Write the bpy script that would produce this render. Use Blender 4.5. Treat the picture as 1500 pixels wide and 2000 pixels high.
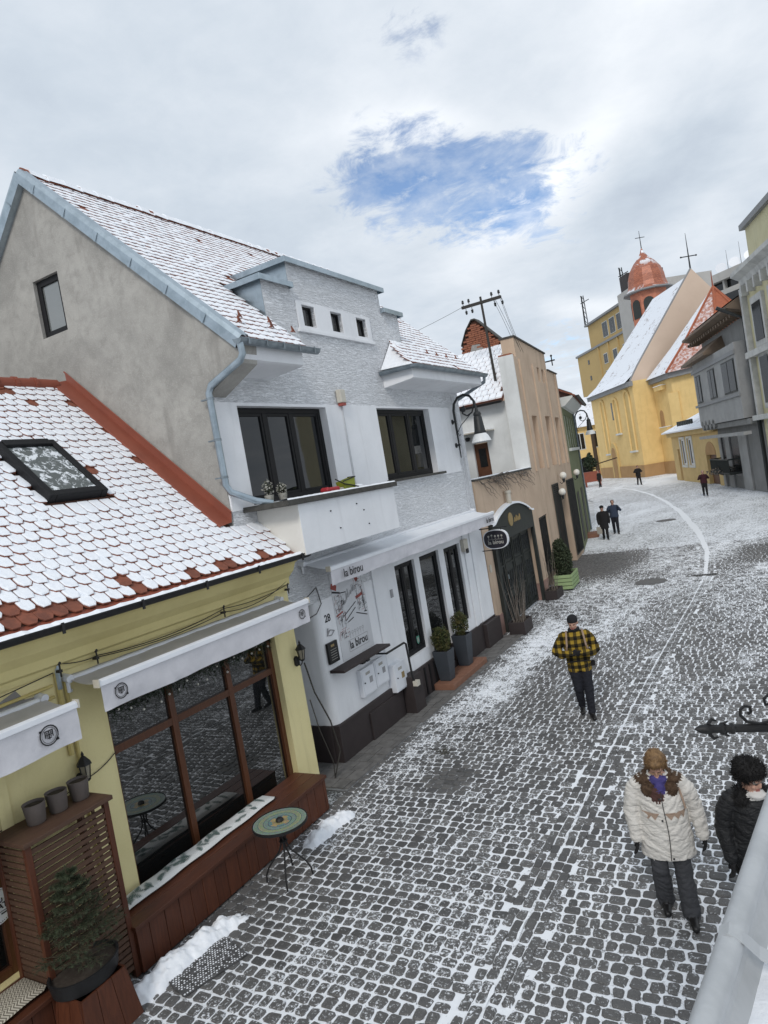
import bpy, bmesh, math, random
import numpy as np
from mathutils import Vector, Matrix, noise as mnoise
from mathutils.kdtree import KDTree

for o in list(bpy.data.objects): bpy.data.objects.remove(o, do_unlink=True)
scene = bpy.context.scene
COL = scene.collection
R = math.radians
rnd = random.Random(7)

# ------------------------------------------------------------------ camera
ROLL, PITCH, YAW, CAMH = R(9.75), R(2.4), R(29.9), 4.6
_L = Vector((math.cos(YAW), math.sin(YAW), 0)); _F = Vector((-math.sin(YAW), math.cos(YAW), 0)); _Z = Vector((0, 0, 1))
_fw = _F*math.cos(PITCH) - _Z*math.sin(PITCH); _w = _F*math.sin(PITCH) + _Z*math.cos(PITCH)
_right = _L*math.cos(ROLL) - _w*math.sin(ROLL); _up = _L*math.sin(ROLL) + _w*math.cos(ROLL)
cam = bpy.data.cameras.new('camera'); camo = bpy.data.objects.new('camera', cam); COL.objects.link(camo)
m = Matrix((_right, _up, -_fw)).transposed().to_4x4(); m.translation = (0, 0, CAMH); camo.matrix_world = m
cam.sensor_fit = 'VERTICAL'; cam.sensor_height = 36; cam.lens = 1350/2000*36
cam.clip_start = 0.05; cam.clip_end = 3000
scene.camera = camo

# ------------------------------------------------------------------ light and sky
SUN_DIR = Vector((0.20, -0.74, 0.64)).normalized()
world = bpy.data.worlds.new('World'); scene.world = world; world.use_nodes = True

def build_sky():
    nt = world.node_tree; N = nt.nodes; Lk = nt.links; N.clear()
    out = N.new('ShaderNodeOutputWorld'); bg = N.new('ShaderNodeBackground'); bg.inputs['Strength'].default_value = 0.1
    Lk.new(bg.outputs[0], out.inputs[0])
    sky = N.new('ShaderNodeTexSky'); sky.sky_type = 'NISHITA'; sky.sun_disc = False
    sky.sun_elevation = math.asin(SUN_DIR.z); sky.sun_rotation = math.atan2(SUN_DIR.x, SUN_DIR.y)
    sky.air_density = 1.0; sky.dust_density = 0.6; sky.ozone_density = 2.0
    tc = N.new('ShaderNodeTexCoord')
    def math_(op, a, b=None, c=None, clamp=False):
        n = N.new('ShaderNodeMath'); n.operation = op; n.use_clamp = clamp
        for i, v in enumerate((a, b, c)):
            if v is None: continue
            if isinstance(v, (int, float)): n.inputs[i].default_value = v
            else: Lk.new(v, n.inputs[i])
        return n.outputs[0]
    def vmath(op, a, b):
        n = N.new('ShaderNodeVectorMath'); n.operation = op
        for i, v in enumerate((a, b)):
            if isinstance(v, (tuple, list, Vector)): n.inputs[i].default_value = tuple(v)
            else: Lk.new(v, n.inputs[i])
        return n
    d = tc.outputs['Generated']
    sep = N.new('ShaderNodeSeparateXYZ'); Lk.new(d, sep.inputs[0])
    zz = math_('ADD', math_('MAXIMUM', sep.outputs['Z'], 0.0), 0.16)
    # cloud layer seen from below: direction projected on a high plane
    pv = N.new('ShaderNodeCombineXYZ')
    Lk.new(math_('DIVIDE', sep.outputs['X'], zz), pv.inputs[0]); Lk.new(math_('DIVIDE', sep.outputs['Y'], zz), pv.inputs[1])
    P = pv.outputs[0]
    def noise(vec, scale, detail, rough, dist=0.0, off=(0, 0, 0), stretch=None, rot=0):
        mp = N.new('ShaderNodeMapping'); mp.inputs['Location'].default_value = off
        mp.inputs['Rotation'].default_value = (0, 0, rot)
        if stretch: mp.inputs['Scale'].default_value = stretch
        Lk.new(vec, mp.inputs[0])
        n = N.new('ShaderNodeTexNoise'); n.inputs['Scale'].default_value = scale; n.inputs['Detail'].default_value = detail
        n.inputs['Roughness'].default_value = rough; n.inputs['Distortion'].default_value = dist
        Lk.new(mp.outputs[0], n.inputs['Vector']); return n.outputs['Fac']
    big = noise(P, 0.55, 4, 0.5, 0.3, (3.1, 1.7, 0))
    mid = noise(P, 1.7, 7, 0.55, 0.4, (0.4, 5.2, 0), (1.0, 0.55, 1), R(35))
    fine = noise(P, 5.5, 8, 0.62, 0.2, (7.3, 2.2, 0)); wisp = noise(P, 8.0, 9, 0.66, 0.4, (1.3, 4.2, 0))
    # gaps in the cover: soft areas of the sky, broken up by the cloud noise
    def lobe(dirv, tx, wa, wb):
        dirv = Vector(dirv).normalized(); t = (Vector(tx) - dirv*dirv.dot(Vector(tx))).normalized(); b = dirv.cross(t)
        x = vmath('DOT_PRODUCT', d, t).outputs['Value']; y = vmath('DOT_PRODUCT', d, b).outputs['Value']
        q = math_('ADD', math_('POWER', math_('MULTIPLY', x, 1/wa), 2.0), math_('POWER', math_('MULTIPLY', y, 1/wb), 2.0))
        front = math_('GREATER_THAN', vmath('DOT_PRODUCT', d, dirv).outputs['Value'], 0.0)
        return math_('MULTIPLY', math_('EXPONENT', math_('MULTIPLY', q, -1.0)), front)
    LB = LOBES
    gap = None
    for (dv, tx, wa, wb, amp) in LB['gap']:
        g_ = math_('MULTIPLY', lobe(dv, tx, wa, wb), amp)
        gap = g_ if gap is None else math_('ADD', gap, g_)
    brk = math_('ADD', math_('MULTIPLY', math_('SUBTRACT', fine, 0.5), 2.6), math_('MULTIPLY', math_('SUBTRACT', mid, 0.5), 2.0))
    brk = math_('ADD', brk, math_('MULTIPLY', math_('SUBTRACT', wisp, 0.5), 5.0))
    gapn = math_('ADD', math_('SUBTRACT', gap, 0.46), math_('MULTIPLY', brk, 0.62))
    mr = N.new('ShaderNodeMapRange'); mr.interpolation_type = 'SMOOTHSTEP'
    mr.inputs['From Min'].default_value = 0.0; mr.inputs['From Max'].default_value = 0.80; Lk.new(gapn, mr.inputs['Value'])
    blue = math_('MULTIPLY', mr.outputs[0], math_('MINIMUM', math_('MULTIPLY', gap, 2.2), 1.0))
    blue = math_('MULTIPLY', blue, math_('SUBTRACT', 1.0, math_('MULTIPLY', math_('MAXIMUM', math_('SUBTRACT', fine, 0.42), 0.0), 2.2)))
    # cloud brightness
    br = math_('ADD', math_('MULTIPLY', math_('SUBTRACT', big, 0.5), 0.55), math_('MULTIPLY', math_('SUBTRACT', mid, 0.5), 0.55))
    br = math_('ADD', br, math_('MULTIPLY', math_('SUBTRACT', fine, 0.5), 0.30))
    for (dv, tx, wa, wb, amp) in LB['light']:
        br = math_('ADD', br, math_('MULTIPLY', lobe(dv, tx, wa, wb), amp))
    br = math_('ADD', br, 0.56)
    cr = N.new('ShaderNodeValToRGB'); e = cr.color_ramp.elements
    e[0].position = 0.0; e[0].color = (0.27, 0.32, 0.41, 1); e[1].position = 1.0; e[1].color = (0.90, 0.92, 0.94, 1)
    e2 = cr.color_ramp.elements.new(0.45); e2.color = (0.50, 0.56, 0.63, 1)
    e3 = cr.color_ramp.elements.new(0.72); e3.color = (0.68, 0.72, 0.77, 1)
    Lk.new(br, cr.inputs[0])
    sc = vmath('SCALE', cr.outputs[0], (0, 0, 0)); sc.inputs['Scale'].default_value = 10.0 * CLOUD
    skb = vmath('MULTIPLY', sky.outputs[0], SKYTINT)
    mx = N.new('ShaderNodeMix'); mx.data_type = 'RGBA'
    Lk.new(blue, mx.inputs['Factor']); Lk.new(sc.outputs[0], mx.inputs['A']); Lk.new(skb.outputs[0], mx.inputs['B'])
    Lk.new(mx.outputs['Result'], bg.inputs['Color'])

CLOUD = 1.27; SKYTINT = (1.5, 1.5, 1.55)
RT = (0.855, 0.49, -0.17)
LOBES = dict(   # gaps and light bands of the cloud cover, as directions in the sky
    gap=[((-0.428, 0.820, 0.381), RT, 0.055, 0.032, 0.85), ((-0.359, 0.843, 0.400), RT, 0.085, 0.055, 1.0), ((-0.199, 0.906, 0.372), RT, 0.070, 0.036, 0.85),
         ((-0.289, 0.902, 0.321), RT, 0.13, 0.040, 0.80), ((-0.310, 0.794, 0.523), RT, 0.050, 0.035, 0.62), ((-0.225, 0.964, 0.138), RT, 0.12, 0.045, 0.62), ((-0.275, 0.888, 0.365), RT, 0.10, 0.05, 0.50)],
    light=[((-0.105, 0.893, 0.439), (-0.068, 0.026, -0.085), 0.22, 0.055, 0.16), ((-0.235, 0.914, 0.325), (-0.12, -0.01, -0.06), 0.13, 0.028, 0.24), ((-0.022, 0.899, 0.438), RT, 0.12, 0.09, 0.14),
           ((-0.105, 0.948, 0.299), (-0.10, 0.0, -0.06), 0.20, 0.045, -0.20), ((-0.342, 0.907, 0.246), RT, 0.30, 0.07, -0.12), ((-0.190, 0.964, 0.184), RT, 0.06, 0.014, 0.28),
           ((-0.333, 0.835, 0.438), RT, 0.12, 0.028, 0.22), ((-0.487, 0.758, 0.434), RT, 0.15, 0.10, 0.07)])
build_sky()

sun = bpy.data.lights.new('sun', 'SUN'); sun.energy = 1.5; sun.angle = R(15); sun.color = (1.0, 0.955, 0.90)
suno = bpy.data.objects.new('sun', sun); COL.objects.link(suno); suno.rotation_euler = SUN_DIR.to_track_quat('Z', 'Y').to_euler()
suno.location = (0, 0, 60)
vs = scene.view_settings; vs.view_transform = 'Standard'; vs.look = 'None'; vs.exposure = 0.0; vs.gamma = 1.0; vs.use_curve_mapping = False
scene.render.resolution_x = 768; scene.render.resolution_y = 1024
scene.cycles.max_bounces = 6; scene.cycles.caustics_reflective = False; scene.cycles.caustics_refractive = False

# ------------------------------------------------------------------ materials
class NT:
    """small helper round a material's nodes"""
    def __init__(s, name):
        s.m = bpy.data.materials.new(name); s.m.use_nodes = True; s.nt = s.m.node_tree; s.N = s.nt.nodes; s.L = s.nt.links
        s.b = s.N['Principled BSDF']; s.pos = None
    def position(s):
        if s.pos is None: s.pos = s.N.new('ShaderNodeNewGeometry')
        return s.pos.outputs['Position']
    def obj(s):
        return s.N.new('ShaderNodeTexCoord').outputs['Object']
    def mapping(s, vec, scale=(1, 1, 1), loc=(0, 0, 0), rot=(0, 0, 0)):
        n = s.N.new('ShaderNodeMapping'); n.inputs['Scale'].default_value = scale; n.inputs['Location'].default_value = loc
        n.inputs['Rotation'].default_value = rot
        s.L.new(vec, n.inputs[0]); return n.outputs[0]
    def noise(s, vec, scale, detail=4, rough=0.5, dist=0.0):
        n = s.N.new('ShaderNodeTexNoise'); n.inputs['Scale'].default_value = scale; n.inputs['Detail'].default_value = detail
        n.inputs['Roughness'].default_value = rough; n.inputs['Distortion'].default_value = dist; s.L.new(vec, n.inputs['Vector'])
        return n.outputs['Fac']
    def voronoi(s, vec, scale, feature='F1', rand=1.0):
        n = s.N.new('ShaderNodeTexVoronoi'); n.feature = feature; n.inputs['Scale'].default_value = scale
        n.inputs['Randomness'].default_value = rand; s.L.new(vec, n.inputs['Vector']); return n
    def ramp(s, fac, lo, hi, smooth=True):
        n = s.N.new('ShaderNodeMapRange'); n.interpolation_type = 'SMOOTHSTEP' if smooth else 'LINEAR'
        n.inputs['From Min'].default_value = lo; n.inputs['From Max'].default_value = hi; s.L.new(fac, n.inputs['Value']); return n.outputs[0]
    def math(s, op, a, b=None, clamp=False):
        n = s.N.new('ShaderNodeMath'); n.operation = op; n.use_clamp = clamp
        for i, v in enumerate((a, b)):
            if v is None: continue
            if isinstance(v, (int, float)): n.inputs[i].default_value = v
            else: s.L.new(v, n.inputs[i])
        return n.outputs[0]
    def mix(s, fac, a, b, blend='MIX'):
        n = s.N.new('ShaderNodeMix'); n.data_type = 'RGBA'; n.blend_type = blend
        for k, v in (('Factor', fac), ('A', a), ('B', b)):
            sock = n.inputs[0] if k == 'Factor' else n.inputs[k if False else (6 if k == 'A' else 7)]
            if isinstance(v, (int, float)): sock.default_value = v
            elif isinstance(v, (tuple, list)): sock.default_value = (*v[:3], 1)
            else: s.L.new(v, sock)
        return n.outputs[2]
    def color(s, c): 
        if isinstance(c, (tuple, list)): s.b.inputs['Base Color'].default_value = (*c[:3], 1)
        else: s.L.new(c, s.b.inputs['Base Color'])
    def bump(s, h, strength, dist=0.02):
        n = s.N.new('ShaderNodeBump'); n.inputs['Strength'].default_value = strength; n.inputs['Distance'].default_value = dist
        s.L.new(h, n.inputs['Height']); s.L.new(n.outputs[0], s.b.inputs['Normal'])
    def set(s, **k):
        for a, v in k.items():
            sock = s.b.inputs[{'rough': 'Roughness', 'metal': 'Metallic', 'spec': 'Specular IOR Level', 'ior': 'IOR', 'coat': 'Coat Weight',
                               'trans': 'Transmission Weight', 'alpha': 'Alpha', 'sheen': 'Sheen Weight', 'sss': 'Subsurface Weight'}[a]]
            if isinstance(v, (int, float)): sock.default_value = v
            else: s.L.new(v, sock)

def pm(name, col, col2=None, rough=0.8, scale=3.0, amount=0.55, bump=0.0, bscale=60.0, bdist=0.01, metal=0.0, spec=0.35, stretch=(1, 1, 1), detail=5):
    """plain procedural material: two tones mixed by noise, fine speckle, light bump"""
    t = NT(name); c2 = col2 or tuple(c*0.72 for c in col)
    p = t.mapping(t.position(), stretch)
    n1 = t.noise(p, scale, detail, 0.6, 0.3); n2 = t.noise(t.position(), scale*9, 3, 0.6)
    f = t.math('ADD', t.math('MULTIPLY', t.ramp(n1, 0.35, 0.7), amount), t.math('MULTIPLY', t.math('SUBTRACT', n2, 0.5), amount*0.5), clamp=True)
    t.color(t.mix(f, col, c2)); t.set(rough=rough, metal=metal, spec=spec)
    if bump: t.bump(t.noise(p, bscale, 4, 0.6), bump, bdist)
    return t.m

M = {}
def snow_mat():
    t = NT('snow'); p = t.position()
    n = t.noise(p, 14, 5, 0.6); n2 = t.noise(p, 90, 3, 0.6)
    t.color(t.mix(t.ramp(n, 0.3, 0.75), (0.86, 0.88, 0.91), (0.78, 0.81, 0.86))); t.set(rough=0.75, spec=0.25)
    t.bump(t.math('ADD', t.math('MULTIPLY', n, 0.7), t.math('MULTIPLY', n2, 0.3)), 0.5, 0.012)
    return t.m
M['snow'] = snow_mat()

def snow_mask(t, p):
    """where snow lies on the street (1 = white): uneven cover, swept walks along the houses, bare patches"""
    big = t.noise(t.mapping(p, (0.9, 0.35, 1)), 0.8, 4, 0.55, 0.4)
    med = t.noise(p, 3.4, 4, 0.6, 0.3)
    cov = t.math('ADD', t.math('MULTIPLY', t.math('SUBTRACT', big, 0.5), 0.55), t.math('MULTIPLY', t.math('SUBTRACT', med, 0.5), 0.45))
    sep = t.N.new('ShaderNodeSeparateXYZ'); t.L.new(p, sep.inputs[0]); x, y = sep.outputs[0], sep.outputs[1]
    cov = t.math('ADD', cov, t.math('MULTIPLY', t.ramp(y, 7.0, 32.0), 0.20))
    def blob(cx, cy, wx, wy, amp):
        ax = t.math('DIVIDE', t.math('SUBTRACT', x, cx), wx); ay = t.math('DIVIDE', t.math('SUBTRACT', y, cy), wy)
        q = t.math('ADD', t.math('POWER', t.math('ABSOLUTE', ax), 4.0), t.math('POWER', t.math('ABSOLUTE', ay), 4.0))
        return t.math('MULTIPLY', t.math('EXPONENT', t.math('MULTIPLY', q, -1.0)), amp)
    for b in ((-6.9, 27.6, 1.7, 3.0, -0.6), (-6.5, 5.5, 0.9, 1.1, -0.30), (-6.75, 9.4, 0.5, 1.6, -0.35), (0.0, 27.0, 1.6, 1.8, -0.35), (-4.9, 9.1, 0.35, 0.45, -0.4),
              (-9.5, 62.0, 5.0, 9.0, -0.16), (-5.6, 14.5, 0.55, 3.2, 0.22), (-5.7, 9.9, 0.5, 0.9, 0.12), (-4.9, 18.8, 1.3, 3.2, 0.12), (-6.0, 75, 6, 9, 0.22)):
        cov = t.math('ADD', cov, blob(*b))
    return cov
def cobble_mat():
    t = NT('granite_setts'); p = t.position()
    rndn = t.N.new('ShaderNodeNewGeometry').outputs['Random Per Island']
    cov = snow_mask(t, p)
    grain = t.noise(p, 30, 6, 0.70, 0.6)
    s = t.math('ADD', t.math('MULTIPLY', cov, 0.55), grain)
    s = t.math('ADD', s, t.math('MULTIPLY', t.math('SUBTRACT', rndn, 0.5), 0.10))
    mask = t.ramp(s, 0.555, 0.675)
    st = t.mix(rndn, (0.085, 0.084, 0.083), (0.160, 0.156, 0.150))
    st = t.mix(t.ramp(t.noise(p, 160, 3, 0.7), 0.4, 0.7), st, (0.055, 0.055, 0.058))
    t.color(t.mix(mask, st, (0.80, 0.83, 0.87)))
    t.set(rough=t.math('ADD', t.math('MULTIPLY', mask, 0.25), 0.5), spec=0.4)
    t.bump(t.math('ADD', t.math('MULTIPLY', mask, 0.8), t.noise(p, 70, 4, 0.6)), 0.5, 0.006)
    return t.m
M['cobble'] = cobble_mat()
def joint_mat():
    t = NT('snow_in_joints'); p = t.position()
    cov = snow_mask(t, p); gr = t.noise(p, 30, 5, 0.65)
    f = t.ramp(t.math('ADD', t.math('MULTIPLY', cov, 0.8), gr), 0.24, 0.44)
    t.color(t.mix(f, (0.10, 0.10, 0.10), (0.82, 0.845, 0.88))); t.set(rough=0.8, spec=0.2)
    t.bump(gr, 0.5, 0.01); return t.m
M['joint'] = joint_mat()
def far_cobble_mat():
    t = NT('distant_setts'); p = t.position()
    cov = snow_mask(t, p)
    w = t.mapping(p, (7.0, 9.0, 1)); v = t.voronoi(w, 1.0, 'DISTANCE_TO_EDGE', 0.75)
    vc = t.voronoi(w, 1.0, 'F1', 0.75)
    joint = t.math('SUBTRACT', 1.0, t.ramp(v.outputs['Distance'], 0.05, 0.16))
    grain = t.noise(p, 26, 6, 0.75, 0.5)
    s = t.math('ADD', t.math('MULTIPLY', cov, 0.6), t.math('ADD', grain, 0.02))
    mask = t.ramp(s, 0.600, 0.690)
    jm = t.math('MULTIPLY', joint, t.ramp(t.math('ADD', t.math('MULTIPLY', cov, 0.8), grain), 0.22, 0.4))
    f = t.math('MAXIMUM', mask, jm)
    st = t.mix(vc.outputs['Color'], (0.075, 0.075, 0.078), (0.12, 0.118, 0.115))
    t.color(t.mix(f, st, (0.80, 0.83, 0.87))); t.set(rough=0.7, spec=0.3)
    t.bump(v.outputs['Distance'], 0.4, 0.01); return t.m
M['far_cobble'] = far_cobble_mat()

# ------------------------------------------------------------------ mesh helpers
class MB:
    def __init__(s): s.v = []; s.f = []; s.mi = []
    def add(s, vs_, fs, m=0):
        o = len(s.v); s.v += [tuple(q) for q in vs_]; s.f += [tuple(i + o for i in f) for f in fs]; s.mi += [m]*len(fs); return s
    def box(s, x0, x1, y0, y1, z0, z1, m=0, T=None):
        x0, x1 = sorted((x0, x1)); y0, y1 = sorted((y0, y1)); z0, z1 = sorted((z0, z1))
        vs_ = [Vector(q) for q in ((x0, y0, z0), (x1, y0, z0), (x1, y1, z0), (x0, y1, z0), (x0, y0, z1), (x1, y0, z1), (x1, y1, z1), (x0, y1, z1))]
        if T is not None: vs_ = [T @ q for q in vs_]
        return s.add(vs_, ((0, 3, 2, 1), (4, 5, 6, 7), (0, 1, 5, 4), (1, 2, 6, 5), (2, 3, 7, 6), (3, 0, 4, 7)), m)
    def prism(s, pts, a0, a1, axis='x', m=0):
        """polygon pts (2-D) extruded along an axis: x -> pts are (y,z); y -> (x,z); z -> (x,y)"""
        def P(p, a): return {'x': (a, p[0], p[1]), 'y': (p[0], a, p[1]), 'z': (p[0], p[1], a)}[axis]
        n = len(pts); area = sum(pts[i][0]*pts[(i+1) % n][1] - pts[(i+1) % n][0]*pts[i][1] for i in range(n))
        if (area < 0) != (axis == 'y'): pts = pts[::-1]
        if a0 > a1: a0, a1 = a1, a0
        vs_ = [P(p, a0) for p in pts] + [P(p, a1) for p in pts]
        fs = [tuple(range(n))[::-1], tuple(range(n, 2*n))] + [(i, (i+1) % n, n + (i+1) % n, n + i) for i in range(n)]
        return s.add(vs_, fs, m)
    def quad(s, a, b, c, d, m=0): return s.add((a, b, c, d), ((0, 1, 2, 3),), m)
    def poly(s, pts, m=0): return s.add(pts, (tuple(range(len(pts))),), m)
    def tube(s, pts, r, n=8, m=0, caps=True):
        pts = [Vector(p) for p in pts]; k = len(pts); rs = r if isinstance(r, (list, tuple)) else [r]*k
        o = len(s.v); ref = None
        for i, p in enumerate(pts):
            t = (pts[min(i+1, k-1)] - pts[max(i-1, 0)]).normalized()
            if ref is None: ref = Vector((0, 0, 1)) if abs(t.z) < 0.9 else Vector((1, 0, 0))
            a = (ref - t*ref.dot(t)).normalized(); ref = a; b = t.cross(a)
            for j in range(n):
                th = 2*math.pi*j/n; s.v.append(tuple(p + (a*math.cos(th) + b*math.sin(th))*rs[i]))
        for i in range(k-1):
            for j in range(n):
                a = o+i*n+j; b = o+i*n+(j+1) % n; s.f.append((a, b, b+n, a+n)); s.mi.append(m)
        if caps:
            s.f.append(tuple(o+j for j in range(n))[::-1]); s.mi.append(m); s.f.append(tuple(o+(k-1)*n+j for j in range(n))); s.mi.append(m)
        return s
    def lathe(s, prof, n=16, c=(0, 0, 0), m=0, caps=True, sx=1.0, sy=1.0, T=None):
        o = len(s.v)
        for (r, z) in prof:
            for j in range(n):
                th = 2*math.pi*j/n; q = Vector((c[0]+sx*r*math.cos(th), c[1]+sy*r*math.sin(th), c[2]+z))
                s.v.append(tuple(T @ q if T is not None else q))
        for i in range(len(prof)-1):
            for j in range(n):
                a = o+i*n+j; b = o+i*n+(j+1) % n; s.f.append((a, b, b+n, a+n)); s.mi.append(m)
        if caps:
            s.f.append(tuple(o+j for j in range(n))[::-1]); s.mi.append(m); s.f.append(tuple(o+(len(prof)-1)*n+j for j in range(n))); s.mi.append(m)
        return s
    def ball(s, c, r, n=10, k=6, m=0, sc=(1, 1, 1)):
        prof = [(max(1e-4, math.sin(math.pi*i/k))*r, -math.cos(math.pi*i/k)*r*sc[2]) for i in range(k+1)]
        return s.lathe(prof, n, c, m, True, sc[0], sc[1])
    def mesh(s, name, mats):
        me = bpy.data.meshes.new(name); me.from_pydata(s.v, [], s.f)
        for q in (mats if isinstance(mats, (list, tuple)) else [mats]): me.materials.append(M[q] if isinstance(q, str) else q)
        if any(s.mi): me.polygons.foreach_set('material_index', s.mi)
        return me
    def build(s, name, mats, parent=None, smooth=False, bevel=0.0, seg=2):
        me = s.mesh(name, mats); o = bpy.data.objects.new(name, me); COL.objects.link(o); o.parent = parent
        if smooth:
            me.polygons.foreach_set('use_smooth', [True]*len(me.polygons))
            if smooth != 'full':
                me.set_sharp_from_angle(angle=R(40))
        if bevel:
            b = o.modifiers.new('bevel', 'BEVEL'); b.width = bevel; b.segments = seg; b.limit_method = 'ANGLE'; b.angle_limit = R(35)
        return o

def tag(o, label=None, cat=None, group=None, kind=None):
    if label: o['label'] = label
    if cat: o['category'] = cat
    if group: o['group'] = group
    if kind: o['kind'] = kind
    return o
def thing(name, label, cat, loc=(0, 0, 0), rz=0.0, group=None):
    o = bpy.data.objects.new(name, None); COL.objects.link(o); o.location = loc; o.rotation_euler = (0, 0, rz); o.empty_display_size = 0.2
    return tag(o, label, cat, group)
def structure(o): o['kind'] = 'structure'; return o
def inst(name, mesh, parent, loc, rot=(0, 0, 0), sc=(1, 1, 1)):
    o = bpy.data.objects.new(name, mesh); COL.objects.link(o); o.parent = parent; o.location = loc; o.rotation_euler = rot; o.scale = sc; return o
def copy_tree(o, parent=None):
    c = o.copy(); COL.objects.link(c); c.parent = parent
    for ch in list(o.children): copy_tree(ch, c)
    return c
def text_mb(txt, size, extrude=0.004, align='CENTER', sx=1.0, bold=0.0):
    cu = bpy.data.curves.new('t', 'FONT'); cu.body = txt; cu.size = size; cu.extrude = extrude; cu.align_x = align; cu.align_y = 'CENTER'; cu.resolution_u = 3; cu.offset = bold
    ob = bpy.data.objects.new('t', cu); COL.objects.link(ob)
    dg = bpy.context.evaluated_depsgraph_get(); me = bpy.data.meshes.new_from_object(ob.evaluated_get(dg))
    b = MB(); b.v = [(v.co.x*sx, v.co.y, v.co.z) for v in me.vertices]; b.f = [tuple(p.vertices) for p in me.polygons]; b.mi = [0]*len(b.f)
    bpy.data.objects.remove(ob, do_unlink=True); bpy.data.curves.remove(cu); bpy.data.meshes.remove(me); return b
def xform(mb, T):
    mb.v = [tuple(T @ Vector(v)) for v in mb.v]; return mb
# a text lies in its xy plane facing +z; on a facade (local u right when seen from the street is +x?) use face_T
def frame_T(origin, right, up):
    r_ = Vector(right).normalized(); u_ = Vector(up).normalized(); n_ = r_.cross(u_)
    T = Matrix((r_, u_, n_)).transposed().to_4x4(); T.translation = origin; return T
def arc(cx, cy, r, a0, a1, n): return [(cx+r*math.cos(R(a0+(a1-a0)*i/n)), cy+r*math.sin(R(a0+(a1-a0)*i/n))) for i in range(n+1)]
# ================================================================== GROUND
gr = MB(); gr.quad((-900, -400, -0.06), (900, -400, -0.06), (900, 1600, -0.06), (-900, 1600, -0.06))
M['field'] = pm('snowy_ground', (0.62, 0.64, 0.66), (0.35, 0.35, 0.35), 0.85, 0.6, 0.8)
structure(gr.build('ground', 'field'))

LINE = [(-2.77, 0), (-2.77, 9.0), (-2.73, 12.4), (-2.64, 16), (-2.50, 20), (-2.43, 23.8), (-2.7, 28.2), (-3.45, 33.6), (-5.2, 43.1), (-7.1, 51.5), (-9.27, 59.6), (-12.0, 67.8), (-15.1, 75.0), (-20.3, 84.0), (-27, 92)]
def line_x(y):
    for (a, b) in zip(LINE, LINE[1:]):
        if y <= b[1]: return a[0] + (b[0]-a[0])*(y-a[1])/(b[1]-a[1])
    return LINE[-1][0]
STREET = MB()
STREET.quad((-7.3, -3, -0.017), (6, -3, -0.017), (6, 30.4, -0.017), (-8.6, 30.4, -0.017))
street = structure(STREET.build('street', 'joint'))

# one sett: eight-cornered block with a worn, slightly domed top
def sett_verts(w, l, h, rg, j=0.010):
    pts = []
    c = min(w, l)*0.17
    ring = ((-w/2+c, -l/2), (w/2-c, -l/2), (w/2, -l/2+c), (w/2, l/2-c), (w/2-c, l/2), (-w/2+c, l/2), (-w/2, l/2-c), (-w/2, -l/2+c))
    ring = [(x+rg.uniform(-j, j), y+rg.uniform(-j, j)) for x, y in ring]
    tx, ty = rg.uniform(-0.03, 0.03), rg.uniform(-0.03, 0.03)
    v = [(x, y, -0.06) for x, y in ring] + [(x, y, h-0.010+tx*x+ty*y) for x, y in ring] + [(x*0.86, y*0.86, h+tx*x+ty*y) for x, y in ring]
    return v
SETT_F = [(i, (i+1) % 8, 8+(i+1) % 8, 8+i) for i in range(8)] + [(8+i, 8+(i+1) % 8, 16+(i+1) % 8, 16+i) for i in range(8)] + [tuple(range(16, 24))]
variants = []
vr = random.Random(3)
for k in range(14):
    b = MB(); b.add(sett_verts(1.0*0.118, 0.098, 0.0, vr, 0.007), SETT_F); variants.append(b.mesh('cobble', 'cobble'))
places = []          # x, y, w, l, rz
pr_ = random.Random(11)
y = 0.4; row = 0
while y < 30.2:
    l = pr_.uniform(0.120, 0.152)
    xl = -6.40 if y < 17 else (-7.2 if y < 22.4 else -7.2-(y-22.4)*0.105)
    if y < 8: xl = -6.95
    x = xl + pr_.uniform(0, 0.05); xr = 2.6
    wav = 0.05*math.sin(y*0.9)
    while x < xr:
        w = pr_.uniform(0.110, 0.190)
        cx = x + w/2; cy = y + l/2 + 0.035*math.sin(cx*1.7+y*0.35) + 0.05*math.sin(cx*0.55) + pr_.uniform(-0.008, 0.008)
        x += w
        if abs(cx - line_x(cy)) < 0.225: continue
        places.append((cx, cy, w-0.024, l-0.026, pr_.uniform(-0.07, 0.07)))
    y += l; row += 1
y = 0.4
while y < 30.2:
    l = pr_.uniform(0.13, 0.20)
    for off in (-0.172, -0.064, 0.064, 0.172):
        places.append((line_x(y)+off+pr_.uniform(-0.006, 0.006), y+l/2+pr_.uniform(-0.04, 0.04), 0.096, l-0.018, pr_.uniform(-0.05, 0.05)+0.0))
    y += l
# what the camera sees nearest goes first
def in_view(x, y):
    d = Vector((x, y, 0)) - camo.location; z = d.dot(_fw)
    if z < 0.5: return None
    px = 750+1350*d.dot(_right)/z; py = 1000-1350*d.dot(_up)/z
    return z if (-20 < px < 1500 and 0 < py < 2020 and py < 2000 - (px-1340)*2.75) else None
vis = []
for i, p in enumerate(places):
    z = in_view(p[0], p[1])
    if z is not None and p[0] > -5.9: vis.append((z, i))
vis.sort(); near = set(i for _, i in vis[:300])
for i in near:
    x, y, w, l, rz = places[i]
    inst('cobble', variants[pr_.randrange(14)], street, (x, y, pr_.uniform(-0.005, 0.004)), (0, 0, rz+(math.pi if pr_.random() < 0.5 else 0)), (w/0.118, l/0.098, 1))
rest = MB()
for i, (x, y, w, l, rz) in enumerate(places):
    if i in near: continue
    c, s = math.cos(rz), math.sin(rz); h = pr_.uniform(-0.006, 0.004)
    vv = sett_verts(w, l, h, pr_, 0.008)
    rest.add([(x+c*a-s*b, y+s*a+c*b, z) for a, b, z in vv], SETT_F)
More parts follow.
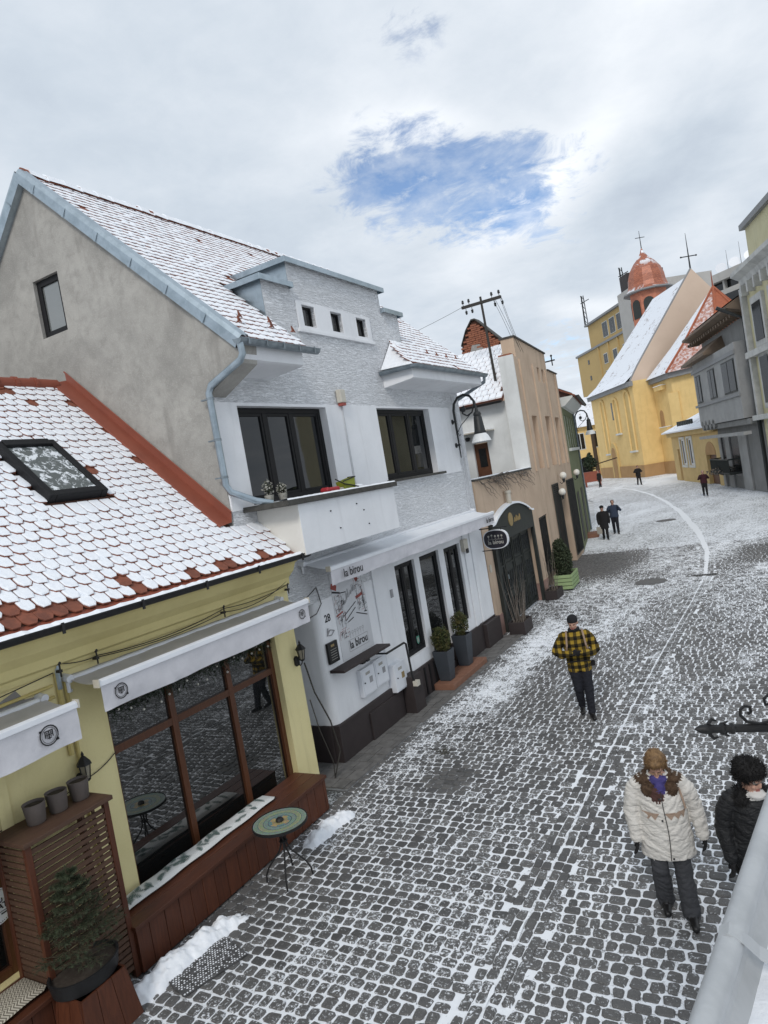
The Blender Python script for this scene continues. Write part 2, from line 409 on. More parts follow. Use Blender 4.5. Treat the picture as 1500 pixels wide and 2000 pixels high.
tag(rest.build('cobbles', 'cobble', street), kind='stuff')

far = MB()      # the street goes on round the bend
far.poly([(-8.9, 30.2, -0.004), (6, 30.2, -0.004), (6, 52, -0.004), (-2, 60, -0.004), (-7, 78, -0.004), (-12, 92, -0.004), (-24, 112, -0.004), (-60, 130, -0.004), (-60, 100, -0.004), (-24, 82, -0.004), (-14, 60, -0.004), (-10.3, 44, -0.004)])
structure(far.build('far_street', 'far_cobble'))

# snow packed in the drainage channel
ch = MB(); pts = []
lr = random.Random(5)
yy = 2.0
while yy < 90:
    w = (0.006 + 0.018*lr.random()) if yy < 22 else min(0.16, 0.04+(yy-22)*0.008)*(0.8+0.4*lr.random())
    if yy > 45: w = 0.12*(0.6+0.8*lr.random())
    pts.append((line_x(yy)+lr.uniform(-0.008, 0.008), yy, w)); yy += 0.09 if yy < 30 else 0.6
for (a, b) in zip(pts, pts[1:]):
    if a[1] < 24 and mnoise.noise(Vector((0, a[1]*2.2, 3.0))) > -0.05: continue
    ch.quad((a[0]-a[2], a[1], 0.004), (a[0]+a[2], a[1], 0.004), (b[0]+b[2], b[1], 0.004), (b[0]-b[2], b[1], 0.004))
ch.build('channel_snow', 'joint', street)

# trodden snow lying over the setts in low uneven drifts
def drift(name, cx, cy, lx, ly, h, rz, seed, label=None, parent=None, res=0.018, thr=0.35):
    nx, ny = max(6, int(lx/res)), max(6, int(ly/res)); b = MB(); c, s = math.cos(rz), math.sin(rz); idx = {}
    H = {}
    for i in range(nx+1):
        for j in range(ny+1):
            u, v = i/nx*2-1, j/ny*2-1
            x, y = u*lx/2, v*ly/2; X, Y = cx+c*x-s*y, cy+s*x+c*y
            e = (1-abs(u)**2.2)*(1-abs(v)**2.6)
            n = mnoise.fractal(Vector((X*4+seed, Y*4, seed)), 0.9, 2.1, 5)*0.55 + mnoise.noise(Vector((X*14, Y*14, seed)))*0.25 + mnoise.noise(Vector((X*38, Y*38, seed)))*0.16
            H[i, j] = (X, Y, h*(e*1.25+n*0.75-thr))
    for (i, j), (X, Y, z) in H.items():
        idx[i, j] = len(b.v); b.v.append((X, Y, max(z, -0.02)))
    for i in range(nx):
        for j in range(ny):
            q = [(i, j), (i+1, j), (i+1, j+1), (i, j+1)]
            if max(H[k][2] for k in q) > -0.012: b.f.append(tuple(idx[k] for k in q)); b.mi.append(0)
    o = b.build(name, 'snow', parent, smooth='full')
    return o
tag(drift('snow_bank', -6.03, 4.75, 0.36, 1.75, 0.15, R(-6), 1.3), 'heaped snow bank along the foot of the wooden bench', 'snow', kind='stuff')
tag(drift('snow_bank', -5.98, 7.38, 0.34, 1.10, 0.14, R(-5), 4.1), 'short snow heap behind the round mosaic table', 'snow', kind='stuff')
dr = random.Random(21)
for k in range(0):
    x = dr.uniform(-6.0, 0.0); y = dr.uniform(5.0, 17.0)
    if abs(x - line_x(y)) < 0.5: y += 0.4
    drift('snow_patch', x, y, dr.uniform(0.25, 0.55), dr.uniform(0.3, 0.9), 0.022, dr.uniform(-0.4, 0.4), k*3.7, None, street, 0.04, 0.42)

# swept pavement in front of the white house: flat slabs
M['slab'] = pm('grey_pavement_slabs', (0.16, 0.155, 0.15), (0.09, 0.088, 0.085), 0.75, 5, 0.8, 0.3, 50)
M['bed'] = pm('pavement_bed', (0.13, 0.13, 0.13), (0.30, 0.31, 0.32), 0.9, 8, 0.8)
pv = MB(); pv.box(-8.2, -6.36, 8.45, 17.3, -0.05, 0.004); pave = structure(pv.build('pavement', 'bed'))
slab_meshes = []
for k in range(5):
    b = MB(); b.box(-0.5, 0.5, -0.5, 0.5, -0.02, 0.0); slab_meshes.append(b.mesh('slab', 'slab'))
sr = random.Random(9); y = 8.5
while y < 17.1:
    l = sr.uniform(0.24, 0.34); x = -7.5 if y < 9.3 else -7.06
    while x < -6.4:
        w = min(sr.uniform(0.22, 0.34), -6.36-x)
        if w > 0.08:
            inst('slab', slab_meshes[sr.randrange(5)], pave, (x+w/2, y+l/2, 0.018+sr.uniform(-0.003, 0.003)), (0, 0, sr.uniform(-0.01, 0.01)), (w-0.014, l-0.014, 1))
        x += w
    y += l

# fallen twigs and needles on the setts
M['litter'] = pm('dark_litter', (0.035, 0.036, 0.022), (0.07, 0.06, 0.04), 0.9, 20, 0.8)
lt = random.Random(12); q = MB()
for k in range(420):
    a = lt.uniform(0, 6.28); r_ = abs(lt.gauss(0, 0.13)); x, y = -5.55+r_*math.cos(a)*1.1+0.25*lt.random(), 10.0+r_*math.sin(a)*1.9; d = lt.uniform(0, 3.14); l = lt.uniform(0.02, 0.06)
    q.add([(x, y, 0.006+0.01*lt.random()), (x+0.004*math.sin(d), y-0.004*math.cos(d), 0.008), (x+l*math.cos(d), y+l*math.sin(d), 0.008+0.012*lt.random())], [(0, 1, 2)])
tag(q.build('twig_litter', 'litter'), 'dark litter of fallen twigs on the street before the white house', 'litter', kind='stuff')
# ================================================================== MATERIALS FOR THE HOUSES
def rough_stucco(name, col, col2):
    t = NT(name); p = t.position()
    m1 = t.mapping(p, (1, 5.0, 42.0)); m2 = t.mapping(p, (1, 9.0, 60.0), (3.3, 1.1, 0))
    a = t.noise(m1, 1.0, 3, 0.5, 1.2); b2 = t.noise(m2, 1.0, 2, 0.5, 0.8)
    h = t.math('ADD', t.ramp(a, 0.42, 0.56), t.math('MULTIPLY', t.ramp(b2, 0.40, 0.6), 0.5))
    groove_shade = t.math('SUBTRACT', 1.0, t.ramp(a, 0.33, 0.43))  # shade of the stroke grooves painted into the colour, for stronger relief
    dirt = t.ramp(t.noise(p, 1.4, 5, 0.6), 0.45, 0.8)
    c = t.mix(t.math('MULTIPLY', dirt, 0.35), col, col2)
    t.color(t.mix(t.math('MULTIPLY', groove_shade, 0.6), c, tuple(x*0.55 for x in col))); t.set(rough=0.85, spec=0.25); t.bump(h, 0.8, 0.018); return t.m
M['stucco'] = rough_stucco('stroked_white_stucco', (0.80, 0.815, 0.84), (0.70, 0.715, 0.745))
M['white'] = pm('white_paint', (0.75, 0.765, 0.79), (0.65, 0.665, 0.69), 0.75, 1.2, 0.5, 0.12, 30)
M['lit_side'] = pm('lit_warm_white', (0.74, 0.72, 0.67), (0.60, 0.58, 0.53), 0.8, 2.0, 0.5, 0.1, 30)  # balcony end face: the warmer light on it is put into the colour
def gable_mat():
    t = NT('grey_render'); p = t.position()
    a = t.noise(p, 0.9, 6, 0.65, 0.5); b2 = t.noise(p, 5.0, 5, 0.65, 0.3); f = t.noise(p, 45, 5, 0.7)
    c = t.mix(t.ramp(a, 0.35, 0.7), (0.40, 0.385, 0.355), (0.28, 0.27, 0.25))
    c = t.mix(t.math('MULTIPLY', t.ramp(b2, 0.42, 0.72), 0.6), c, (0.26, 0.25, 0.23))
    c = t.mix(t.math('MULTIPLY', t.ramp(f, 0.5, 0.75), 0.45), c, (0.52, 0.505, 0.47))
    v = t.mapping(p, (1.6, 1.6, 0.35)); s = t.noise(v, 1.2, 4, 0.6)
    c = t.mix(t.math('MULTIPLY', t.ramp(s, 0.56, 0.75), 0.5), c, (0.17, 0.16, 0.145))
    t.color(c); t.set(rough=0.92, spec=0.15); t.bump(t.math('ADD', t.math('MULTIPLY', f, 0.6), b2), 0.55, 0.015); return t.m
M['render'] = gable_mat()
def stained(name, col, col2, stain, vs_=(3.0, 3.0, 0.4), amt=0.5, rough=0.85):
    t = NT(name); p = t.position()
    a = t.noise(p, 1.1, 5, 0.6, 0.4); s = t.noise(t.mapping(p, vs_), 1.3, 5, 0.62, 0.3); f = t.noise(p, 40, 4, 0.65)
    c = t.mix(t.ramp(a, 0.35, 0.7), col, col2); c = t.mix(t.math('MULTIPLY', t.ramp(s, 0.50, 0.78), amt), c, stain)
    c = t.mix(t.math('MULTIPLY', t.ramp(f, 0.5, 0.8), 0.25), c, tuple(x*0.75 for x in col))
    t.color(c); t.set(rough=rough, spec=0.2); t.bump(f, 0.25, 0.008); return t.m
M['yellow'] = stained('yellow_plaster', (0.79, 0.70, 0.38), (0.73, 0.64, 0.33), (0.54, 0.46, 0.24), amt=0.40)
M['cornice'] = stained('ochre_cornice', (0.70, 0.61, 0.30), (0.62, 0.53, 0.25), (0.44, 0.37, 0.18), (0.8, 0.8, 6.0), 0.4)
M['white'] = stained('white_paint_weathered', (0.79, 0.80, 0.82), (0.73, 0.74, 0.76), (0.50, 0.505, 0.51), (2.6, 2.6, 0.35), 0.32)
M['patch'] = pm('cement_patch', (0.30, 0.29, 0.275), (0.23, 0.22, 0.21), 0.9, 6, 0.6, 0.3, 40)
M['plinth'] = pm('brown_plinth', (0.040, 0.031, 0.031), (0.028, 0.022, 0.022), 0.65, 2.0, 0.7, 0.15, 40)
M['zinc'] = pm('zinc_sheet', (0.40, 0.47, 0.52), (0.28, 0.34, 0.38), 0.35, 5.0, 0.8, 0.15, 9, 0.02, metal=0.75, spec=0.5)
M['zinc_dull'] = pm('weathered_zinc', (0.25, 0.29, 0.32), (0.16, 0.19, 0.21), 0.45, 6.0, 0.8, metal=0.55, spec=0.5)
M['black_metal'] = pm('black_metal', (0.013, 0.013, 0.014), (0.02, 0.02, 0.02), 0.55, 10, 0.6, spec=0.35)
M['anthracite'] = pm('anthracite_frame', (0.011, 0.011, 0.012), (0.016, 0.016, 0.018), 0.6, 10, 0.5, spec=0.25)
M['tile'] = pm('clay_tile', (0.25, 0.085, 0.050), (0.14, 0.053, 0.036), 0.8, 5.0, 0.9, 0.3, 60)
M['redsheet'] = pm('red_brown_sheet', (0.26, 0.075, 0.045), (0.19, 0.055, 0.035), 0.5, 2.0, 0.6, spec=0.4)
M['deck'] = pm('roof_underlay', (0.10, 0.045, 0.03), (0.06, 0.03, 0.022), 0.9, 5, 0.5)
M['granite'] = pm('dark_coping', (0.075, 0.072, 0.065), (0.04, 0.038, 0.034), 0.8, 9, 0.8, 0.4, 50)
def wood(name, a, b_, axis=2, rough=0.45):
    t = NT(name); p = t.position(); sc = [9.0, 9.0, 9.0]; sc[axis] = 0.7
    g1 = t.noise(t.mapping(p, sc), 3.0, 6, 0.65, 1.4); g2 = t.noise(p, 1.8, 3, 0.5)
    f = t.math('ADD', t.math('MULTIPLY', t.ramp(g1, 0.3, 0.75), 0.75), t.math('MULTIPLY', g2, 0.25))
    rn = t.N.new('ShaderNodeObjectInfo').outputs['Random']
    c = t.mix(f, a, b_); c = t.mix(t.math('MULTIPLY', rn, 0.35), c, tuple(x*0.55 for x in b_))
    t.color(c); t.set(rough=rough, spec=0.4); t.bump(g1, 0.2, 0.004); return t.m
M['wood_red'] = wood('stained_timber', (0.130, 0.042, 0.020), (0.060, 0.020, 0.011), 2)
M['wood_long'] = wood('stained_rail', (0.125, 0.042, 0.020), (0.062, 0.021, 0.012), 1)
M['wood_frame'] = wood('window_timber', (0.135, 0.050, 0.022), (0.075, 0.028, 0.013), 2, 0.4)
M['wood_old'] = wood('weathered_timber', (0.125, 0.066, 0.040), (0.062, 0.033, 0.022), 1, 0.7)
def glass(name, base=(0.010, 0.011, 0.012), ior=1.5, rough=0.02):
    t = NT(name); t.color(base); t.set(rough=rough, spec=0.5, ior=ior)
    w = t.noise(t.mapping(t.position(), (1, 1, 0.6)), 1.5, 2, 0.5); t.bump(w, 0.03, 0.05); return t.m
M['glass'] = glass('window_glass')
M['glass_shop'] = glass('shop_window_glass', (0.010, 0.011, 0.011), 2.4)
def clear_glass():
    t = NT('clear_glass'); N, L_ = t.N, t.L; N.remove(t.b)
    out = [n for n in N if n.type == 'OUTPUT_MATERIAL'][0]
    tr = N.new('ShaderNodeBsdfTransparent'); tr.inputs[0].default_value = (0.80, 0.83, 0.83, 1)
    gl = N.new('ShaderNodeBsdfGlossy'); gl.inputs['Roughness'].default_value = 0.01; gl.inputs[0].default_value = (0.9, 0.92, 0.95, 1)
    fr = N.new('ShaderNodeFresnel'); fr.inputs[0].default_value = 1.55
    mx = N.new('ShaderNodeMixShader'); L_.new(fr.outputs[0], mx.inputs[0]); L_.new(tr.outputs[0], mx.inputs[1]); L_.new(gl.outputs[0], mx.inputs[2]); L_.new(mx.outputs[0], out.inputs[0])
    return t.m
M['clear'] = clear_glass()
M['curtain'] = pm('net_curtain', (0.20, 0.20, 0.195), (0.13, 0.13, 0.13), 0.9, 2, 0.6)
M['room'] = pm('dim_room', (0.10, 0.09, 0.08), (0.06, 0.055, 0.05), 0.9, 2, 0.5)
M['canvas'] = pm('awning_canvas', (0.66, 0.65, 0.68), (0.55, 0.545, 0.575), 0.85, 3.5, 0.6, 0.25, 14, 0.02)
M['canvas_top'] = pm('dusty_awning_canvas', (0.47, 0.455, 0.45), (0.39, 0.38, 0.37), 0.85, 3.0, 0.6, 0.2, 14, 0.02)
M['white_metal'] = pm('white_lacquered_metal', (0.74, 0.76, 0.80), (0.64, 0.66, 0.70), 0.3, 4, 0.4, spec=0.5)
M['print'] = pm('print_black', (0.03, 0.03, 0.032), (0.05, 0.05, 0.05), 0.8, 10, 0.5)
M['print_grey'] = pm('print_grey', (0.33, 0.33, 0.34), (0.25, 0.25, 0.26), 0.8, 10, 0.5)
M['print_red'] = pm('print_red', (0.33, 0.085, 0.07), (0.25, 0.07, 0.06), 0.8, 10, 0.5)
M['cable'] = pm('dark_cable', (0.04, 0.037, 0.033), None, 0.7, 10, 0.3)
M['cable_grey'] = pm('painted_conduit', (0.62, 0.63, 0.65), None, 0.6, 10, 0.3)
M['conduit_y'] = pm('painted_yellow_pipe', (0.56, 0.46, 0.18), (0.42, 0.34, 0.14), 0.6, 8, 0.5)
M['plastic'] = pm('aged_plastic', (0.55, 0.52, 0.45), (0.45, 0.42, 0.36), 0.6, 8, 0.4)

# ================================================================== HOUSE HELPERS
def wall_boxes(mb, u0, u1, z0, z1, v0, v1, holes, m=0):
    us = sorted({u0, u1, *[h[0] for h in holes], *[h[1] for h in holes]}); zs = sorted({z0, z1, *[h[2] for h in holes], *[h[3] for h in holes]})
    us = [q for q in us if u0 <= q <= u1]; zs = [q for q in zs if z0 <= q <= z1]
    V = {}
    def vid(p):
        if p not in V: V[p] = len(mb.v); mb.v.append(p)
        return V[p]
    def hole(a, b, c, d): return any(a >= h[0]-1e-6 and b <= h[1]+1e-6 and c >= h[2]-1e-6 and d <= h[3]+1e-6 for h in holes)
    def F(*ps): mb.f.append(tuple(vid(p) for p in ps)); mb.mi.append(m)
    solid = {}
    for i in range(len(us)-1):
        for j in range(len(zs)-1): solid[i, j] = not hole(us[i], us[i+1], zs[j], zs[j+1])
    for (i, j), sd in solid.items():
        if not sd: continue
        a, b, c, d = us[i], us[i+1], zs[j], zs[j+1]
        F((a, v0, c), (b, v0, c), (b, v0, d), (a, v0, d)); F((b, v1, c), (a, v1, c), (a, v1, d), (b, v1, d))
        if not solid.get((i-1, j)): F((a, v1, c), (a, v0, c), (a, v0, d), (a, v1, d))
        if not solid.get((i+1, j)): F((b, v0, c), (b, v1, c), (b, v1, d), (b, v0, d))
        if not solid.get((i, j-1)): F((a, v1, c), (b, v1, c), (b, v0, c), (a, v0, c))
        if not solid.get((i, j+1)): F((a, v0, d), (b, v0, d), (b, v1, d), (a, v1, d))
    return mb
def window(parent, u0, u1, z0, z1, v, fw=0.07, cols=1, zsplit=(), frame='anthracite', pane='glass', fd=0.07, name='window', sash=0.045, dz0=0.0):
    b = MB(); b.box(u0, u0+fw, v, v+fd, z0, z1); b.box(u1-fw, u1, v, v+fd, z0, z1); b.box(u0+fw, u1-fw, v, v+fd, z1-fw, z1); b.box(u0+fw, u1-fw, v, v+fd, z0, z0+fw+dz0)
    w = b.build(name, frame, parent, bevel=0.006)
    ucs = cols if isinstance(cols, (list, tuple)) else [u0+fw+(u1-u0-2*fw)*k/cols for k in range(1, cols)]
    zb = [z0+fw+dz0] + list(zsplit) + [z1-fw]; ub = [u0+fw] + list(ucs) + [u1-fw]
    mw = fw*0.55
    for uc in ucs:
        q = MB(); q.box(uc-mw, uc+mw, v+0.004, v+fd-0.004, z0+fw+dz0, z1-fw); q.build('mullion', frame, w, bevel=0.005)
    for k, zc in enumerate(zsplit):
        for i in range(len(ub)-1):
            q = MB(); q.box(ub[i]+(mw if i else 0), ub[i+1]-(mw if i < len(ub)-2 else 0), v+0.006, v+fd-0.006, zc-mw, zc+mw); q.build('transom', frame, w, bevel=0.005)
    for i in range(len(ub)-1):
        for j in range(len(zb)-1):
            a, c = ub[i]+(mw if i else 0), ub[i+1]-(mw if i < len(ub)-2 else 0); d, e = zb[j]+(mw if j else 0), zb[j+1]-(mw if j < len(zb)-2 else 0)
            if sash:
                q = MB(); s_ = sash
                q.box(a, a+s_, v+0.015, v+fd-0.012, d, e); q.box(c-s_, c, v+0.015, v+fd-0.012, d, e); q.box(a+s_, c-s_, v+0.015, v+fd-0.012, e-s_, e); q.box(a+s_, c-s_, v+0.015, v+fd-0.012, d, d+s_)
                q.build('sash', frame, w, bevel=0.004)
            q = MB(); q.box(a+0.001, c-0.001, v+fd*0.5, v+fd*0.5+0.012, d+0.001, e-0.001); q.build('pane', pane, w)
    return w
def tile_mesh(name, w, L, point, snow, rg, edge=(-0.006, 0.028)):
    b = MB(); c = point; j = lambda s=0.004: rg.uniform(-s, s)
    ring = [(-w/2, L), (-w/2, c), (-w*0.26, 0.0), (w*0.26, 0.0), (w/2, c), (w/2, L)]
    n = 6
    b.add([(x, y, 0) for x, y in ring] + [(x, y, 0.016) for x, y in ring], [tuple(range(6))[::-1], tuple(range(6, 12))] + [(i, (i+1) % 6, 6+(i+1) % 6, 6+i) for i in range(6)], 0)
    for f in (): pass
    if snow:
        e = rg.uniform(*edge); ins = rg.uniform(0.001, 0.008)
        r0 = [(-w/2+ins+j(), L), (-w/2+ins+j(), c+e*0.7+j()), (-w*0.26+j(0.01), e+j(0.01)), (w*0.26+j(0.01), e+j(0.01)), (w/2-ins+j(), c+e*0.7+j()), (w/2-ins+j(), L)]
        h = rg.uniform(0.010, 0.019)
        r1 = [(x*0.84, y+(0.02 if y < L*0.6 else 0)) for x, y in r0]
        o = [(x, y, 0.0165) for x, y in r0] + [(x, y, 0.0165+h*0.6) for x, y in r0] + [(x, y, 0.0165+h) for x, y in r1]
        b.add(o, [(i, (i+1) % 6, 6+(i+1) % 6, 6+i) for i in range(6)] + [(6+i, 6+(i+1) % 6, 12+(i+1) % 6, 12+i) for i in range(6)] + [tuple(range(12, 18))], 1)
    return b
def tiled_roof(house, roof, world_of, eave, ridge, urange, w, expo, point, bare_p, seed, max_obj=300, L=None, skip=None, edge=(-0.006, 0.028)):
    """rows of tiles from the eave (v,z) up to the ridge (v,z); urange(row fraction) -> (u0, u1)"""
    rg = random.Random(seed); th = math.atan2(ridge[1]-eave[1], ridge[0]-eave[0]); SL = math.hypot(ridge[0]-eave[0], ridge[1]-eave[1])
    L = L or expo*1.75; tilt = math.atan2(0.020, expo)
    snowy = [tile_mesh('tile', w-0.006, L, point, True, rg, edge) for _ in range(8)]; bare = [tile_mesh('tile', w-0.006, L, point, False, rg) for _ in range(2)]
    sm = [b.mesh('tile', ['tile', 'snow']) for b in snowy]; bm_ = [b.mesh('tile', ['tile', 'snow']) for b in bare]
    rows = int(SL/expo+0.55); items = []
    for k in range(rows):
        s = k*expo; v = eave[0]+math.cos(th)*s; z = eave[1]+math.sin(th)*s
        u0, u1 = urange(v, k/rows); off = (k % 2)*w/2
        n0 = math.floor((u0-off)/w)
        for i in range(n0, int((u1-off)/w)+2):
            u = i*w+off+w/2
            if u-w/2 < u0-0.02 or u+w/2 > u1+0.03: continue
            if skip and skip(u, v): continue
            items.append((u, v, z, rg.random() < bare_p(u, v, k, rows), k))
    T0 = Matrix.Rotation(th-tilt, 4, 'X')
    def vis(it):
        X, Y, Z = world_of(it[0], it[1], it[2]); d = Vector((X, Y, Z)) - camo.location; z = d.dot(_fw)
        px = 750+1350*d.dot(_right)/z; py = 1000-1350*d.dot(_up)/z
        return z if z > 0.5 and -10 < px < 1510 and -10 < py < 2010 else 1e6+z
    items.sort(key=vis)
    rest = MB()
    for n, (u, v, z, br, k) in enumerate(items):
        T = Matrix.Translation((u, v, z)) @ Matrix.Rotation(rg.uniform(-0.03, 0.03), 4, 'Y') @ Matrix.Rotation(th-tilt+rg.uniform(-0.012, 0.012), 4, 'X') @ Matrix.Rotation(rg.uniform(-0.03, 0.03), 4, 'Z')
        off = Vector((0, -math.sin(th), math.cos(th)))*0.022
        T.translation += off
        if n < max_obj:
            o = bpy.data.objects.new('tile', (bm_ if br else sm)[rg.randrange(2 if br else 8)]); COL.objects.link(o); o.parent = roof; o.matrix_local = T
        else:
            src = (bare if br else snowy)[rg.randrange(2 if br else 8)]
            o = len(rest.v); rest.v += [tuple(T @ Vector(q)) for q in src.v]; rest.f += [tuple(i+o for i in f) for f in src.f]; rest.mi += src.mi
    if rest.v: tag(rest.build('tiles', ['tile', 'snow'], roof), kind='stuff')
    return th
def half_gutter(mb, pts, r, m=0, n=8, snow=None):
    """open half-round gutter along pts"""
    pts = [Vector(p) for p in pts]; k = len(pts); o = len(mb.v)
    for i, p in enumerate(pts):
        t = (pts[min(i+1, k-1)]-pts[max(i-1, 0)]).normalized(); s = Vector((0, 0, 1)).cross(t).normalized()
        for layer in (r, r-0.006):
            for j in range(n+1):
                a = math.pi + math.pi*j/n; mb.v.append(tuple(p + s*math.cos(a)*layer + Vector((0, 0, 1))*math.sin(a)*layer))
    q = 2*(n+1)
    for i in range(k-1):
        for L_ in (0, n+1):
            for j in range(n):
                a = o+i*q+L_+j; mb.f.append((a, a+1, a+1+q, a+q)); mb.mi.append(m)
    for i in (0, k-1):
        mb.f.append(tuple(o+i*q+j for j in range(n+1))); mb.mi.append(m)
    for side in (1, -1):
        mb.tube([p + (Vector((0, 0, 1)).cross((pts[min(i+1, k-1)]-pts[max(i-1, 0)]).normalized()))*side*r for i, p in enumerate(pts)], 0.009, 6, m)
    return mb
HALF = math.pi/2

# ================================================================== YELLOW HOUSE  (local x = along the street, y = into the house)
YX = -6.9
yh = thing('yellow_house', 'yellow plastered cafe house with snow-dusted clay tile roof at lower left', 'house', (YX, 0, 0), HALF)
b = MB()
wall_boxes(b, -1.0, 8.55, 0, 3.22, 0, 0.35, [(1.6, 3.62, 0.5, 2.65), (5.0, 8.06, 0.30, 2.62)])
b.box(8.2, 8.55, 0.35, 4.0, 0, 3.22); b.box(-1, -0.65, 0.35, 6.0, 0, 3.22); b.box(-0.65, 7.7, 5.65, 6, 0, 3.22)
b.build('wall', 'yellow', yh)
b = MB(); b.prism([(0.0, 3.20), (-0.05, 3.20), (-0.06, 3.27), (-0.12, 3.30), (-0.13, 3.40), (-0.24, 3.50), (-0.30, 3.62), (-0.38, 3.66), (-0.40, 3.74), (0.3, 3.74), (0.3, 3.20)], -1.0, 8.50, 'x')
b.build('cornice', 'cornice', yh, bevel=0.006)
# left pilaster edge strips and the cement patch
b = MB(); b.box(3.62, 3.74, -0.035, 0.0, 0.0, 3.2); b.build('window_surround', 'yellow', yh)
b = MB(); b.poly([(3.72, -0.004, 3.06), (4.02, -0.004, 3.16), (4.10, -0.004, 3.04), (4.32, -0.004, 3.02), (4.34, -0.004, 2.72), (4.0, -0.004, 2.66), (3.74, -0.004, 2.70)]); b.build('cement_patch', 'patch', yh)
# shop window: timber frame, three lights and two small lights over a transom
sw = window(yh, 5.0, 8.06, 0.30, 2.62, 0.10, 0.085, [6.02, 7.08], [2.07], 'wood_frame', 'glass_shop', 0.09, 'shop_window', 0.0)
lw = window(yh, 1.6, 3.62, 0.5, 2.65, 0.10, 0.085, [2.6], [2.1], 'wood_frame', 'glass_shop', 0.09, 'shop_window', 0.0)
# roof
EY, RY = (-0.46, 3.80), (3.16, 7.06)
b = MB(); b.prism([EY, (RY[0], RY[1]), (6.4, 4.0), (6.4, 3.9), (RY[0], RY[1]-0.12), (EY[0], EY[1]-0.06)], -1.0, 7.70, 'x')
b.prism([(EY[0], EY[1]), (0.12, EY[1]+0.58*(RY[1]-EY[1])/(RY[0]-EY[0])), (0.12, EY[1]+0.58*(RY[1]-EY[1])/(RY[0]-EY[0])-0.08), (EY[0], EY[1]-0.06)], 7.70, 8.36, 'x')
yroof = b.build('roof', 'deck', yh)
SKY = (5.40, 6.27, 0.92, 1.86)   # skylight u0,u1, v0,v1
def yrange(v, f):
    return (1.2, 8.36 if v < 0.0 else 7.66)
def ybare(u, v, k, rows):
    if k == 0: return 0.38
    if k == 1: return 0.03
    if u > 7.4 and v > 0.05: return 0.12
    if k > rows-3: return 0.25
    return 0.012
slopeY = (RY[1]-EY[1])/(RY[0]-EY[0]); thY = math.atan(slopeY)
tiled_roof(yh, yroof, lambda u, v, z: (YX-v, u, z), EY, RY, yrange, 0.172, 0.168, 0.055, ybare, 17, skip=lambda u, v: SKY[0]-0.06 < u < SKY[1]+0.06 and SKY[2]-0.17 < v < SKY[3]-0.02)
# red sheet: upstand flashing against the grey gable, ridge cap, eave fascia
b = MB()
def yz(v): return EY[1]+slopeY*(v-EY[0])
b.add([(7.44, 0.10, yz(0.10)+0.07), (7.70, 0.10, yz(0.10)+0.10), (7.70, RY[0]-0.02, yz(RY[0])+0.12), (7.44, RY[0]-0.02, yz(RY[0])+0.07),
       (7.71, 0.08, yz(0.10)+0.26), (7.71, RY[0], yz(RY[0])+0.26)], [(0, 1, 2, 3), (1, 4, 5, 2)])
b.tube([(7.44, 0.10, yz(0.1)+0.065), (7.44, RY[0], yz(RY[0])+0.065)], 0.014, 6); b.tube([(7.70, 0.08, yz(0.08)+0.27), (7.70, RY[0], yz(RY[0])+0.27)], 0.014, 6)
b.build('flashing', 'redsheet', yroof)
b = MB(); b.lathe([(0.11, -1.0), (0.11, 7.5)], 12, T=Matrix.Translation((0, RY[0], RY[1]+0.02)) @ Matrix.Rotation(HALF, 4, 'Y')); b.build('ridge_cap', 'redsheet', yroof, smooth=True)
clip = MB(); clip.lathe([(0.128, -0.03), (0.128, 0.03)], 12, T=Matrix.Rotation(HALF, 4, 'Y')); clipm = clip.mesh('ridge_clip', 'redsheet')
for k in range(22): inst('ridge_clip', clipm, yroof, (7.1-k*0.33, RY[0], RY[1]+0.02))
b = MB(); b.add([(-1, EY[0]+0.04, EY[1]+0.03), (8.38, EY[0]+0.04, EY[1]+0.03), (8.38, EY[0]-0.06, EY[1]-0.03), (-1, EY[0]-0.06, EY[1]-0.03), (8.38, EY[0]-0.06, EY[1]-0.12), (-1, EY[0]-0.06, EY[1]-0.12)], [(0, 3, 2, 1), (3, 5, 4, 2)]); b.build('eave_fascia', 'redsheet', yroof)
b = MB(); half_gutter(b, [(-1, EY[0]-0.135, EY[1]-0.04), (8.46, EY[0]-0.135, EY[1]-0.04)], 0.075); b.build('gutter', 'black_metal', yh, smooth=True)
b = MB(); gs = random.Random(4); u = -0.9; prev = None
while u < 8.45:
    h = -0.03 + gs.uniform(-0.006, 0.010); cur = [(u, EY[0]-0.200, EY[1]+h-0.01), (u, EY[0]-0.135, EY[1]+h+0.025), (u, EY[0]-0.065, EY[1]+h+0.0)]
    if prev: b.quad(prev[0], cur[0], cur[1], prev[1]); b.quad(prev[1], cur[1], cur[2], prev[2])
    prev = cur; u += 0.06
b.build('gutter_snow', 'snow', yh, smooth='full')
b = MB()
for k in range(8): b.box(1.2+k*1.0, 1.23+k*1.0, EY[0]-0.222, EY[0]-0.208, EY[1]-0.13, EY[1]-0.02)
b.build('gutter_bracket', 'black_metal', yh)
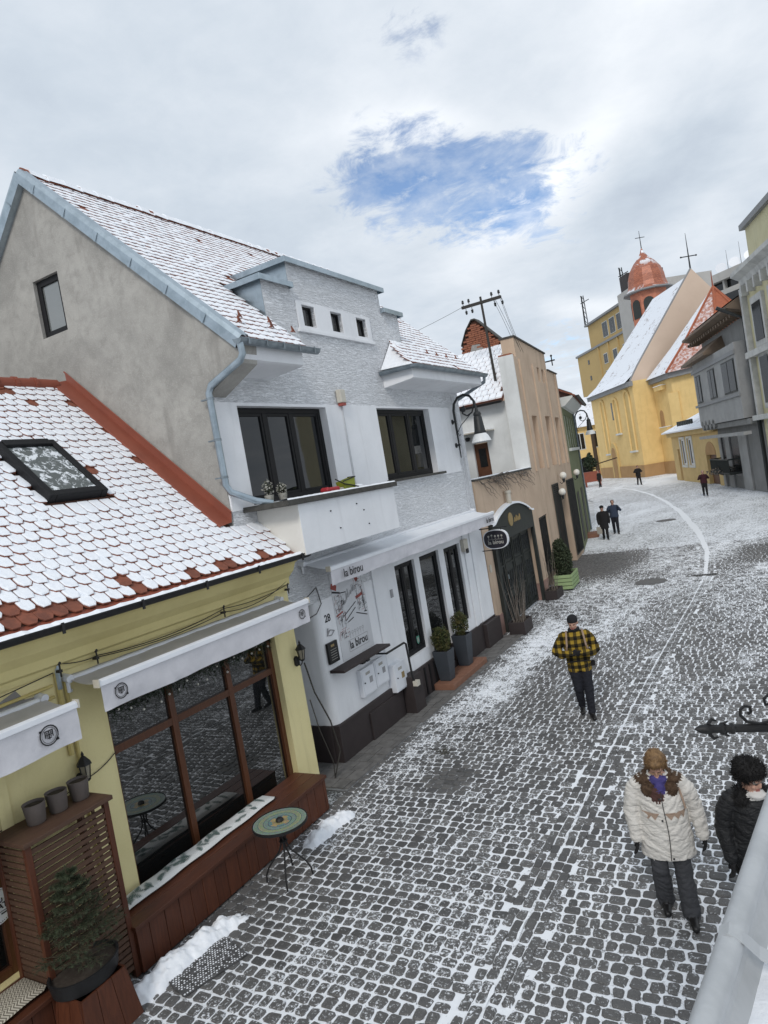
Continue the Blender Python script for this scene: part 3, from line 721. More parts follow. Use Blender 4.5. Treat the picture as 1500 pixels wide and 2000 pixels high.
# skylight lying in the roof
def on_roof(u, v, h): return (u - 0, v - math.sin(thY)*h, yz(v) + math.cos(thY)*h)
sk = MB(); fw = 0.10
def roof_box(mb, u0, u1, v0, v1, h0, h1):
    p = [on_roof(u, v, h) for h in (h0, h1) for (u, v) in ((u0, v0), (u1, v0), (u1, v1), (u0, v1))]
    mb.add(p, ((0, 3, 2, 1), (4, 5, 6, 7), (0, 1, 5, 4), (1, 2, 6, 5), (2, 3, 7, 6), (3, 0, 4, 7)))
roof_box(sk, SKY[0], SKY[0]+fw, SKY[2], SKY[3], 0.0, 0.13); roof_box(sk, SKY[1]-fw, SKY[1], SKY[2], SKY[3], 0.0, 0.13)
roof_box(sk, SKY[0]+fw, SKY[1]-fw, SKY[2], SKY[2]+0.08, 0.0, 0.13); roof_box(sk, SKY[0]+fw, SKY[1]-fw, SKY[3]-0.10, SKY[3], 0.0, 0.15)
sky_ = sk.build('skylight', 'anthracite', yh, bevel=0.012)
b = MB(); roof_box(b, SKY[0]+fw, SKY[1]-fw, SKY[2]+0.08, SKY[3]-0.10, 0.04, 0.10)
def frosted():
    t = NT('snowy_skylight_glass'); p = t.position(); n = t.noise(t.mapping(p, (1, 1, 1)), 9, 6, 0.7, 0.5)
    m_ = t.ramp(n, 0.50, 0.58); t.color(t.mix(m_, (0.11, 0.125, 0.125), (0.74, 0.77, 0.80))); t.set(rough=t.math('ADD', t.math('MULTIPLY', m_, 0.6), 0.12), spec=0.5); t.bump(m_, 0.3, 0.01); return t.m
M['frosted'] = frosted(); b.build('pane', 'frosted', sky_)
# pipes and wires fixed to the wall
b = MB(); b.tube([(4.55, -0.03, 0.5), (4.55, -0.03, 3.1)], 0.022, 6); b.build('conduit', 'conduit_y', yh)
b = MB(); b.tube([(4.47, -0.03, 2.3), (4.47, -0.03, 3.16), (4.47, -0.05, 3.3)], [0.03, 0.03, 0.03], 6); b.build('pipe', 'conduit_y', yh)
b = MB(); b.tube([(4.47, -0.05, 3.02), (4.47, -0.05, 3.28)], 0.026, 6); b.build('pipe_sleeve', 'zinc', yh)
for zz_ in (3.02, 2.90):
    b = MB(); b.tube([(-0.5, -0.03, zz_-0.04), (4.40, -0.03, zz_+0.06)], 0.018, 6); b.build('conduit', 'conduit_y', yh)
def sag(a, c, s, n=10): return [tuple(Vector(a).lerp(Vector(c), i/n) - Vector((0, 0, s*4*(i/n)*(1-i/n)))) for i in range(n+1)]
for (a, c, s) in (((4.47, -0.08, 3.30), (4.95, -0.10, 3.24), 0.03), ((4.95, -0.10, 3.24), (7.0, -0.12, 3.27), 0.07), ((7.0, -0.12, 3.27), (8.45, -0.12, 3.30), 0.05), ((7.0, -0.12, 3.22), (8.45, -0.12, 3.36), 0.10), ((-0.5, -0.06, 2.95), (4.4, -0.09, 3.22), 0.05), ((4.95, -0.10, 3.22), (7.0, -0.12, 3.22), 0.06)):
    b = MB(); b.tube(sag(a, c, s), 0.006, 5); b.build('wire', 'cable', yh)
for u in (4.93, 7.0, 8.45, 4.47):
    b = MB(); b.box(u-0.02, u+0.02, -0.12, 0.0, 3.20, 3.23); b.tube([(u, -0.11, 3.15), (u, -0.11, 3.33)], 0.010, 6); b.ball((u, -0.11, 3.30), 0.022, 8, 5); b.build('wire_bracket', 'cable', yh)
b = MB(); b.tube(sag((3.1, -0.02, 2.02), (4.55, -0.03, 1.98), 0.10), 0.006, 5); b.tube(sag((4.55, -0.03, 1.98), (5.0, -0.02, 2.1), 0.03), 0.006, 5); b.build('lamp_wire', 'cable', yh)
# garland of fir behind the top of the shop window
M['needles_dark'] = pm('dark_needles', (0.030, 0.048, 0.026), (0.016, 0.026, 0.015), 0.7, 20, 0.7)
def garland(parent, u0, u1, v, z, n, seed, drop=0.16):
    g_ = random.Random(seed); b = MB()
    for k in range(n):
        u = g_.uniform(u0, u1); c = Vector((u, v+g_.uniform(-0.05, 0.03), z-abs(g_.gauss(0, drop*0.5))))
        dv = Vector((g_.uniform(-1, 1), g_.uniform(-0.8, 0.3), g_.uniform(-1, 0.6))).normalized()*g_.uniform(0.05, 0.11); s = dv.cross(Vector((0.3, 0.5, 0.8))).normalized()*0.006
        b.add([c-s, c+s, c+dv], [(0, 1, 2)])
    return b.build('garland', 'needles_dark', parent)
garland(yh, 5.05, 8.0, 0.06, 2.60, 1600, 3)
b = MB(); g_ = random.Random(8)
for k in range(16): b.ball((5.2+k*0.18+g_.uniform(-0.05, 0.05), 0.02, 2.46+g_.uniform(-0.10, 0.08)), 0.016, 8, 5)
M['bulb'] = pm('white_bulb', (0.7, 0.68, 0.62), None, 0.3, 5, 0.2); b.build('garland_bulb', 'bulb', yh, smooth='full')

# ================================================================== WHITE HOUSE
WX = -7.0
wh = thing('white_house', 'white two-storey cafe house with rough stucco, stepped dormer and snowy tile roof', 'house', (WX, 0, 0), HALF)
EW, RW = (-0.75, 6.93), (3.2, 10.66)
slopeW = (RW[1]-EW[1])/(RW[0]-EW[0]); thW = math.atan(slopeW)
def wz(v): return EW[1]+slopeW*(v-EW[0])
GY = 7.75
winA, winB = (8.25, 10.68, 4.60, 6.14), (12.56, 15.07, 4.63, 6.15)
# upper wall: rough stucco above, smooth band with the windows, rough below
b = MB(); wall_boxes(b, GY, 17.0, 6.19, 6.95, 0.0, 0.3, []); b.build('wall', 'stucco', wh)
b = MB(); wall_boxes(b, GY, 16.45, 4.55, 6.19, -0.012, 0.3, [winA, winB]); b.build('smooth_wall', 'white', wh)
b = MB(); wall_boxes(b, 16.45, 17.0, 4.55, 6.19, 0.0, 0.3, []); wall_boxes(b, 11.3, 17.0, 3.38, 4.55, 0.0, 0.3, []); wall_boxes(b, GY, 11.3, 2.80, 4.55, 0.0, 0.3, []); b.build('wall', 'stucco', wh)
# gable end, grey render
gpts = [(0.02, 3.0), (6.38, 3.0), (6.38, wz(0.02)), (RW[0], RW[1]-0.05), (0.02, wz(0.02)-0.06)]
gwin = (2.80, 3.46, 7.98, 8.95)
b = MB()
# gable wall with its window hole: strips round the opening
b.prism([(0.02, 2.5), (0.02, wz(0.02)-0.07), (gwin[0], wz(gwin[0])-0.07), (gwin[0], 2.5)], GY-0.02, GY+0.3, 'x')
b.prism([(gwin[0], 2.5), (gwin[0], gwin[2]), (gwin[1], gwin[2]), (gwin[1], 2.5)], GY-0.02, GY+0.3, 'x')
b.prism([(gwin[0], gwin[3]), (gwin[0], wz(gwin[0])-0.07), (RW[0], RW[1]-0.07), (gwin[1], RW[1]-0.07-slopeW*(gwin[1]-RW[0])), (gwin[1], gwin[3])], GY-0.02, GY+0.3, 'x')
b.prism([(gwin[1], 2.5), (gwin[1], RW[1]-0.07-slopeW*(gwin[1]-RW[0])), (6.38, wz(0.02)-0.07), (6.38, 2.5)], GY-0.02, GY+0.3, 'x')
b.prism([(0.02, 6.25), (-0.70, 6.60), (-0.74, 6.86), (0.02, wz(0.02)-0.07)], GY-0.075, GY+0.3, 'x')
b.build('gable_wall', 'render', wh)
b = MB(); b.box(6.1, 6.38, GY, 17.0, 0, 6.9) if False else b.box(GY+0.3, 17.0, 6.1, 6.38, 0, 6.9); b.box(16.7, 17.0, 0.3, 6.1, 0, 6.9)
b.prism([(0.3, 6.9), (6.38, 6.9), (RW[0], RW[1]-0.08)], 16.7, 17.0, 'x'); b.build('back_wall', 'render', wh)
def yfacing_window(parent, v0, v1, z0, z1, u, fw, name='window', frame='anthracite', pane='glass', sash=0.03):
    q = MB(); q.box(u, u+0.06, v0, v0+fw, z0, z1); q.box(u, u+0.06, v1-fw, v1, z0, z1); q.box(u, u+0.06, v0+fw, v1-fw, z1-fw, z1); q.box(u, u+0.06, v0+fw, v1-fw, z0, z0+fw)
    w = q.build(name, frame, parent, bevel=0.005); q = MB(); q.box(u+0.03, u+0.04, v0+fw, v1-fw, z0+fw, z1-fw); q.build('pane', pane, w); return w
M['glass_bright'] = glass('pale_glass', (0.16, 0.17, 0.165), 2.2)
yfacing_window(wh, gwin[0], gwin[1], gwin[2], gwin[3], GY+0.04, 0.105, 'gable_window', 'anthracite', 'glass_bright')
# ground floor
gh = [(12.20, 13.09, 0.94, 2.88), (13.34, 14.33, 0.28, 2.87), (14.62, 15.55, 0.94, 2.83)]
b = MB(); wall_boxes(b, 9.50, 17.0, 0.66, 3.38, 0.0, 0.3, gh + [(9.50, 11.3, 2.80, 3.38)] )
for k in range(8):      # rounded corner into the passage
    a0, a1 = R(90*k/8), R(90*(k+1)/8); p = lambda a: (9.50-0.15*math.sin(a), 0.15-0.15*math.cos(a))
    (x0, y0), (x1, y1) = p(a0), p(a1); b.quad((x1, y1, 0.0), (x0, y0, 0.0), (x0, y0, 2.8), (x1, y1, 2.8))
b.quad((9.35, 2.4, 0.0), (9.35, 0.15, 0.0), (9.35, 0.15, 2.8), (9.35, 2.4, 2.8))
b.box(8.56, 9.6, 2.4, 2.6, 0, 2.8)
b.build('shop_wall', 'white', wh, smooth=True)
b = MB(); b.box(8.62, 9.30, 2.34, 2.40, 0.05, 2.2); b.build('passage_door', 'anthracite', wh)
b = MB(); b.box(8.30, 8.56, 0.05, 2.6, 0, 2.8); b.build('passage_wall', 'white', wh)
b = MB(); b.box(12.20, 13.34, 0.0, 0.3, 0.0, 0.66) if False else None
b = MB(); wall_boxes(b, 9.345, 17.02, 0.0, 0.66, -0.05, 0.3, [(13.34, 14.33, 0.28, 0.66)]); b.box(9.30, 9.345, 0.1, 2.4, 0, 0.66); b.build('plinth', 'plinth', wh, bevel=0.01)
b = MB(); b.box(10.3, 11.55, -0.085, -0.052, 0.02, 0.52); b.build('plinth_panel', 'plinth', wh, bevel=0.006)
b = MB(); b.box(11.62, 12.05, -0.30, -0.052, 0.0, 0.74); b.build('plinth_pier', 'plinth', wh, bevel=0.01)
b = MB(); b.box(16.05, 17.04, -0.16, -0.052, 0.0, 0.62); b.build('plinth_pier', 'plinth', wh, bevel=0.01)
b = MB()
for k in range(5): b.box(12.15+k*0.23, 12.2+k*0.23, -0.07, -0.052, 0.05, 0.62, T=None)
b.build('cellar_grille', 'anthracite', wh)
# shallow pilasters on the ground floor
for (a, c) in ((11.25, 11.62), (15.75, 15.95), (16.2, 17.0)):
    b = MB(); b.box(a, c, -0.035, -0.001, 0.66, 3.05); b.build('pilaster', 'white', wh, bevel=0.012)
for h in gh:
    window(wh, h[0], h[1], h[2], h[3], 0.06, 0.075, 2 if h[2] > 0.5 else 1, (), 'anthracite', 'glass', 0.08, 'window' if h[2] > 0.5 else 'glass_door', 0.04)
# upper windows with rooms behind
for k, h in enumerate((winA, winB)):
    w = window(wh, h[0], h[1], h[2], h[3], 0.13, 0.085, [h[0]+0.80, h[0]+(1.66 if k else 1.52)], (), 'anthracite', 'glass', 0.08, 'window', 0.05)
b = MB(); b.box(12.5, 15.35, -0.09, 0.13, 4.575, 4.63); b.build('window_sill', 'granite', wh, bevel=0.006)
# balcony: solid parapet box with dark coping
b = MB(); b.box(8.28, 11.28, -0.80, -0.001, 3.73, 4.50); o = b.build('balcony', ['white', 'lit_side'], wh, bevel=0.008)
for p in o.data.polygons:
    if p.normal.x < -0.9: p.material_index = 1
q = MB(); q.box(7.98, 11.34, -0.86, -0.002, 4.502, 4.585); cop = q.build('coping', 'granite', o, bevel=0.008)
q = MB(); cs = random.Random(6); prev = None; u = 8.0
while u < 11.33:
    d = 0.10+0.05*cs.random(); cur = [(u, -0.855, 4.587), (u, -0.84, 4.60+cs.uniform(0, 0.012)), (u, -0.855+d, 4.602+cs.uniform(0, 0.012)), (u, -0.82+d, 4.587)]
    if prev:
        for i in range(3): q.quad(prev[i], cur[i], cur[i+1], prev[i+1])
    prev = cur; u += 0.07
q.build('coping_snow', 'snow', o, smooth='full')
b = MB()
for (u, z) in ((9.1, 4.3), (9.9, 4.33), (9.3, 4.0), (10.2, 3.95), (10.1, 4.2)): b.lathe([(0.011, 0), (0.011, 0.02)], 8, T=Matrix.Translation((u, -0.80, z)) @ Matrix.Rotation(HALF, 4, 'X'))
b.build('anchor_bolt', 'black_metal', o)
# dormer flush with the facade, stepped parapet
b = MB(); dw = [(10.47, 10.86, 7.62, 8.00), (11.40, 11.79, 7.62, 8.00), (12.34, 12.73, 7.62, 8.00)]
wall_boxes(b, 9.40, 14.25, 6.95, 8.30, 0.0, 0.25, dw); wall_boxes(b, 10.20, 13.50, 8.30, 8.74, 0.0, 0.25, []); dorm = b.build('dormer', 'stucco', wh)
b = MB(); wall_boxes(b, 10.30, 12.90, 7.55, 8.06, -0.022, -0.001, dw); b.box(10.25, 12.95, -0.05, -0.001, 7.49, 7.55); b.build('window_surround', 'white', dorm, bevel=0.006)
for h in dw: window(dorm, h[0], h[1], h[2], h[3], 0.06, 0.035, 1, (), 'anthracite', 'glass', 0.05, 'dormer_window', 0.0)
def vz(z): return EW[0]+(z-EW[1])/slopeW
for (u, s, z0_, z1_) in ((9.405, -1, 6.95, 8.30), (14.245, 1, 6.95, 8.30), (10.205, -1, 8.30, 8.74), (13.495, 1, 8.30, 8.74)):
    va, vb = max(0.0, vz(z0_)), vz(z1_); b = MB(); b.prism([(0.0, z0_-0.1), (0.0, z1_), (vb, z1_), (va+0.02, z0_-0.05)], u-0.012*(s < 0), u+0.012*(s > 0), 'x'); b.build('cheek', 'zinc', dorm)
b = MB()
for (u0, u1, z) in ((9.28, 10.20, 8.30), (13.50, 14.37, 8.30), (10.08, 13.62, 8.74)):
    v1 = vz(z)+0.12; b.box(u0, u1, -0.09, v1, z, z+0.035); b.box(u0, u1, -0.10, -0.085, z-0.06, z+0.04); b.box(u0-0.01, u0+0.004, -0.10, v1, z-0.06, z+0.04); b.box(u1-0.004, u1+0.01, -0.10, v1, z-0.06, z+0.04)
b.build('parapet_cap', 'zinc', dorm, bevel=0.005)
b = MB()
for (u0, u1, z) in ((9.32, 10.16, 8.337), (13.54, 14.33, 8.337), (10.14, 13.56, 8.777)):
    b.box(u0, u1, -0.05, vz(z)+0.02, z, z+0.018)
b.build('cap_snow', 'snow', dorm, bevel=0.008)
# main roof
b = MB()
for (ua, ub_, va) in ((GY-0.12, 9.405, EW[0]), (14.245, 17.1, EW[0]), (9.405, 14.245, 0.26)):
    za = wz(va); b.prism([(va, za), RW, (7.2, 6.9), (7.2, 6.82), (RW[0], RW[1]-0.1), (va+0.02, za-0.06)], ua, ub_, 'x')
wroof = b.build('roof', 'deck', wh)
def wr(v, f):
    return (GY-0.02, 17.1)
def wbare(u, v, k, rows): return 0.006
# tiles skip the area where the dormer stands
def in_dormer(u, v):
    z = wz(v)
    if v < -0.04 and u > 13.10+(v+0.75)*0.85: return False
    return (9.36 < u < 14.29 and z < 8.34) or (10.16 < u < 13.54 and z < 8.80)
tiled_roof(wh, wroof, lambda u, v, z: (WX-v, u, z), EW, RW, wr, 0.172, 0.165, 0.045, wbare, 23, skip=in_dormer, edge=(-0.010, 0.012))
# back slope snow, ridge tiles, verge, hooks, chimney
b = MB(); b.quad((GY-0.1, RW[0], RW[1]+0.02), (17.1, RW[0], RW[1]+0.02), (17.1, 7.2, 6.93), (GY-0.1, 7.2, 6.93)); b.build('back_slope_snow', 'snow', wroof)
rt = MB(); rt.add([(-0.2, -0.13, -0.09), (-0.2, -0.08, 0.03), (-0.2, 0, 0.075), (-0.2, 0.08, 0.03), (-0.2, 0.13, -0.09), (0.2, -0.11, -0.09), (0.2, -0.07, 0.01), (0.2, 0, 0.05), (0.2, 0.07, 0.01), (0.2, 0.11, -0.09)], [(i, i+5, i+6, i+1) for i in range(4)] + [(0, 1, 2, 3, 4)], 0)
rt.add([(-0.10, -0.135, -0.06), (-0.10, -0.085, 0.045), (-0.10, 0, 0.10), (-0.10, 0.085, 0.045), (-0.10, 0.135, -0.06), (0.26, -0.13, -0.07), (0.26, -0.075, 0.03), (0.26, 0, 0.08), (0.26, 0.075, 0.03), (0.26, 0.13, -0.07)], [(i, i+5, i+6, i+1) for i in range(4)]+[(0, 1, 2, 3, 4)], 1)
rtm = rt.mesh('ridge_tile', ['tile', 'snow']); rg = random.Random(2)
for k in range(28): inst('ridge_tile', rtm, wroof, (GY+0.15+k*0.335, RW[0], RW[1]+0.05), (0, rg.uniform(-0.05, 0.02), rg.uniform(-0.03, 0.03)))
hk = MB(); hk.box(-0.012, 0.012, -0.05, 0.0, 0.03, 0.05)
hk.add([(-0.05, -0.06, 0.02), (-0.02, -0.06, 0.02), (0.012, 0.0, 0.13), (-0.012, 0.0, 0.13), (0.05, -0.06, 0.02), (0.02, -0.06, 0.02), (-0.05, -0.075, 0.02), (-0.02, -0.075, 0.02), (0.012, -0.012, 0.14), (-0.012, -0.012, 0.14), (0.05, -0.075, 0.02), (0.02, -0.075, 0.02)], [(6, 7, 8, 9), (9, 8, 10, 11), (0, 3, 2, 1), (2, 3, 5, 4), (0, 6, 9, 3), (4, 2, 8, 10)])
hkm = hk.mesh('snow_guard', 'tile')
for (u, s_) in ((7.95, .32), (8.16, .52), (8.72, .34), (8.86, .52), (9.22, .30), (14.42, .42), (14.9, .40), (15.45, .40), (16.05, .42)):
    v = EW[0]+s_*math.cos(thW); inst('snow_guard', hkm, wroof, (u, v-0.03, wz(v)+0.07), (0.2, 0, 0), (0.85, 0.85, 0.85))
b = MB()      # verge flashing along the gable
n_ = Vector((0, -math.sin(thW), math.cos(thW)))
def vp(u, v, h): return (u, v-math.sin(thW)*h, wz(v)+math.cos(thW)*h)
def vb_(u, v, h): return (u, 2*RW[0]-(v-math.sin(thW)*h), wz(v)+math.cos(thW)*h)
for f_ in (vp, vb_):
    a, c = EW[0]-0.04, RW[0]
    prof = [(GY-0.13, -0.12), (GY-0.145, 0.02), (GY-0.12, 0.085), (GY+0.0, 0.10), (GY+0.06, 0.05)]
    for (p0, p1) in zip(prof, prof[1:]): b.quad(f_(p0[0], a, p0[1]), f_(p1[0], a, p1[1]), f_(p1[0], c, p1[1]), f_(p0[0], c, p0[1]))
    b.quad(f_(GY-0.13, a, -0.12), f_(GY-0.02, a, -0.13), f_(GY-0.02, c, -0.13), f_(GY-0.13, c, -0.12))
    for k in range(6): 
        q = a+0.5+k*0.62; b.quad(f_(GY-0.15, q, -0.12), f_(GY-0.15, q+0.02, -0.12), f_(GY-0.15, q+0.02, 0.03), f_(GY-0.15, q, 0.03))
b.build('verge_flashing', 'zinc', wroof)
b = MB(); b.box(10.15, 11.05, 3.5, 3.95, 10.2, 10.84); b.build('chimney', 'render', wroof); b = MB(); b.box(10.05, 11.15, 3.40, 4.05, 10.842, 10.90); b.box(10.2, 11.0, 3.5, 3.95, 10.90, 10.915); b.build('chimney_cap', 'granite', wroof)
b = MB(); b.prism([(RW[0]-0.2, 10.5), (RW[0]-0.6, 10.2), (RW[0]-0.6, 10.75), (RW[0]-0.2, 10.8)], 15.9, 16.25, 'x'); b.build('vent', 'granite', wroof) if False else None
# boxed eaves
b = MB(); b.prism([(-0.72, 6.87), (-0.72, 6.66), (-0.66, 6.64), (0.0, 6.58), (0.0, 6.87)], GY-0.06, 9.20, 'x'); b.build('boxed_eave', 'white', wh, bevel=0.006)
b = MB(); b.prism([(-0.72, 6.87), (-0.72, 6.66), (-0.66, 6.64), (0.0, 6.58), (0.0, 6.87)], 13.08, 17.0, 'x'); b.build('boxed_eave', 'white', wh, bevel=0.006)
b = MB(); b.prism([(EW[0], EW[1]), (0.0, wz(0.0)), (0.0, wz(0.0)-0.1), (EW[0], EW[1]-0.06)], 13.0, 14.25, 'x'); b.build('eave_return', 'snow', wh) if False else None
b = MB(); half_gutter(b, [(7.55, EW[0]-0.07, 6.90), (9.48, EW[0]-0.07, 6.90)], 0.075)
for k in range(5): b.box(7.7+k*0.4, 7.725+k*0.4, EW[0]-0.155, EW[0]-0.14, 6.82, 6.92)
b.build('gutter', 'zinc_dull', wh, smooth=True)
b = MB(); half_gutter(b, [(12.98, -0.02, 6.90), (12.98, EW[0]-0.02, 6.90), (13.03, EW[0]-0.07, 6.90), (17.1, EW[0]-0.07, 6.90)], 0.075); b.build('gutter', 'zinc_dull', wh, smooth=True)
b = MB(); b.add([(13.02, -0.78, 6.93), (13.70, -0.03, wz(-0.03)+0.05), (13.04, -0.01, 6.96)], [(0, 1, 2)]); b.prism([EW, (0.0, wz(0.0)), (0.0, wz(0.0)-0.08), (EW[0], EW[1]-0.05)], 13.72, 14.244, 'x'); b.add([(13.02, -0.76, 6.925), (13.72, -0.76, 6.925), (13.72, -0.005, wz(-0.005)-0.005)], [(0, 1, 2)]); b.build('eave_snow', 'snow', wh)
# downpipes
b = MB(); b.tube([(7.60, -0.82, 6.86), (7.62, -0.82, 6.70), (7.62, -0.76, 6.62), (7.63, -0.14, 6.40), (7.63, -0.07, 6.30), (7.64, -0.07, 4.95), (7.68, -0.10, 4.84), (7.95, -0.30, 4.66), (8.15, -0.45, 4.58)], 0.052, 10); dp = b.build('downpipe', 'zinc', wh, smooth=True)
for z in (6.2, 5.6, 5.05):
    q = MB(); q.lathe([(0.06, 0), (0.06, 0.035)], 10, (7.635, -0.07, z)); q.box(7.62, 7.66, -0.07, 0.1, z+0.01, z+0.03); q.build('pipe_clamp', 'zinc_dull', dp)
b = MB(); b.tube([(17.06, -0.80, 6.86), (17.06, -0.78, 6.72), (17.1, 0.05, 6.42), (17.1, 0.25, 6.3), (17.1, 0.25, 3.4)], 0.045, 8); b.build('downpipe', 'zinc_dull', wh, smooth=True)
# siren box with its cable
b = MB(); b.box(11.10, 11.28, -0.12, -0.014, 6.22, 6.47); s_ = b.build('alarm_box', 'plastic', wh, bevel=0.015); q = MB(); q.box(11.12, 11.26, -0.11, -0.02, 6.165, 6.219); q.build('alarm_lamp', 'print_red', s_)
b = MB(); b.tube([(11.22, -0.022, 6.16), (11.22, -0.022, 4.6)], 0.010, 6); b.tube([(11.25, -0.022, 6.16), (11.26, -0.022, 4.6)], 0.006, 6); b.build('conduit', 'cable_grey', wh)
for (u, z0_, z1_) in ((16.55, 3.5, 6.5), (16.68, 3.6, 6.5), (16.75, 3.4, 5.6)):
    b = MB(); b.tube([(u, -0.018, z1_), (u+0.03, -0.018, (z0_+z1_)/2), (u, -0.018, z0_)], 0.008, 5); b.build('conduit', 'cable_grey', wh)
# ================================================================== AWNINGS
def awning(label, loc, length, zf, zb, proj, val, cloth_top, group, seed, name='awning'):
    t = thing(name, label, 'awning', loc, HALF, group); rg = random.Random(seed)
    n = int(length/0.09)
    q = MB(); k = 6
    for i in range(n+1):
        u = length*i/n
        for j in range(k+1):
            f = j/k; q.v.append((u, -proj*f, zb+(zf-zb)*f - 0.035*math.sin(math.pi*f)*(0.8+0.3*math.sin(u*2.1+seed)) + 0.004*math.sin(u*17+j)))
    for i in range(n):
        for j in range(k): a = i*(k+1)+j; q.f.append((a, a+1, a+k+2, a+k+1)); q.mi.append(0)
    q.build('canopy', cloth_top, t, smooth='full')
    q = MB(); q.prism([(-proj-0.05, zf-0.035), (-proj-0.045, zf+0.02), (-proj-0.01, zf+0.04), (-proj+0.03, zf+0.02), (-proj+0.03, zf-0.035)], -0.015, length+0.015, 'x'); fb = q.build('front_bar', 'white_metal', t, bevel=0.006)
    q = MB(); q.box(-0.03, -0.0155, -proj-0.055, -proj+0.035, zf-0.04, zf+0.045); q.build('end_cap', 'plastic', fb); q = MB(); q.box(length+0.0155, length+0.03, -proj-0.055, -proj+0.035, zf-0.04, zf+0.045); q.build('end_cap', 'plastic', fb)
    q = MB(); n2 = int(length/0.035); kk = 5
    for i in range(n2+1):
        u = length*i/n2
        for j in range(kk+1):
            f = j/kk; fold = f*(0.022*mnoise.noise(Vector((u*2.3, f*1.2, seed)))+0.012*mnoise.noise(Vector((u*7+f*3, f*2, seed+5))))
            q.v.append((u+f*0.02, -proj-0.035+0.03*f+fold, zf-0.03-val*f+0.006*math.sin(u*5)*f))
    for i in range(n2):
        for j in range(kk): a = i*(kk+1)+j; q.f.append((a, a+1, a+kk+2, a+kk+1)); q.mi.append(0)
    q.build('valance', 'canvas', t, smooth='full')
    for u in (-0.02, length-0.03):
        q = MB(); q.tube([(u+0.02, 0.0, zb+0.0), (u+0.02, -0.12, zb-0.02)], 0.045, 10); q.tube([(u+0.02, -0.06, zb-0.03), (u+0.02, -0.06, zb-0.16), (u+0.06, -0.03, zb-0.16)], 0.022, 8); q.build('bracket', 'white_metal', t, smooth=True)
    q = MB(); q.tube([(0.0, -0.07, zb-0.03), (length, -0.07, zb-0.03)], 0.035, 10); q.build('roller', 'white_metal', t, smooth=True)
    for u in (length*0.25, length*0.75):
        q = MB(); q.tube([(u, -0.03, zb-0.06), (u+0.35, -proj*0.5, (zb+zf)/2-0.10), (u+0.1, -proj+0.02, zf-0.05)], 0.014, 6); q.build('folding_arm', 'white_metal', t)
    return t
def emblem(parent, u, v, z, s):
    """round printed badge: ring, shield and small strokes"""
    q = MB(); n = 20
    for i in range(n):
        a0, a1 = 2*math.pi*i/n, 2*math.pi*(i+1)/n
        for (r0, r1) in ((0.86, 1.0), (0.72, 0.77)):
            q.quad(*[(u+s*r*math.cos(a), v, z+s*r*math.sin(a)) for r, a in ((r0, a0), (r1, a0), (r1, a1), (r0, a1))])
    for (x0, x1, y0, y1) in ((-0.45, 0.45, 0.38, 0.5), (-0.45, -0.33, -0.2, 0.38), (0.33, 0.45, -0.2, 0.38), (-0.06, 0.06, -0.4, 0.38), (-0.33, 0.33, 0.02, 0.12), (-0.25, 0.25, -0.3, -0.2), (0.62, 0.95, -0.75, -0.5), (-0.95, -0.7, 0.5, 0.7), (-0.28, -0.14, 0.16, 0.32), (0.14, 0.28, 0.16, 0.32), (-0.24, -0.12, -0.14, -0.02), (0.12, 0.24, -0.14, -0.02)):
        q.quad((u+s*x0, v, z+s*y0), (u+s*x1, v, z+s*y0), (u+s*x1, v, z+s*y1), (u+s*x0, v, z+s*y1))
    return q.build('printed_emblem', 'print', parent)
aw1 = awning('long white retractable awning over the yellow house shop window', (YX, 4.56, 0), 3.70, 3.05, 3.12, 0.55, 0.285, 'canvas_top', 'white awnings with badges on the yellow house', 1.0)
emblem(aw1, 0.24, -0.585, 2.89, 0.085); emblem(aw1, 3.52, -0.585, 2.89, 0.075)
aw2 = awning('white awning cut off by the left edge of the photo', (YX, 1.2, 0), 3.05, 2.94, 3.02, 0.55, 0.33, 'canvas_top', 'white awnings with badges on the yellow house', 2.3)
emblem(aw2, 2.72, -0.585, 2.76, 0.10)
M['canvas_snow'] = pm('snowy_awning_top', (0.74, 0.76, 0.79), (0.66, 0.68, 0.72), 0.8, 3.0, 0.5, 0.2, 14)
aw3 = awning('white lettered awning along the ground floor of the white house', (WX, 9.10, 0), 7.54, 3.38, 3.52, 0.57, 0.25, 'canvas_snow', None, 4.2)
for (u, s, sx) in ((0.62, 0.20, 1.0), (7.15, 0.17, 1.0)):
    q = text_mb('la birou', s, 0.002, sx=sx, bold=0.002); xform(q, frame_T((u, -0.637, 3.235), (1, 0, 0), (0, 0, 1))); q.build('printed_name', 'print', aw3)

# ================================================================== CAFE FRONT: benches, screen, pots, table
def bench(label, y0, y1, x0=-6.86, x1=-6.30, h=0.52, group=None, seed=0):
    t = thing('bench', label, 'bench', (x1, y0, 0), HALF, group); L_ = y1-y0; D_ = x1-x0; rg = random.Random(seed)
    q = MB(); q.box(0.0, L_, 0.03, D_, 0.02, h-0.05); q.build('carcass', 'wood_long', t)
    u = 0.0
    while u < L_-0.02:
        w = min(rg.uniform(0.16, 0.22), L_-u)
        q = MB(); q.box(u+0.003, u+w-0.003, 0.0, 0.028, 0.015, h-0.055); q.build('board', 'wood_red', t, bevel=0.004); u += w
    for k in range(3):
        q = MB(); a = -0.03+k*(D_+0.03)/3; q.box(-0.02, L_+0.02, a+0.003, a+(D_+0.03)/3-0.003, h-0.048, h); q.build('seat_plank', 'wood_long', t, bevel=0.006)
    return t
bench('dark timber bench under the large shop window of the yellow house', 4.42, 7.90, seed=1)
bench('dark timber bench with herringbone cushion at the lower left corner', 1.7, 3.52, seed=2)
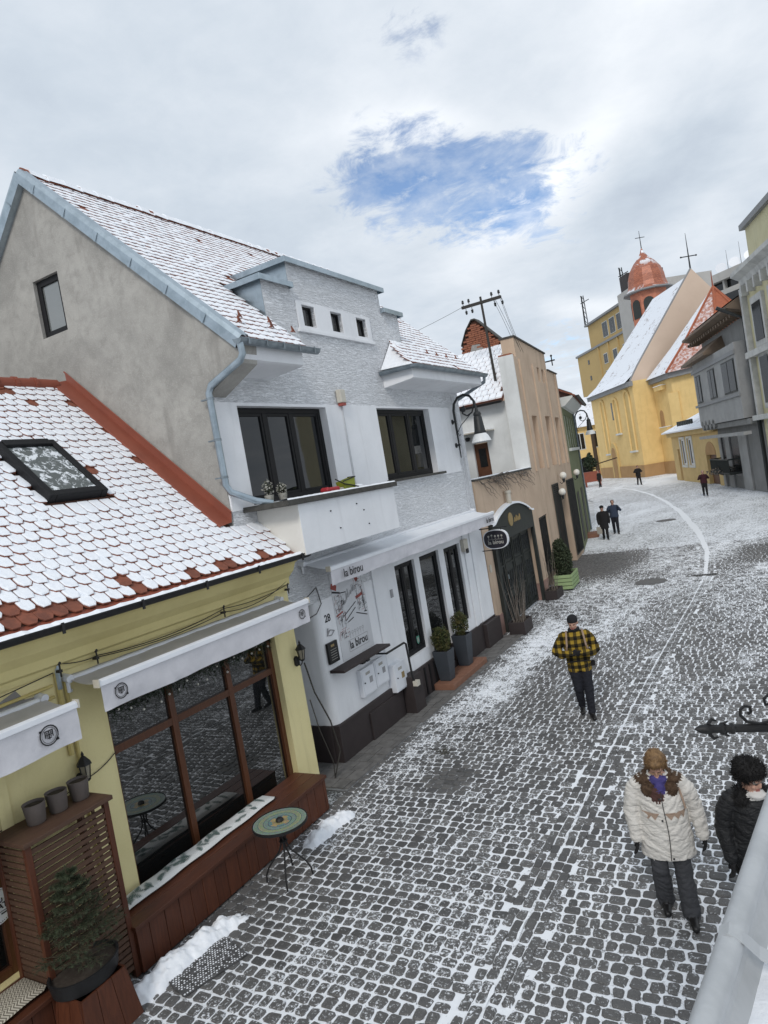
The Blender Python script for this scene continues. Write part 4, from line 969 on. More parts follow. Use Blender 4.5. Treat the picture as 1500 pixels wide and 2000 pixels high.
def cushion(label, loc, L_, D_, mat, th=0.07):
    t = thing('bench_cushion', label, 'cushion', loc, HALF)
    q = MB(); nx, ny = int(L_/0.06), 8
    for s in (0, 1):
        for i in range(nx+1):
            for j in range(ny+1):
                f, g_ = i/nx, j/ny; e = (1-abs(2*f-1)**14)*(1-abs(2*g_-1)**6); qz = th*0.5+(th*0.5 if s else -th*0.5)*e*(1+0.12*math.sin(f*31)*math.sin(g_*5))
                q.v.append((L_*f, D_*g_+0.008*math.sin(f*23), qz))
    n = (nx+1)*(ny+1)
    for i in range(nx):
        for j in range(ny):
            a = i*(ny+1)+j; q.f.append((a, a+1, a+ny+2, a+ny+1)); q.mi.append(0); q.f.append((n+a, n+a+ny+1, n+a+ny+2, n+a+1)); q.mi.append(0)
    q.build('pad', mat, t, smooth='full'); return t
M['cush_white'] = pm('white_cotton', (0.66, 0.67, 0.66), (0.56, 0.57, 0.57), 0.95, 5, 0.5, 0.3, 60)
def herring():
    t = NT('herringbone_cloth'); p = t.position(); s = t.N.new('ShaderNodeSeparateXYZ'); t.L.new(p, s.inputs[0])
    tri = t.math('PINGPONG', s.outputs[0], 0.035); w = t.math('FRACT', t.math('MULTIPLY', t.math('ADD', s.outputs[1], tri), 32.0)); f = t.ramp(w, 0.42, 0.58)
    t.color(t.mix(f, (0.55, 0.51, 0.42), (0.17, 0.15, 0.12))); t.set(rough=0.95, spec=0.1); return t.m
M['herring'] = herring()
c1 = cushion('long white cushion with fern leaf print on the timber bench', (-6.56, 4.56, 0.522), 2.55, 0.26, 'cush_white')
M['fern'] = pm('fern_print', (0.10, 0.145, 0.135), (0.16, 0.21, 0.19), 0.95, 6, 0.7)
fr = random.Random(13); q = MB()
for k in range(44):
    cx, cy = fr.uniform(0.08, 2.47), fr.uniform(0.04, 0.22); a = fr.uniform(0, 6.28); L_ = fr.uniform(0.10, 0.17); ca, sa = math.cos(a), math.sin(a)
    def P(x, y):
        X_, Y_ = cx+ca*x-sa*y, cy+sa*x+ca*y; X_ = min(max(X_, 0.03), 2.5); Y_ = min(max(Y_, 0.02), 0.24)
        f, g2 = X_/2.55, Y_/0.26; e = (1-abs(2*f-1)**14)*(1-abs(2*g2-1)**6)
        return (X_, Y_+0.008*math.sin(f*23), 0.035+0.035*e*(1+0.12*math.sin(f*31)*math.sin(g2*5))+0.006)
    for i in range(9):
        x = L_*(i/9-0.5); h = 0.045*math.sin(math.pi*min(1, (i+1.0)/9.5)); 
        for s in (1, -1): q.poly([P(x, 0), P(x+0.022, s*h), P(x+0.012, 0)][::s])
tag(q.build('fern_print', 'fern', c1), kind='stuff')
cushion('cream herringbone cushion on the corner bench', (-6.36, 1.75, 0.522), 1.74, 0.40, 'herring')

# slatted timber screen with a shelf on top
sc = thing('slatted_screen', 'tall slatted timber screen beside the shop window carrying three pots', 'screen', (-6.34, 3.50, 0), HALF)
q = MB(); q.box(-0.03, 0.95, -0.04, 0.52, 1.87, 1.915); q.build('top_shelf', 'wood_old', sc, bevel=0.006)
for u in (0.0, 0.86):
    q = MB(); q.box(u, u+0.06, 0.0, 0.05, 0.0, 1.868); q.build('post', 'wood_red', sc, bevel=0.005); q = MB(); q.box(u, u+0.06, 0.44, 0.50, 0.0, 1.868); q.build('post', 'wood_red', sc, bevel=0.005)
sl = MB(); sl.box(0.062, 0.858, 0.008, 0.026, -0.022, 0.022); slm = sl.mesh('slat', 'wood_old'); slg = random.Random(3)
for k in range(27): inst('slat', slm, sc, (0, slg.uniform(-0.003, 0.003), 0.12+k*0.0645), (slg.uniform(-0.03, 0.03), slg.uniform(-0.004, 0.004), 0))
ss = MB(); ss.box(-0.01, 0.008, 0.052, 0.438, -0.022, 0.022); ssm = ss.mesh('side_slat', 'wood_old')
for k in range(27): inst('side_slat', ssm, sc, (0.02, 0, 0.12+k*0.0645))
for u in (0.62, 0.74):
    q = MB(); q.box(u, u+0.03, 0.03, 0.05, 0.05, 1.86); q.build('batten', 'wood_old', sc)
M['pot'] = pm('taupe_pot', (0.135, 0.115, 0.105), (0.105, 0.09, 0.082), 0.75, 8, 0.5)
M['soil'] = pm('soil', (0.035, 0.026, 0.02), (0.06, 0.05, 0.04), 0.95, 20, 0.8)
for k, (yy, lab) in enumerate(((3.82, 'leftmost taupe flower pot on the slatted screen'), (4.06, 'middle taupe flower pot on the slatted screen'), (4.31, 'rightmost taupe flower pot on the slatted screen, nearest the lantern'))):
    p = thing('flower_pot', lab, 'pot', (-6.62+0.0*k, yy, 1.917), 0, 'taupe pots on the screen')
    q = MB(); q.lathe([(0.078, 0.0), (0.085, 0.01), (0.105, 0.19), (0.108, 0.20), (0.098, 0.20), (0.094, 0.175), (0.0005, 0.172)], 20); q.build('pot', 'pot', p, smooth=True)
    q = MB(); q.lathe([(0.092, 0.176), (0.0005, 0.182)], 14); q.build('soil', 'soil', p)
# wall lanterns
M['lantern_glass'] = pm('lantern_glass', (0.30, 0.27, 0.20), (0.2, 0.18, 0.14), 0.15, 8, 0.5, spec=0.6)
def lantern(label, loc):
    t = thing('wall_lantern', label, 'lantern', loc, HALF, 'black wall lanterns')
    q = MB(); q.lathe([(0.02, -0.08), (0.05, -0.05), (0.05, 0.05), (0.02, 0.08)], 10, T=Matrix.Translation((0, -0.012, -0.03))); q.tube([(0, -0.02, -0.06), (0, -0.08, -0.10), (0, -0.12, -0.06), (0, -0.13, 0.0)], 0.010, 6); q.build('bracket', 'black_metal', t, smooth=True)
    q = MB(); c = (0, -0.13, 0)
    for a in range(6):
        th = a*math.pi/3; q.tube([(0.04*math.cos(th), -0.13+0.04*math.sin(th), 0.0), (0.065*math.cos(th), -0.13+0.065*math.sin(th), 0.16)], 0.006, 5)
    q.lathe([(0.02, -0.03), (0.045, -0.01), (0.045, 0.005)], 6, c); q.lathe([(0.085, 0.155), (0.08, 0.17), (0.045, 0.215), (0.03, 0.235), (0.012, 0.25), (0.018, 0.265), (0.004, 0.30)], 6, c); q.build('cage', 'black_metal', t)
    q = MB(); q.lathe([(0.036, 0.004), (0.060, 0.152)], 6, c); q.build('glass', 'lantern_glass', t); return t
lantern('black wall lantern above the taupe flower pots', (YX, 4.52, 2.02)); lantern('black wall lantern at the right-hand corner of the yellow house', (YX, 8.46, 2.10))

# small fir in a black tray on a timber box
fir_c = (-6.18, 3.72)
bx_ = thing('planter_box', 'slanting timber box holding a black tray with a small fir', 'planter', (-6.18, 3.74, 0), HALF)
rgb = random.Random(5)
for side in range(4):
    T = Matrix.Rotation(side*HALF, 4, 'Z')
    for k in range(3):
        a0, a1 = -0.30+k*0.20, -0.30+(k+1)*0.20; q = MB(); f0, f1 = 0.80, 1.0
        pts = [Vector((a0*f1+0.003, -0.31, 0.0)), Vector((a1*f1-0.003, -0.31, 0.0)), Vector((a1*f0-0.003, -0.25, 0.49)), Vector((a0*f0+0.003, -0.25, 0.49))]; inn = [p_+Vector((0, 0.02, 0)) for p_ in pts]
        q.add([T @ p_ for p_ in pts+inn], ((0, 1, 2, 3), (7, 6, 5, 4), (0, 4, 5, 1), (1, 5, 6, 2), (2, 6, 7, 3), (3, 7, 4, 0))); q.build('plank', 'wood_red', bx_)
q = MB(); q.lathe([(0.25, 0.48), (0.28, 0.50), (0.30, 0.62), (0.305, 0.64), (0.285, 0.64), (0.28, 0.60), (0.001, 0.59)], 24, sx=1.12, sy=0.86); q.build('black_tray', 'black_metal', bx_, smooth=True)
q = MB(); q.lathe([(0.28, 0.602), (0.001, 0.61)], 20, sx=1.12, sy=0.86); q.build('soil', 'soil', bx_)
M['needles'] = pm('fir_needles', (0.050, 0.066, 0.034), (0.026, 0.036, 0.018), 0.7, 14, 0.8)
M['bark'] = pm('bark', (0.075, 0.052, 0.035), (0.045, 0.032, 0.022), 0.9, 15, 0.8, 0.4)
def conifer(parent, base, H, rad, seed, whorls=9, per=7, needle=0.028, nn=46, up=0.15):
    rg = random.Random(seed); tr = MB(); nd = MB()
    tr.tube([base, (base[0]+0.02, base[1], base[2]+H*0.5), (base[0], base[1], base[2]+H)], [H*0.017, H*0.011, H*0.003], 6)
    def shoot(p0, dv, L_, n):
        dv = dv.normalized(); a = dv.orthogonal().normalized(); b_ = dv.cross(a)
        for i in range(n):
            f = rg.random(); c = p0+dv*L_*f; th = rg.uniform(0, 6.28); d2 = (dv*0.75+(a*math.cos(th)+b_*math.sin(th))).normalized()*needle*rg.uniform(0.7, 1.2); s = d2.cross(dv).normalized()*0.0022
            nd.add([c-s, c+s, c+d2], [(0, 1, 2)])
    for w in range(whorls):
        f = (w+0.6)/whorls; z = base[2]+H*(0.06+0.90*f); L0 = rad*(1-f)**0.8*rg.uniform(0.85, 1.12)+0.04
        for k in range(per):
            a = 6.283*(k/per)+w*1.1+rg.uniform(-0.3, 0.3); L_ = L0*rg.uniform(0.75, 1.15); dv = Vector((math.cos(a), math.sin(a), up+rg.uniform(-0.15, 0.25)))
            p0 = Vector((base[0], base[1], z)); p1 = p0+dv.normalized()*L_; tr.tube([p0, p0.lerp(p1, 0.5)-Vector((0, 0, 0.02*L_)), p1], [0.006, 0.004, 0.0015], 4)
            shoot(p0+dv.normalized()*L_*0.2, dv, L_*0.85, nn)
            for j in range(4):
                g_ = 0.3+0.16*j
                for s in (1, -1):
                    side = Vector((-math.sin(a), math.cos(a), 0))*s; d2 = dv.normalized()*0.75+side*0.8+Vector((0, 0, rg.uniform(-0.1, 0.2))); L2 = L_*(0.42-0.07*j)
                    pa = p0+dv.normalized()*L_*g_; tr.tube([pa, pa+d2.normalized()*L2], [0.003, 0.0012], 4); shoot(pa, d2, L2, int(nn*0.55))
    shoot(Vector((base[0], base[1], base[2]+H*0.9)), Vector((0, 0, 1)), H*0.12, nn)
    tr.build('trunk', 'bark', parent); nd.build('crown', 'needles', parent)
ft = thing('fir_tree', 'small dark fir growing in the black tray by the slatted screen', 'tree', (-6.18, 3.74, 0.62)); conifer(ft, (0, 0, 0), 0.95, 0.50, 4, 9, 7, 0.036, 52, 0.22)

# round mosaic bistro table
def mosaic():
    t = NT('mosaic_top'); o = t.obj(); s = t.N.new('ShaderNodeSeparateXYZ'); t.L.new(o, s.inputs[0])
    r_ = t.math('SQRT', t.math('ADD', t.math('POWER', s.outputs[0], 2.0), t.math('POWER', s.outputs[1], 2.0))); a = t.math('ARCTAN2', s.outputs[1], s.outputs[0])
    cr = t.N.new('ShaderNodeValToRGB'); cr.color_ramp.interpolation = 'CONSTANT'; e = cr.color_ramp.elements
    stops = [(0, (0.02, 0.02, 0.02)), (0.10, (0.30, 0.24, 0.09)), (0.30, (0.10, 0.21, 0.24)), (0.42, (0.03, 0.06, 0.07)), (0.45, (0.16, 0.26, 0.22)), (0.60, (0.05, 0.10, 0.10)), (0.63, (0.24, 0.29, 0.15)), (0.76, (0.32, 0.33, 0.18)), (0.80, (0.07, 0.14, 0.13)), (0.83, (0.17, 0.26, 0.20)), (0.95, (0.22, 0.30, 0.26))]
    e[0].position, e[0].color = 0, (*stops[0][1], 1); e[1].position, e[1].color = stops[1][0], (*stops[1][1], 1)
    for p_, c_ in stops[2:]:
        k = cr.color_ramp.elements.new(p_); k.color = (*c_, 1)
    t.L.new(t.math('DIVIDE', r_, 0.33), cr.inputs[0])
    pet = t.math('MULTIPLY', t.ramp(t.math('COSINE', t.math('MULTIPLY', a, 4.0)), 0.1, 0.3), t.math('MULTIPLY', t.ramp(r_, 0.055, 0.065), t.math('SUBTRACT', 1.0, t.ramp(r_, 0.125, 0.135))))
    c = t.mix(pet, cr.outputs[0], (0.42, 0.30, 0.10)); v = t.voronoi(o, 85, 'DISTANCE_TO_EDGE'); vc = t.voronoi(o, 85, 'F1')
    c = t.mix(0.30, c, vc.outputs['Color'], 'OVERLAY'); t.color(t.mix(t.ramp(v.outputs['Distance'], 0.02, 0.08), (0.25, 0.26, 0.24), c)); t.set(rough=0.25, spec=0.5); t.bump(v.outputs['Distance'], 0.2, 0.003); return t.m
M['mosaic'] = mosaic()
tb = thing('bistro_table', 'round mosaic-topped bistro table with thin black curved legs', 'table', (-5.80, 6.27, 0))
q = MB(); q.lathe([(0.001, 0.0), (0.33, 0.0), (0.33, 0.012), (0.001, 0.014)], 40); top = q.build('tabletop', 'mosaic', tb); top.location = (0, 0, 0.715)
q = MB(); q.lathe([(0.331, 0.700), (0.342, 0.700), (0.342, 0.733), (0.331, 0.733)], 40, caps=False); q.lathe([(0.33, 0.700), (0.001, 0.700)], 40, caps=False); q.build('rim', 'black_metal', tb, smooth=True)
q = MB(); q.lathe([(0.045, 0.0), (0.050, 0.012), (0.042, 0.030), (0.030, 0.042), (0.012, 0.045), (0.001, 0.045)], 16, (0, 0, 0.729)); q.build('centre_knob', 'black_metal', tb, smooth=True)
for k in range(4):
    a = k*HALF+0.55; ca, sa = math.cos(a), math.sin(a); q = MB()
    q.tube([(ca*r_, sa*r_, z) for r_, z in ((0.10, 0.70), (0.05, 0.62), (0.03, 0.52), (0.035, 0.44), (0.07, 0.36), (0.15, 0.27), (0.23, 0.18), (0.275, 0.09), (0.285, 0.0))], 0.011, 8); q.build('leg', 'black_metal', tb, smooth=True)
q = MB(); q.lathe([(0.045, 0.47), (0.055, 0.48), (0.045, 0.49)], 16); q.build('leg_ring', 'black_metal', tb)
# perforated mat by the bench with snow in its holes
M['planter_mat'] = pm('wet_rubber', (0.06, 0.06, 0.06), (0.12, 0.12, 0.125), 0.6, 12, 0.9)
mt = thing('door_mat', 'perforated rubber mat filled with snow in front of the timber bench', 'mat', (-5.72, 4.72, 0.0), R(72))
q = MB(); q.box(-0.36, 0.36, -0.24, 0.24, 0.004, 0.014); q.build('mat', 'planter_mat', mt)
q = MB(); mr_ = random.Random(2)
for i in range(24):
    for j in range(15):
        if mr_.random() < 0.30: continue
        rr_ = mr_.uniform(0.006, 0.011); q.lathe([(rr_, 0.0142), (rr_, 0.0165)], 6, (-0.34+i*0.0295+(j % 2)*0.0148, -0.22+j*0.0315, 0))
tag(q.build('snow_dots', 'snow', mt), kind='stuff')
# round sticker on the left shop window
st = thing('window_sticker', 'round white printed sticker on the left shop window', 'sticker', (YX-0.095, 3.505, 1.20), HALF)
q = MB(); q.lathe([(0.17, 0.0), (0.17, 0.003)], 40, T=Matrix.Rotation(HALF, 4, 'X')); q.build('disc', 'white_metal', st)
q = MB()
for k in range(48): a = k*6.283/48; q.box(0.152*math.cos(a)-0.004, 0.152*math.cos(a)+0.004, -0.006, -0.005, 0.152*math.sin(a)-0.004, 0.152*math.sin(a)+0.004)
q.build('dotted_border', 'print', st)
q = text_mb('CATA', 0.075, 0.001, bold=0.002); xform(q, frame_T((0.045, -0.0055, -0.01), (1, 0, 0), (0, 0, 1))); q.build('printed_name', 'print', st)
q = MB(); q.box(-0.02, 0.10, -0.006, -0.005, -0.062, -0.056); q.box(0.02, 0.10, -0.006, -0.005, -0.088, -0.075); q.tube([(0.02, -0.006, 0.06), (0.01, -0.006, 0.04), (0.03, -0.006, 0.03), (0.05, -0.006, 0.04), (0.05, -0.006, 0.065)], 0.006, 5); q.build('printed_marks', 'print', st)

# ================================================================== WHITE HOUSE FITTINGS
# mural print
mu = thing('mural_panel', 'printed street-scene mural with name on the white cafe wall', 'mural', (WX-0.002, 9.86, 1.62), HALF)
M['mural_bg'] = pm('mural_ground', (0.60, 0.61, 0.63), (0.54, 0.55, 0.57), 0.7, 3, 0.4)
q = MB(); q.box(0.0, 1.08, -0.012, 0.0, 0.0, 1.55); q.build('panel', 'mural_bg', mu)
mg = random.Random(77); lines = {'print': MB(), 'print_red': MB(), 'print_grey': MB()}
def stroke(a, c, w, m_): 
    a, c = Vector((a[0], 0, a[1])), Vector((c[0], 0, c[1])); d = (c-a).normalized(); n = Vector((-d.z, 0, d.x))*w; y = {'print': -0.0155, 'print_red': -0.0135, 'print_grey': -0.0145}[m_]
    lines[m_].quad(*[tuple(p_+Vector((0, y, 0))) for p_ in (a-n, c-n, c+n, a+n)])
stroke((0.0, 1.35), (0.16, 1.28), 0.05, 'print_red'); stroke((0.0, 1.24), (0.24, 1.18), 0.016, 'print'); stroke((0.78, 1.42), (0.86, 1.28), 0.05, 'print_red'); stroke((0.72, 0.98), (0.95, 1.02), 0.03, 'print_red'); stroke((0.02, 0.80), (0.24, 0.84), 0.016, 'print_red')
for k in range(190):
    x, z = (mg.uniform(0.72, 1.02), mg.uniform(0.72, 1.5)) if k % 2 else (mg.uniform(0.02, 0.3), mg.uniform(0.35, 1.15)); a = mg.choice((0.1, 1.5, 1.6, 0.2, 1.3)); l = mg.uniform(0.03, 0.12)
    stroke((x, z), (min(x+math.cos(a)*l, 1.06), min(z+math.sin(a)*l, 1.53)), mg.uniform(0.002, 0.005), mg.choice(('print', 'print_grey', 'print', 'print_red')))
for k in range(26): 
    x = 0.12+k*0.024; z = 0.85+0.012*k+mg.uniform(-0.02, 0.02); stroke((x, z), (x+0.004, z+mg.uniform(0.05, 0.16)), 0.005, mg.choice(('print_grey', 'print')))
for (a, c) in (((0.22, 0.74), (0.70, 0.92)), ((0.30, 0.66), (0.66, 0.82)), ((0.35, 0.62), (0.55, 0.66)), ((0.66, 0.72), (1.02, 0.60)), ((0.95, 1.15), (0.98, 0.68)), ((0.93, 0.68), (1.03, 0.67)), ((0.20, 1.18), (0.42, 1.16)), ((0.30, 1.45), (0.60, 1.38))): stroke(a, c, 0.009, 'print')
for k in range(6):    # little icons above the name
    cx = 0.34+k*0.09; n = 10
    for i in range(n):
        a0, a1 = 6.283*i/n, 6.283*(i+1)/n; rr = 0.026; stroke((cx+rr*math.cos(a0), 0.42+rr*math.sin(a0)), (cx+rr*math.cos(a1), 0.42+rr*math.sin(a1)), 0.004, 'print_grey')
    stroke((cx, 0.395), (cx, 0.33), 0.004, 'print_grey')
for (a, c) in (((0.25, 0.10), (0.92, 0.10)), ((0.25, 0.30), (0.92, 0.30)), ((0.25, 0.10), (0.25, 0.30)), ((0.92, 0.10), (0.92, 0.30))): stroke(a, c, 0.004, 'print_grey')
for k_, q in lines.items(): q.build({'print': 'black_lines', 'print_red': 'red_shapes', 'print_grey': 'grey_lines'}[k_], k_, mu)
q = text_mb('la birou', 0.20, 0.001, bold=0.004); xform(q, frame_T((0.585, -0.0145, 0.205), (1, 0, 0), (0, 0, 1))); q.build('printed_name', 'print', mu)
# shelf under the mural
sh = thing('wall_shelf', 'dark brown timber shelf below the street-scene mural', 'shelf', (WX, 9.42, 1.60), HALF)
q = MB(); q.box(0.0, 1.62, -0.30, -0.002, -0.05, 0.0); q.build('shelf_board', 'plinth', sh, bevel=0.008); 
for u in (0.75, 0.9): 
    q = MB(); q.box(u, u+0.1, -0.2, -0.002, -0.13, -0.052); q.build('bracket', 'black_metal', sh)
# number, menu, meter boxes, notice
q = text_mb('28', 0.18, 0.003, bold=0.004); nb = thing('house_number', 'black house number beside the mural on the white wall', 'number', (WX-0.003, 9.62, 2.46), HALF); xform(q, frame_T((0, -0.004, 0), (1, 0, 0), (0, 0, 1))); q.build('digits', 'print', nb)
q = MB(); q.tube([(-0.10, -0.01, -0.28), (0.0, -0.02, -0.20), (0.12, -0.02, -0.24), (0.02, -0.02, -0.30), (-0.1, -0.01, -0.28)], 0.010, 5); q.tube([(-0.06, -0.02, -0.16), (-0.08, -0.02, -0.26)], 0.012, 5); q.build('small_ornament', 'print_grey', nb)
mn = thing('menu_board', 'small black menu board on the white wall left of the mural', 'sign', (WX, 9.42, 1.70), HALF)
q = MB(); q.box(0.0, 0.30, -0.05, -0.002, 0.0, 0.36); q.build('board', 'black_metal', mn, bevel=0.006); q = MB()
M['gold'] = pm('faded_gold_paint', (0.30, 0.22, 0.10), None, 0.6, 9, 0.3); M['chalk'] = pm('pale_print', (0.38, 0.37, 0.34), None, 0.8, 9, 0.3)
q.box(0.09, 0.19, -0.053, -0.051, 0.28, 0.32); q.build('heading', 'gold', mn); q = MB()
for k in range(5): q.box(0.06, 0.24, -0.053, -0.051, 0.06+k*0.042, 0.068+k*0.042)
q.build('menu_lines', 'chalk', mn)
for (u, z, w, h, lab, d) in ((10.20, 0.84, 0.47, 0.50, 'left white utility meter box under the shelf', 0.09), (10.69, 0.86, 0.46, 0.50, 'right white utility meter box under the shelf', 0.09), (11.24, 0.56, 0.47, 0.54, 'white gas meter box with yellow label above the brown plinth', 0.16)):
    t = thing('meter_box', lab, 'meter box', (WX, u, z), HALF, 'meter boxes on the white wall'); q = MB(); q.box(0, w, -d, -0.001, 0, h); q.build('case', 'white_metal', t, bevel=0.01)
    q = MB(); q.box(0.03, w-0.03, -d-0.008, -d-0.001, 0.03, h-0.03); dd = q.build('door', 'white_metal', t, bevel=0.004)
    q = MB(); q.box(w*0.52, w*0.76, -d-0.0105, -d-0.009, h*0.40, h*0.62); q.build('label_plate', 'gold' if d > 0.1 else 'print_grey', t); q = MB(); q.box(w*0.30, w*0.62, -d-0.0105, -d-0.009, h*0.74, h*0.84); q.build('printed_mark', 'chalk', t)
    q = MB(); q.lathe([(0.012, 0), (0.012, 0.02)], 8, T=Matrix.Translation((0.07, -d-0.008, h*0.5)) @ Matrix.Rotation(HALF, 4, 'X')); q.build('lock', 'black_metal', t)
np_ = thing('notice_plate', 'pale notice plate with yellow warning triangle beside the house edge', 'sign', (WX-0.036, 16.28, 0.76), HALF)
q = MB(); q.box(0, 0.62, -0.03, 0, 0, 0.56); q.build('plate', 'white_metal', np_, bevel=0.005); q = MB(); q.prism([(0.08, 0.16), (0.26, 0.16), (0.17, 0.40)], -0.034, -0.031, 'y'); M['warn'] = pm('warning_yellow', (0.40, 0.33, 0.05), None, 0.6, 9, 0.3); q.build('warning_triangle', 'warn', np_); q = MB(); q.prism([(0.155, 0.20), (0.185, 0.20), (0.165, 0.33)], -0.036, -0.0345, 'y'); q.box(0.38, 0.44, -0.033, -0.031, 0.25, 0.40); q.build('printed_mark', 'print', np_)
M['blue'] = pm('print_blue', (0.08, 0.16, 0.30), None, 0.7, 9, 0.3); q = MB(); q.box(0.30, 0.50, -0.033, -0.031, 0.08, 0.13); q.build('printed_lines', 'blue', np_)
cb = thing('junction_box', 'small beige box on the wall beside the third shop window', 'box', (WX, 15.62, 2.58), HALF); q = MB(); q.box(0, 0.26, -0.10, -0.002, 0, 0.30); q.build('case', 'plastic', cb, bevel=0.012); q = MB(); q.box(0.06, 0.20, -0.12, -0.101, -0.05, 0.06); q.build('flap', 'black_metal', cb)
tp = thing('thermometer_plate', 'small grey plate on the wall left of the shop windows', 'sign', (WX, 11.86, 2.30), HALF); q = MB(); q.box(0, 0.09, -0.02, -0.002, 0, 0.16); q.build('plate', 'print_grey', tp)
sb = thing('window_badge', 'small green shield sticker low on the first shop window', 'sticker', (WX+0.0, 12.80, 1.06), HALF); q = MB(); q.prism([(0, 0.06), (0.06, 0.0), (0.12, 0.06), (0.12, 0.18), (0, 0.18)], 0.096, 0.0985, 'y'); M['green_print'] = pm('print_green', (0.10, 0.30, 0.22), None, 0.6, 9, 0.3); q.build('shield', 'green_print', sb)
q = MB(); q.prism([(0.03, 0.07), (0.06, 0.035), (0.09, 0.07), (0.09, 0.15), (0.03, 0.15)], 0.0945, 0.0958, 'y'); q.build('printed_mark', 'chalk', sb)
# handrail and step
hr = thing('handrail', 'black steel handrail beside the first shop window', 'handrail', (WX, 0, 0), HALF); q = MB(); q.tube([(10.85, -0.30, 1.46), (11.55, -0.30, 1.46), (11.62, -0.30, 1.42), (11.66, -0.30, 0.75), (11.68, -0.32, 0.62)], 0.022, 8); q.build('rail', 'black_metal', hr, smooth=True); q = MB(); q.tube([(10.85, -0.30, 1.46), (10.85, -0.02, 1.46)], 0.018, 8); q.build('wall_arm', 'black_metal', hr); q = MB(); q.box(11.63, 11.75, -0.40, -0.30, 0.56, 0.66); q.build('end_fitting', 'plastic', hr)
sp = thing('entrance_step', 'terracotta tiled entrance step under the boxwood planters', 'step', (WX, 12.95, 0), HALF); M['terracotta'] = pm('terracotta_tiles', (0.23, 0.115, 0.075), (0.17, 0.085, 0.055), 0.7, 8, 0.6, 0.2); q = MB(); q.box(0, 1.95, -0.52, -0.052, 0.0, 0.14); q.build('step_block', 'terracotta', sp, bevel=0.012)
tl = MB(); tl.box(-0.115, 0.115, -0.11, 0.11, 0, 0.008); tlm = tl.mesh('step_tile', 'terracotta')
for i in range(8):
    for j in range(2): inst('step_tile', tlm, sp, (0.13+i*0.241, -0.40+j*0.228, 0.141))
# boxwood planters
M['planter'] = pm('anthracite_planter', (0.045, 0.052, 0.062), (0.036, 0.042, 0.05), 0.55, 5, 0.4)
M['box_leaf'] = pm('boxwood_leaf', (0.055, 0.075, 0.022), (0.10, 0.075, 0.022), 0.55, 9, 0.9)
M['box_leaf_dark'] = pm('boxwood_leaf_dark', (0.022, 0.032, 0.012), (0.04, 0.04, 0.015), 0.6, 9, 0.8)
def leaf_ball(parent, c, rx, rz, n, seed, leaf=0.022, shape=None, mats=('box_leaf', 'box_leaf_dark'), name='crown'):
    rg = random.Random(seed); q = MB()
    for k in range(n):
        d = Vector((rg.gauss(0, 1), rg.gauss(0, 1), rg.gauss(0, 1))).normalized(); f = rg.random()**0.35
        lump = 1+0.22*mnoise.noise(d*2.6+Vector((seed, 0, 0)))+0.10*mnoise.noise(d*6+Vector((seed, 3, 0)))
        zf = d.z; w = 1.0 if shape is None else shape(zf*f)
        p = Vector((c[0]+d.x*rx*f*lump*w, c[1]+d.y*rx*f*lump*w, c[2]+d.z*rz*f*lump))
        a = Vector((rg.uniform(-1, 1), rg.uniform(-1, 1), rg.uniform(-0.4, 1))).normalized()*leaf*rg.uniform(0.7, 1.4); s = a.cross(Vector((rg.uniform(-1, 1), rg.uniform(-1, 1), rg.uniform(-1, 1)))).normalized()*leaf*0.42
        m_ = 0 if f*lump > 0.78+rg.uniform(-0.12, 0.12) else 1
        q.add([p-a*0.5, p+s, p+a*0.7, p-s], [(0, 1, 2, 3)], m_)
    return q.build(name, list(mats), parent)
for (yy, lab, hh, sd) in ((13.33, 'boxwood in a tall anthracite planter, left of the glass door', 0.66, 1), (14.38, 'boxwood in a tall anthracite planter, right of the glass door', 0.72, 2)):
    t = thing('boxwood_planter', lab, 'planter', (-7.32+0.0, yy, 0.15) if False else (-6.76, yy-0.06, 0.152), 0, 'boxwood planters at the entrance')
    q = MB(); a0, a1 = 0.125, 0.185
    q.add([(-a0, -a0, 0), (a0, -a0, 0), (a0, a0, 0), (-a0, a0, 0), (-a1, -a1, hh), (a1, -a1, hh), (a1, a1, hh), (-a1, a1, hh), (-a1+.02, -a1+.02, hh), (a1-.02, -a1+.02, hh), (a1-.02, a1-.02, hh), (-a1+.02, a1-.02, hh), (-a1+.02, -a1+.02, hh-.06), (a1-.02, -a1+.02, hh-.06), (a1-.02, a1-.02, hh-.06), (-a1+.02, a1-.02, hh-.06)],
          [(3, 2, 1, 0), (0, 1, 5, 4), (1, 2, 6, 5), (2, 3, 7, 6), (3, 0, 4, 7), (4, 5, 9, 8), (5, 6, 10, 9), (6, 7, 11, 10), (7, 4, 8, 11), (8, 9, 13, 12), (9, 10, 14, 13), (10, 11, 15, 14), (11, 8, 12, 15)]); q.build('pot', 'planter', t, bevel=0.008)
    q = MB(); q.quad((-a1+.02, -a1+.02, hh-.05), (a1-.02, -a1+.02, hh-.05), (a1-.02, a1-.02, hh-.05), (-a1+.02, a1-.02, hh-.05)); q.build('soil', 'soil', t)
    q = MB(); q.tube([(0, 0, hh-0.06), (0.01, 0, hh+0.25)], 0.016, 6); q.build('trunk', 'bark', t); leaf_ball(t, (0, 0, hh+0.24), 0.21, 0.27, 3600, sd, 0.024)
